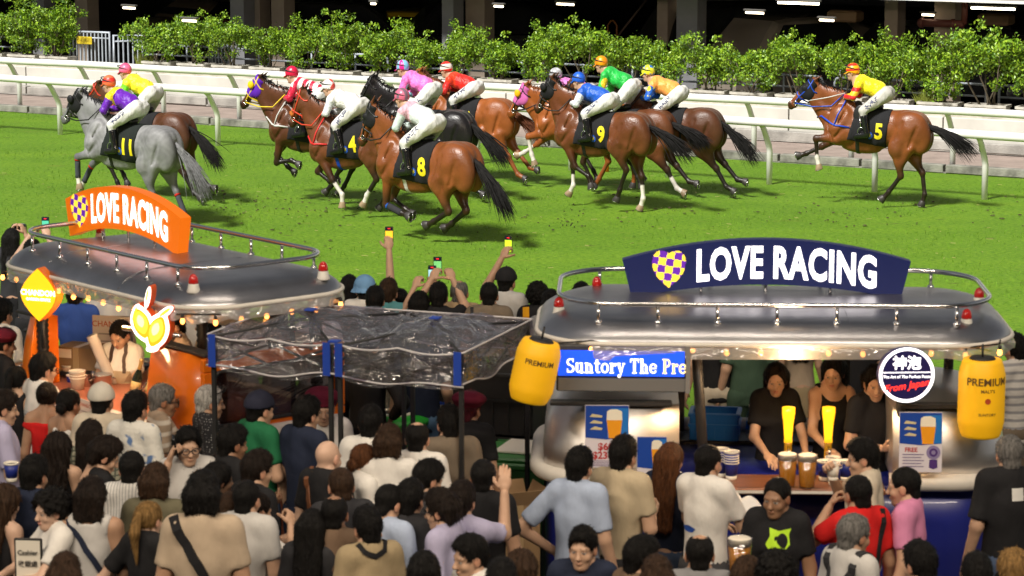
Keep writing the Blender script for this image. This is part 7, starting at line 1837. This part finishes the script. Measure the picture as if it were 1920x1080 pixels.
# orange corner panels beside the hatch
for xa, xb, nm, zt in ((-1.37, -1.02, 'corner_panel', 1.86), (.66, 1.34, 'corner_panel', 1.90)):
    mb = MB(); rings = []
    for z, ins in ((1.32, .07), (1.45, .08), (1.65, .10), (zt, .14)):
        rings.append([(max(xa, min(xb, x)), min(y, -SY+.34), z) for x, y in rrect(SX-ins, SY-ins, .30, 8)])
    loft(mb, rings); mb.build(nm, M_orange, st_)
    mb = MB(); mb.box(((xa+xb)/2, -SY+.22, zt+.012), (xb-xa-.02, .12, .025), bev=.008); mb.build('panel_top', M_dkframe, st_)
mb = MB(); mb.box((-.2, -.62, 1.255), (1.66, .46, .04), bev=.01); mb.build('counter', mat('counter_grey', (.16, .12, .10), .3, noise=.2), st_)
mb = MB(); mb.box((0, .3, .12), (2.5, .8, .1)); mb.build('floor_plate', M_dkframe, st_)
mb = MB(); mb.box((-.1, .64, 1.82), (2.4, .05, .10), bev=.012); mb.build('rear_beam', mat('grey_frame', (.12, .115, .11), .5), st_)
mb = MB(); mb.box((-.1, .60, 1.15), (2.4, .26, .05), bev=.01); mb.build('back_counter', M_dkframe, st_)
rib = MB(); rib.lathe([((.050 if i % 2 else .040), 1.3+.022*i) for i in range(42)], n=12); rib = rib.mesh('corrugated_post')
for x, y in ((-1.0, -.55), (.62, -.52), (1.12, .55), (-.45, .57)): obj('corrugated_post', rib, M_black, st_, (x, y, 0))
mb = MB(); mb.tube([(.50, -.74, 2.02), (1.2, -.70, 2.06)], .018, 8); mb.build('awning_tube', M_chrome, st_)
pts = [(-1.28+2.56*i/12, -SY+.01, 2.17+.012*math.sin(i*2.2)) for i in range(13)]+[(SX-.02, -.55+.22*i, 2.17+.01*math.sin(i*3)) for i in range(6)]
bulbs('string of warm orange bulbs under the lip of the orange stall roof', A0, pts, 'strings of warm bulbs')
S2 = A0 @ Matrix.Translation((-.72, .02, 2.38)) @ Matrix.Rotation(R(4), 4, 'Z')
arch_sign(S2, .76, (.49, .165), (.155, .125), .10, mat('sign_orange', (.85, .17, .003), .35, emit=.35), 'orange arched roof sign with two white words and a checked heart', -.56, -.40, .60, .24)

# yellow lens shaped sign
def lens_sign():
    e = empty('lens_sign', atY(72, 553, 19.93), R(-22), 'yellow pointed oval sign on an orange box at the far left', 'sign')
    o = []
    for t in np.linspace(0, math.pi, 15): o.append((.158*(1-abs(math.cos(t))**1.7), .205*math.cos(t)))
    for t in np.linspace(math.pi, 2*math.pi, 15)[1:-1]: o.append((-.158*(1-abs(math.cos(t))**1.7), .205*math.cos(t)))
    b = MB(); b.prism(o, 0, .10); b.build('sign_case', M_orange, e)
    b = MB(); b.add([(x*.985, -.004, z*.985) for x, z in o], [tuple(range(len(o)))[::-1]]); b.build('sign_face', mat('face_yellow', (1, .55, .01), emit=.75), e)
    F_ = basis((0, -.008, 0), (1, 0, 0), (0, 0, 1)); text_obj('lettering', 'CHANDON', M_signw, e, F_ @ Matrix.Translation((0, .015, 0)), .058, bold=.0018); text_obj('small_lettering', 'GARDEN SPRITZ', M_signw, e, F_ @ Matrix.Translation((.002, -.035, 0)), .029, bold=.0009)
    b = MB(); b.tube([(0, .05, -.18), (.0, .05, -.42)], .015, 6); b.build('sign_post', M_black, e)
lens_sign()
# glowing fruit sign
def fruit_sign():
    e = empty('fruit_sign', atY(281, 606, 18.72), R(-20), 'glowing cut out sign of two yellow fruits with leaves', 'sign')
    def blob(cx, cz, rx, rz, a, n=18): return [(cx+rx*math.cos(t)*math.cos(a)-rz*math.sin(t)*math.sin(a), cz+rx*math.cos(t)*math.sin(a)+rz*math.sin(t)*math.cos(a)) for t in np.linspace(0, 6.283, n, endpoint=False)]
    def lemon(cx, cz, rx, rz, a, n=28):
        o = []
        for t in np.linspace(0, 6.283, n, endpoint=False):
            x, z = rx*math.cos(t), rz*math.sin(t)*(1+.16*abs(math.sin(t))**9); o.append((cx+x*math.cos(a)-z*math.sin(a), cz+x*math.sin(a)+z*math.cos(a)))
        return o
    W0 = [lemon(-.062, -.005, .092, .125, .28), lemon(.058, -.055, .094, .135, -.42), blob(.125, .085, .030, .085, -.95), blob(-.010, .19, .022, .085, -.22), blob(-.112, .06, .026, .085, -.35), blob(.02, -.185, .055, .028, .2)]
    for j, o in enumerate(W0):
        b = MB(); b.prism(o, .0+.0015*j, .075+.0015*j); b.build('sign_case', mat('case_orange', (.75, .10, .01), .5), e)
        b = MB(); b.add([(x*.98, -.004-.0004*j, z*.98) for x, z in o], [tuple(range(len(o)))[::-1]]); b.build('glow_face', mat('fruit_white', (1, .93, .88), emit=1.5), e)
    for k_, (cx, cz, rx, rz, a) in enumerate(((-.062, -.005, .066, .094, .28), (.058, -.055, .067, .104, -.42))):
        for sc_f, mm, dy in ((1.0, mat('fruit_amber', (1, .42, .01), emit=.8), 0), (.78, mat('fruit_yellow', (1, .60, .05), emit=.95), .0006), (.42, mat('fruit_pale', (1, .80, .35), emit=1.1), .0012)):
            o = lemon(cx-.012*(1-sc_f), cz+.03*(1-sc_f), rx*sc_f, rz*sc_f, a); b = MB(); b.add([(x, -.011-dy-.002*k_, z) for x, z in o], [tuple(range(len(o)))[::-1]]); b.build('fruit_face', mm, e)
    for cx, cz, rx, rz, a in ((.128, .09, .012, .055, -.95), (-.115, .065, .010, .055, -.35), (-.012, .20, .007, .05, -.22)):
        b = MB(); b.add([(x, -.011, z) for x, z in blob(cx, cz, rx, rz, a)], [tuple(range(18))[::-1]]); b.build('leaf_face', mat('fruit_yellow', (1, .60, .05), emit=.95), e)
fruit_sign()
# servers and counter goods at the orange stall
sv = person(226, 622, 195, 'F', 'light', 'tight', 'blk', 'apron', 'white', 'reach', 'stall worker in white tee and beige apron looking down behind the counter', z0=.17, group='stall workers', head=(10, 26))
sv2 = person(325, 605, -120, 'M', 'light', 'short', 'blk', 'tee', (.46, .36, .28), 'reach', 'stall worker in a pale tee with dark apron strap, behind the fruit sign', z0=.17, group='stall workers', head=(0, 12))
def apron(info, col):
    m = cloth(COLS[col], name='apron_cloth'); on_cloth(info, *rect(.26, .40, 8), 0, 1.10, 'apron', m, front=True, off=.012)
    for s in (-1, 1): band_on(info, [(s*.09, .2, 1.28), (s*.075, .12, 1.42), (s*.05, .0, 1.49)], .03, 'apron_strap', mat('strap_brown', (.05, .025, .015), .6))
    on_cloth(info, *text_np('CHANDON', .05, bold=.001), 0, 1.0, 'lettering', mat('apron_red', (.30, .06, .03), .7), front=True, off=.016)
apron(sv, 'sand'); apron(sv2, 'beige')
CZ = 1.277
def on_counter(px, py): return at(px, py, CZ)
M_kraft = mat('cup_kraft', (.36, .27, .21), .8)
for px, py, l in ((107, 715, 'leftmost kraft paper cup on the orange stall counter'), (130, 718, 'second kraft paper cup from the left on the orange stall counter'), (150, 712, 'third kraft paper cup on the orange stall counter'), (172, 700, 'kraft paper cup standing behind the steel buckets')):
    paper_cup(on_counter(px, py), l, 1.35, 1, M_kraft, 'paper cups on the orange stall')
paper_cup(on_counter(146, 742), 'pale paper cup in front of the steel buckets', 1.5, 3, M_kraft, 'paper cups on the orange stall')
paper_cup(on_counter(135, 728), 'white and navy cup left of the steel buckets', 1.0, 1, M_cupb, 'paper cups on the orange stall')
for px, py, l in ((160, 735, 'left steel ice bucket on the orange stall counter'), (192, 738, 'right steel ice bucket on the orange stall counter')):
    e = empty('ice_bucket', on_counter(px, py), .4, l, 'bucket', 'steel ice buckets'); b = MB(); b.lathe([(.062, 0), (.064, .004), (.082, .15), (.086, .155), (.080, .155), (.064, .01)], n=24); b.build('bucket_wall', M_chrome, e)
    b = MB()
    for s in (-1, 1): b.tube([(s*.078, -.02, .12), (s*.105, -.015, .115), (s*.105, .015, .115), (s*.078, .02, .12)], .006, 5)
    b.build('bucket_handle', M_chrome, e)
M_bott = mat('bottle_green', (.012, .02, .012), .08, coat=.4); M_foil = mat('bottle_foil', (.62, .45, .16), .35, metal=.6)
for px, py, t, l in ((171, 712, 3, 'upright wine bottle with pale foil behind the buckets'), (250, 742, 14, 'leaning wine bottle with a yellow label right of the buckets'), (275, 745, 24, 'tilted wine bottle with gold foil by the orange corner panel'), (16, 690, 0, 'gold foiled wine bottle at the far left of the orange stall')):
    e = empty('wine_bottle', on_counter(px, py), 0, l, 'bottle', 'sparkling wine bottles'); e.rotation_euler = (0, R(t), 0)
    b = MB(); b.lathe([(.036, 0), (.040, .006), (.040, .15), (.017, .215), (.0145, .24)], n=16); b.build('bottle_body', M_bott, e); b = MB(); b.lathe([(.0175, .212), (.0155, .24), (.016, .285), (.017, .30), (.001, .302)], n=14); b.build('foil_cap', M_foil, e)
    b = MB(); b.lathe([(.0405, .05), (.0405, .12)], n=16); b.build('bottle_label', mat('label_yellow', (.62, .50, .22), .5), e)
def carton(p, rz, d, label, m=None):
    e = empty('cardboard_box', p, rz, label, 'cardboard box', 'cardboard boxes'); m = m or mat('cardboard', (.24, .15, .075), .9, noise=.12, nscale=6)
    MB().box((0, 0, d[2]/2), d, bev=.006).build('carton', m, e); MB().box((0, 0, d[2]/2), (.05, d[1]+.006, d[2]+.006)).build('packing_tape', mat('packing_tape', (.34, .24, .13), .3), e); return e
MB().box((-1.14, .06, 1.36), (.44, .70, .04), bev=.008).build('side_shelf', M_dkframe, st_)
cb = carton(atY(158, 693, 20.85), R(-20), (.36, .26, .20), 'brown cardboard box with a white label inside the orange stall')
b = MB(); b.box((-.10, -.132, .15), (.12, .004, .07)); b.build('label', M_cupw, cb)
e = empty('cup_sleeve', atY(222, 742, 20.55), 0, 'long leaning stack of white paper cups inside the orange stall', 'cup stack'); e.rotation_euler = (R(10), R(-20), 0)
b = MB(); b.lathe([((.046 if i % 2 else .041), .011*i) for i in range(50)], n=16); b.build('nested_cup', mat('cup_offwhite', (.58, .54, .50), .6), e)
for x, y, z, rz, l, sc in ((-.30, .60, 1.62, 8, 'white menu board with red heading leaning at the back of the orange stall', 1.0), (.05, -.80, 1.29, -30, 'small white price card on the front of the orange stall counter', .6), (-1.35, -.72, 1.33, -10, 'small cream card with red lettering at the far left of the stall', .5)):
    e = empty('menu_board', atY(212, 640, 21.05) if sc == 1.0 else A0 @ Vector((x, y, z)), R(-50+30+rz), l, 'menu board', 'printed cards of the orange stall', sc); MB().box((0, 0, 0), (.34, .012, .42), bev=.004).build('board', mat('board_white', (.52, .48, .46), .6), e)
    F_ = basis((0, -.009, 0), (1, 0, 0), (0, 0, 1)); text_obj('lettering', 'CHANDON', mat('menu_red', (.40, .10, .05), .6), e, F_ @ Matrix.Translation((0, .14, 0)), .066, bold=.001)
    for j in range(4): b = MB(); b.box((0, -.008, .06-.06*j), (.24-.04*(j % 2), .003, .012)); b.build('print_line', mat('menu_grey', (.25, .22, .22), .6), e)
# chains on the corner panels
def chain(p0, p1, label):
    p0, p1 = V3(p0), V3(p1); e = empty('chain', p0, 0, label, 'chain', 'thin chains on the orange stall'); n = 22
    lm = MB(); lm.tube([(.012*math.cos(a), .005*math.sin(a), 0) for a in np.linspace(0, 6.283, 9)], .0028, 4, cap=False); lm = lm.mesh('chain_link')
    for i in range(n):
        t = (i+.5)/n; c = p0.lerp(p1, t)-Vector((0, 0, .06*math.sin(math.pi*t)))-p0; o = obj('chain_link', lm, M_chrome, e, c); d = p1-p0
        o.rotation_euler = d.to_track_quat('X', 'Z').to_euler(); o.rotation_euler.x += math.pi/2*(i % 2)
chain(at(80, 622, 1.72), at(28, 690, 1.45), 'thin chain on the left orange panel'); chain(at(290, 690, 1.55), at(205, 790, 1.28), 'thin chain hanging from the right orange panel to the counter')

# ---------------- the clear canopy
c1, c2, c3 = V3(P(390, 685, 1.95)), V3(P(620, 705, 1.95)), V3(P(870, 722, 1.95)); ux = (c3-c1).normalized(); uy = Vector((-ux.y, ux.x, 0)); L_ = (c3-c1).length; D_ = 1.34
cn = empty('clear_canopy'); cn.matrix_world = basis((c1.x, c1.y, 0), ux, uy); set_props(cn, 'clear plastic pop up canopy with black scissor frame and blue corner trims', 'canopy')
ZB, ZT = 1.95, 2.17; hw_ = L_/2
def sag(x, y):
    zz = .03*abs(math.sin(x/hw_*math.pi*2))*(1-y/D_)
    k_ = int(x >= hw_); lx = (x-k_*hw_)/hw_; ly = y/D_; p_ = 1-max(abs(lx-.5), abs(ly-.5))*2
    return ZT-zz+.085*p_-.045*math.sin(math.pi*min(p_*2, 1))+.016*math.sin(x*19+y*7+2*math.sin(y*5))*math.sin(y*15+x*4)+.012*math.sin(x*7-y*11)
mb = MB(); mb.grid(lambda u, v: (u*L_, v*D_, sag(min(u*L_, L_-1e-4), v*D_)), 44, 28); mb.build('roof_sheet', M_plastic, cn)
for nm, a, b_ in (('valance', (0, 0), (L_, 0)), ('valance', (L_, 0), (L_, D_)), ('valance', (0, D_), (L_, D_)), ('valance', (0, 0), (0, D_))):
    mb = MB(); dx, dy = b_[0]-a[0], b_[1]-a[1]; ln = math.hypot(dx, dy); nx_, ny_ = dy/ln, -dx/ln
    mb.grid(lambda u, v: (a[0]+dx*u+nx_*.024*math.sin(u*ln*11+v*5+2*math.sin(u*9))*math.sin(v*2.6), a[1]+dy*u+ny_*.024*math.sin(u*ln*11+v*5+2*math.sin(u*9))*math.sin(v*2.6), ZT-.008-(.03*abs(math.sin(u*ln/hw_*math.pi*2)) if a[1] == b_[1] == 0 else 0)-(ZT-ZB)*v+v*(.014*math.sin(u*ln*9)-.03*math.sin(u*ln/hw_*math.pi)**2)), 40, 6); va = mb.build(nm, M_plastic, cn)
    mb = MB(); mb.tube([(a[0]+dx*u+nx_*.024*math.sin(u*ln*11+5+2*math.sin(u*9))*.5155, a[1]+dy*u+ny_*.024*math.sin(u*ln*11+5+2*math.sin(u*9))*.5155, ZB+.014*math.sin(u*ln*9)-.03*math.sin(u*ln/hw_*math.pi)**2) for u in np.linspace(0, 1, 30)], .007, 5); mb.build('hem', mat('hem_white', (.5, .48, .5), .5), va)
    mb = MB(); mb.tube([(a[0]+dx*u, a[1]+dy*u, ZT-(.03*abs(math.sin(u*ln/hw_*math.pi*2)) if a[1] == b_[1] == 0 else 0)) for u in np.linspace(0, 1, 33)], .007, 5); mb.build('eave_tape', mat('hem_white', (.5, .48, .5), .5), va)
M_trim = mat('trim_blue', (.010, .05, .36), .5)
for x, y in ((.04, 0), (hw_-.045, 0), (hw_+.045, 0), (L_-.04, 0)):
    mb = MB(); mb.box((x, -.018, (ZB+ZT)/2), (.055, .006, ZT-ZB+.01)); mb.build('corner_trim', M_trim, cn)
for x in (hw_*.5, hw_*1.5, hw_): mb = MB(); mb.box((x, D_*.5 if x != hw_ else .02, sag(min(x, L_-.01), D_*.5)+.004 if x != hw_ else ZT+.012), (.07, .07, .01)); mb.build('corner_trim', M_trim, cn)
leg = MB().box((0, 0, 1.09), (.028, .028, 2.14)).mesh('leg'); foot = MB().box((0, 0, .03), (.09, .09, .02)).mesh('foot')
for x, y in ((.03, .03), (hw_-.035, .03), (hw_+.035, .03), (L_-.03, .03), (.03, D_-.03), (hw_-.035, D_-.03), (hw_+.035, D_-.03), (L_-.03, D_-.03)):
    o = obj('leg', leg, M_black, cn, (x, y, 0)); obj('foot', foot, M_black, o)
def bars(a, b_):
    a, b_ = Vector(a), Vector(b_)
    for j in range(2):
        p, q = a.lerp(b_, j/2), a.lerp(b_, (j+1)/2)
        for z0, z1 in ((2.13, 1.97), (1.97, 2.13)): mb = MB(); mb.tube([(p.x, p.y, z0), (q.x, q.y, z1)], .010, 5); mb.build('truss_bar', M_black, cn)
for k_ in range(2):
    x0, x1 = k_*hw_+.03, (k_+1)*hw_-.03
    bars((x0, .035, 0), (x1, .035, 0)); bars((x0, D_-.035, 0), (x1, D_-.035, 0)); bars((x0, .03, 0), (x0, D_-.03, 0)); bars((x1, .03, 0), (x1, D_-.03, 0))
    mx_ = (x0+x1)/2
    for x, y in ((x0, .03), (x1, .03), (x0, D_-.03), (x1, D_-.03)): mb = MB(); mb.tube([(x, y, 2.15), (mx_, D_/2, 2.205)], .010, 5); mb.build('roof_bar', M_black, cn)
    mb = MB(); mb.tube([(mx_, D_/2, 1.97), (mx_, D_/2, 2.225)], .014, 6); mb.build('centre_pole', M_black, cn)
mb = MB(); mb.grid(lambda u, v: (L_*(.02+.0*u)+.0, 0, 0), 1, 1)

# ---------------- bins, crates, boxes
M_gbin = mat('bin_green', (.03, .13, .035), .5); M_bbin = mat('bin_bright_green', (.02, .36, .03), .45)
rb = empty('recycling_bin', V3(P(742, 778, 1.02))-Vector((0, 0, 1.0)), 0, 'bright green recycling bin with a white ringed hole in its lid', 'bin')
b = MB(); b.lathe([(.22, 0), (.24, .02), (.26, .9), (.26, .94)], n=24); b.build('bin_body', M_bbin, rb); b = MB(); b.lathe([(.275, .94), (.275, .985), (.20, 1.01), (.13, 1.012)], n=28); b.build('bin_lid', M_bbin, rb)
b = MB(); b.tube([(.125*math.cos(a), .125*math.sin(a), 1.018) for a in np.linspace(0, 6.283, 25)], .014, 6, cap=False); b.build('lid_ring', M_cupw, rb); b = MB(); b.lathe([(.12, 1.0135), (.001, 1.0145)], n=20); b.build('lid_hole', M_black, rb)
wb = empty('wheelie_bin', V3(P(968, 842, 1.05))-Vector((0, 0, 1.03)), R(-12), 'dark green wheelie bin with a white sheet on its lid, left of the bar', 'bin')
b = MB(); V = []
for z, s in ((.06, .82), (.95, 1.0)): V += [(-.28*s, -.32*s, z), (.28*s, -.32*s, z), (.28*s, .32*s, z), (-.28*s, .32*s, z)]
b.add(V, [(0, 1, 5, 4), (1, 2, 6, 5), (2, 3, 7, 6), (3, 0, 4, 7), (3, 2, 1, 0), (4, 5, 6, 7)]); b.build('bin_body', M_gbin, wb)
b = MB(); b.box((0, 0, .97), (.60, .68, .05), bev=.012); b.box((0, -.03, 1.01), (.54, .56, .035), bev=.012); b.build('bin_lid', mat('bin_lid_green', (.045, .20, .05), .4), wb)
b = MB(); b.tube([(-.22, .37, 1.0), (.22, .37, 1.0)], .016, 6); b.build('bin_handle', M_gbin, wb)
for s in (-1, 1): b = MB(); b.lathe([(.10, -.02), (.10, .02)], n=16, M=Matrix.Translation((s*.25, .28, .12)) @ Matrix.Rotation(math.pi/2, 4, 'Y')); b.build('wheel', M_tyre, wb)
o = MB(); o.box((0, 0, .012), (.34, .40, .02), bev=.004); o = o.build('paper_stack', M_cupw, None, wb.location+Vector((.06, .02, 1.03)), R(-18)); set_props(o, 'white sheet of packaging lying on the dark green wheelie bin', 'packaging')
M_kcrate = mat('crate_black', (.014, .013, .013), .55)
for j, (px, py, z, l) in enumerate(((945, 850, .02, 'lowest black plastic crate of the stack behind the wheelie bin'), (945, 850, .52, 'middle black plastic crate of the stack behind the wheelie bin'), (945, 850, 1.02, 'topmost black plastic crate of the stack behind the wheelie bin'))):
    p = V3(P(945, 742, 1.3)); crate(Vector((p.x, p.y+.2, z)), R(-16), .62, .62, .48, M_kcrate, l)
    p2_ = Vector((p.x-.02, p.y+.2, z)); 
carton_ = carton(V3(P(962, 938, 1.0))-Vector((0, 0, .98)), R(20), (.30, .28, .98), 'tall open cardboard box standing beside the dark blue bar end')
for k_, (dx, dy, rx, ry) in enumerate(((0, -.14, 25, 0), (0, .14, -30, 0), (.15, 0, 0, 25), (-.15, 0, 0, -30))):
    b = MB(); b.box((0, 0, .06), (.30 if dx == 0 else .004, .004 if dx == 0 else .28, .12)); fl = b.build('flap', mat('cardboard', (.24, .15, .075), .9, noise=.12, nscale=6), carton_, (dx, dy, .975)); fl.rotation_euler = (R(rx), R(ry), 0)
kg = empty('beer_keg', V3(P(930, 905, .75))-Vector((0, 0, .60)), 0, 'dark steel beer keg between the wheelie bin and the crowd', 'keg')
b = MB(); b.lathe([(.17, 0), (.19, .02), (.19, .06), (.18, .08), (.195, .2), (.195, .4), (.18, .52), (.19, .54), (.19, .60), (.17, .62)], n=22); b.build('keg_shell', mat('keg_steel', (.25, .25, .25), .3, metal=1), kg)
b = MB(); b.box((.12, -.12, .62), (.06, .06, .05)); b.build('keg_cap', mat('keg_red', (.5, .05, .02), .5), kg)
# cashier board, tablet, phone call, cups in hands
cbd = empty('cashier_board', V3(P(54, 1050, 1.30)), R(-6), 'white cashier board in a black frame that the curly haired person leans on', 'sign')
MB().box((0, 0, 0), (.17, .02, .27), bev=.005).build('board_frame', M_black, cbd); MB().box((0, -.0115, 0), (.148, .004, .245)).build('board_face', M_cupw, cbd)
F_ = basis((0, -.018, 0), (1, 0, 0), (0, 0, 1)); text_obj('lettering', 'Cashier', M_black, cbd, F_ @ Matrix.Translation((0, .05, .004)), .040, bold=.0008); text_obj('lettering', '收銀處', M_black, cbd, F_ @ Matrix.Translation((0, -.02, .004)), .040, bold=.0007)
b = MB(); b.tube([(0, .02, -.1), (0, .02, -1.28)], .016, 8); b.build('board_post', M_black, cbd)
p = wpoint(b4, (0, .30, 1.17)); e = empty('tablet', p, b4['o'].rotation_euler.z, 'dark tablet held by the worker in the burgundy beret', 'tablet'); e.rotation_euler.x = R(-40); MB().box((0, 0, 0), (.25, .012, .18), bev=.005).build('tablet_case', M_phone, e); b = MB(); b.box((0, .008, 0), (.22, .003, .15)); b.build('screen', mat('tablet_screen', (.03, .04, .08), .15), e)
W, pm, d = hand_pos(a10, 1); p = wpoint(a10, W+np.array([-.02, 0, .03])); e = empty('phone', p, a10['o'].rotation_euler.z, 'dark phone pressed to the ear of the young man facing us', 'phone'); e.rotation_euler = (R(-20), R(12), a10['o'].rotation_euler.z); MB().box((0, 0, 0), (.012, .07, .145), bev=.004).build('phone_case', M_phone, e); b = MB(); b.box((-.0065, 0, 0), (.001, .062, .13)); b.build('screen', M_black, e)
paper_cup(at(22, 902, 1.20), 'white and navy paper cup held at the left edge', 1.2, 1, M_cupb, 'cups held in the crowd'); paper_cup(wpoint(e2, (.03, .20, 1.42)), 'clear drink cup at the lips of the man in cream', 1.0, 1, M_cupw, 'cups held in the crowd')
W, pm, d = hand_pos(ph, 1); p = wpoint(ph, (0, .24, 1.66)); e = empty('camera', p, ph['o'].rotation_euler.z, 'black camera with a silver lens raised at the left edge', 'camera')
MB().box((0, 0, 0), (.14, .07, .09), bev=.012).build('camera_body', M_phone, e); b = MB(); b.lathe([(.035, 0), (.038, .02), (.038, .10), (.034, .11)], n=16, M=Matrix.Rotation(R(-90), 4, 'X')); b.build('lens', M_chrome, e)

# ---------------- small things on the turf
r_ = random.Random(21); cl = MB()
for j in range(34):
    p = V3(P(1070+r_.gauss(0, 16), 425+r_.gauss(0, 10), 0)); s = r_.uniform(.004, .013); z = abs(r_.gauss(.05, .10))
    cl.lathe([(.001, -s), (s*.9, -s*.3), (s*.8, s*.4), (.001, s)], c=(p.x, p.y, z+s), n=5)
o = cl.build('turf_clods', mat('clod', (.03, .022, .012), .95), None); o.name = 'dirt'; set_props(o, kind='stuff')
st2 = MB()
for j in range(240):
    p = V3(P(r_.uniform(0, 1920), r_.uniform(300, 600), 0)); a = r_.uniform(0, 6.28); l = r_.uniform(.03, .10)
    if RMi @ p and (RMi @ p).y > 2.6: continue
    st2.box((p.x, p.y, .03+r_.uniform(0, .02)), (l, .006, .005), rz=a)
o = st2.build('straw', mat('dry_straw', (.36, .33, .12), .9), None); set_props(o, kind='stuff')

# soil and torn grass kicked up along the horses' path
r_ = random.Random(77); cl = MB()
for j in range(300):
    px, py = r_.choice(((r_.uniform(350, 1100), r_.uniform(385, 470)), (r_.uniform(1150, 1920), r_.uniform(365, 430)), (r_.uniform(380, 720), r_.uniform(360, 400))))
    p = V3(P(px, py, 0)); s = r_.uniform(.006, .020); w_ = r_.uniform(.8, 2.2)
    cl.lathe([(.001, 0), (s*w_, s*.3), (s*.7, s*.9), (.001, s)], c=(p.x, p.y, .012), n=5)
o = cl.build('divots', mat('divot_soil', (.055, .042, .018), .95, noise=.5, nscale=3), None); o.name = 'dirt'; set_props(o, kind='stuff')
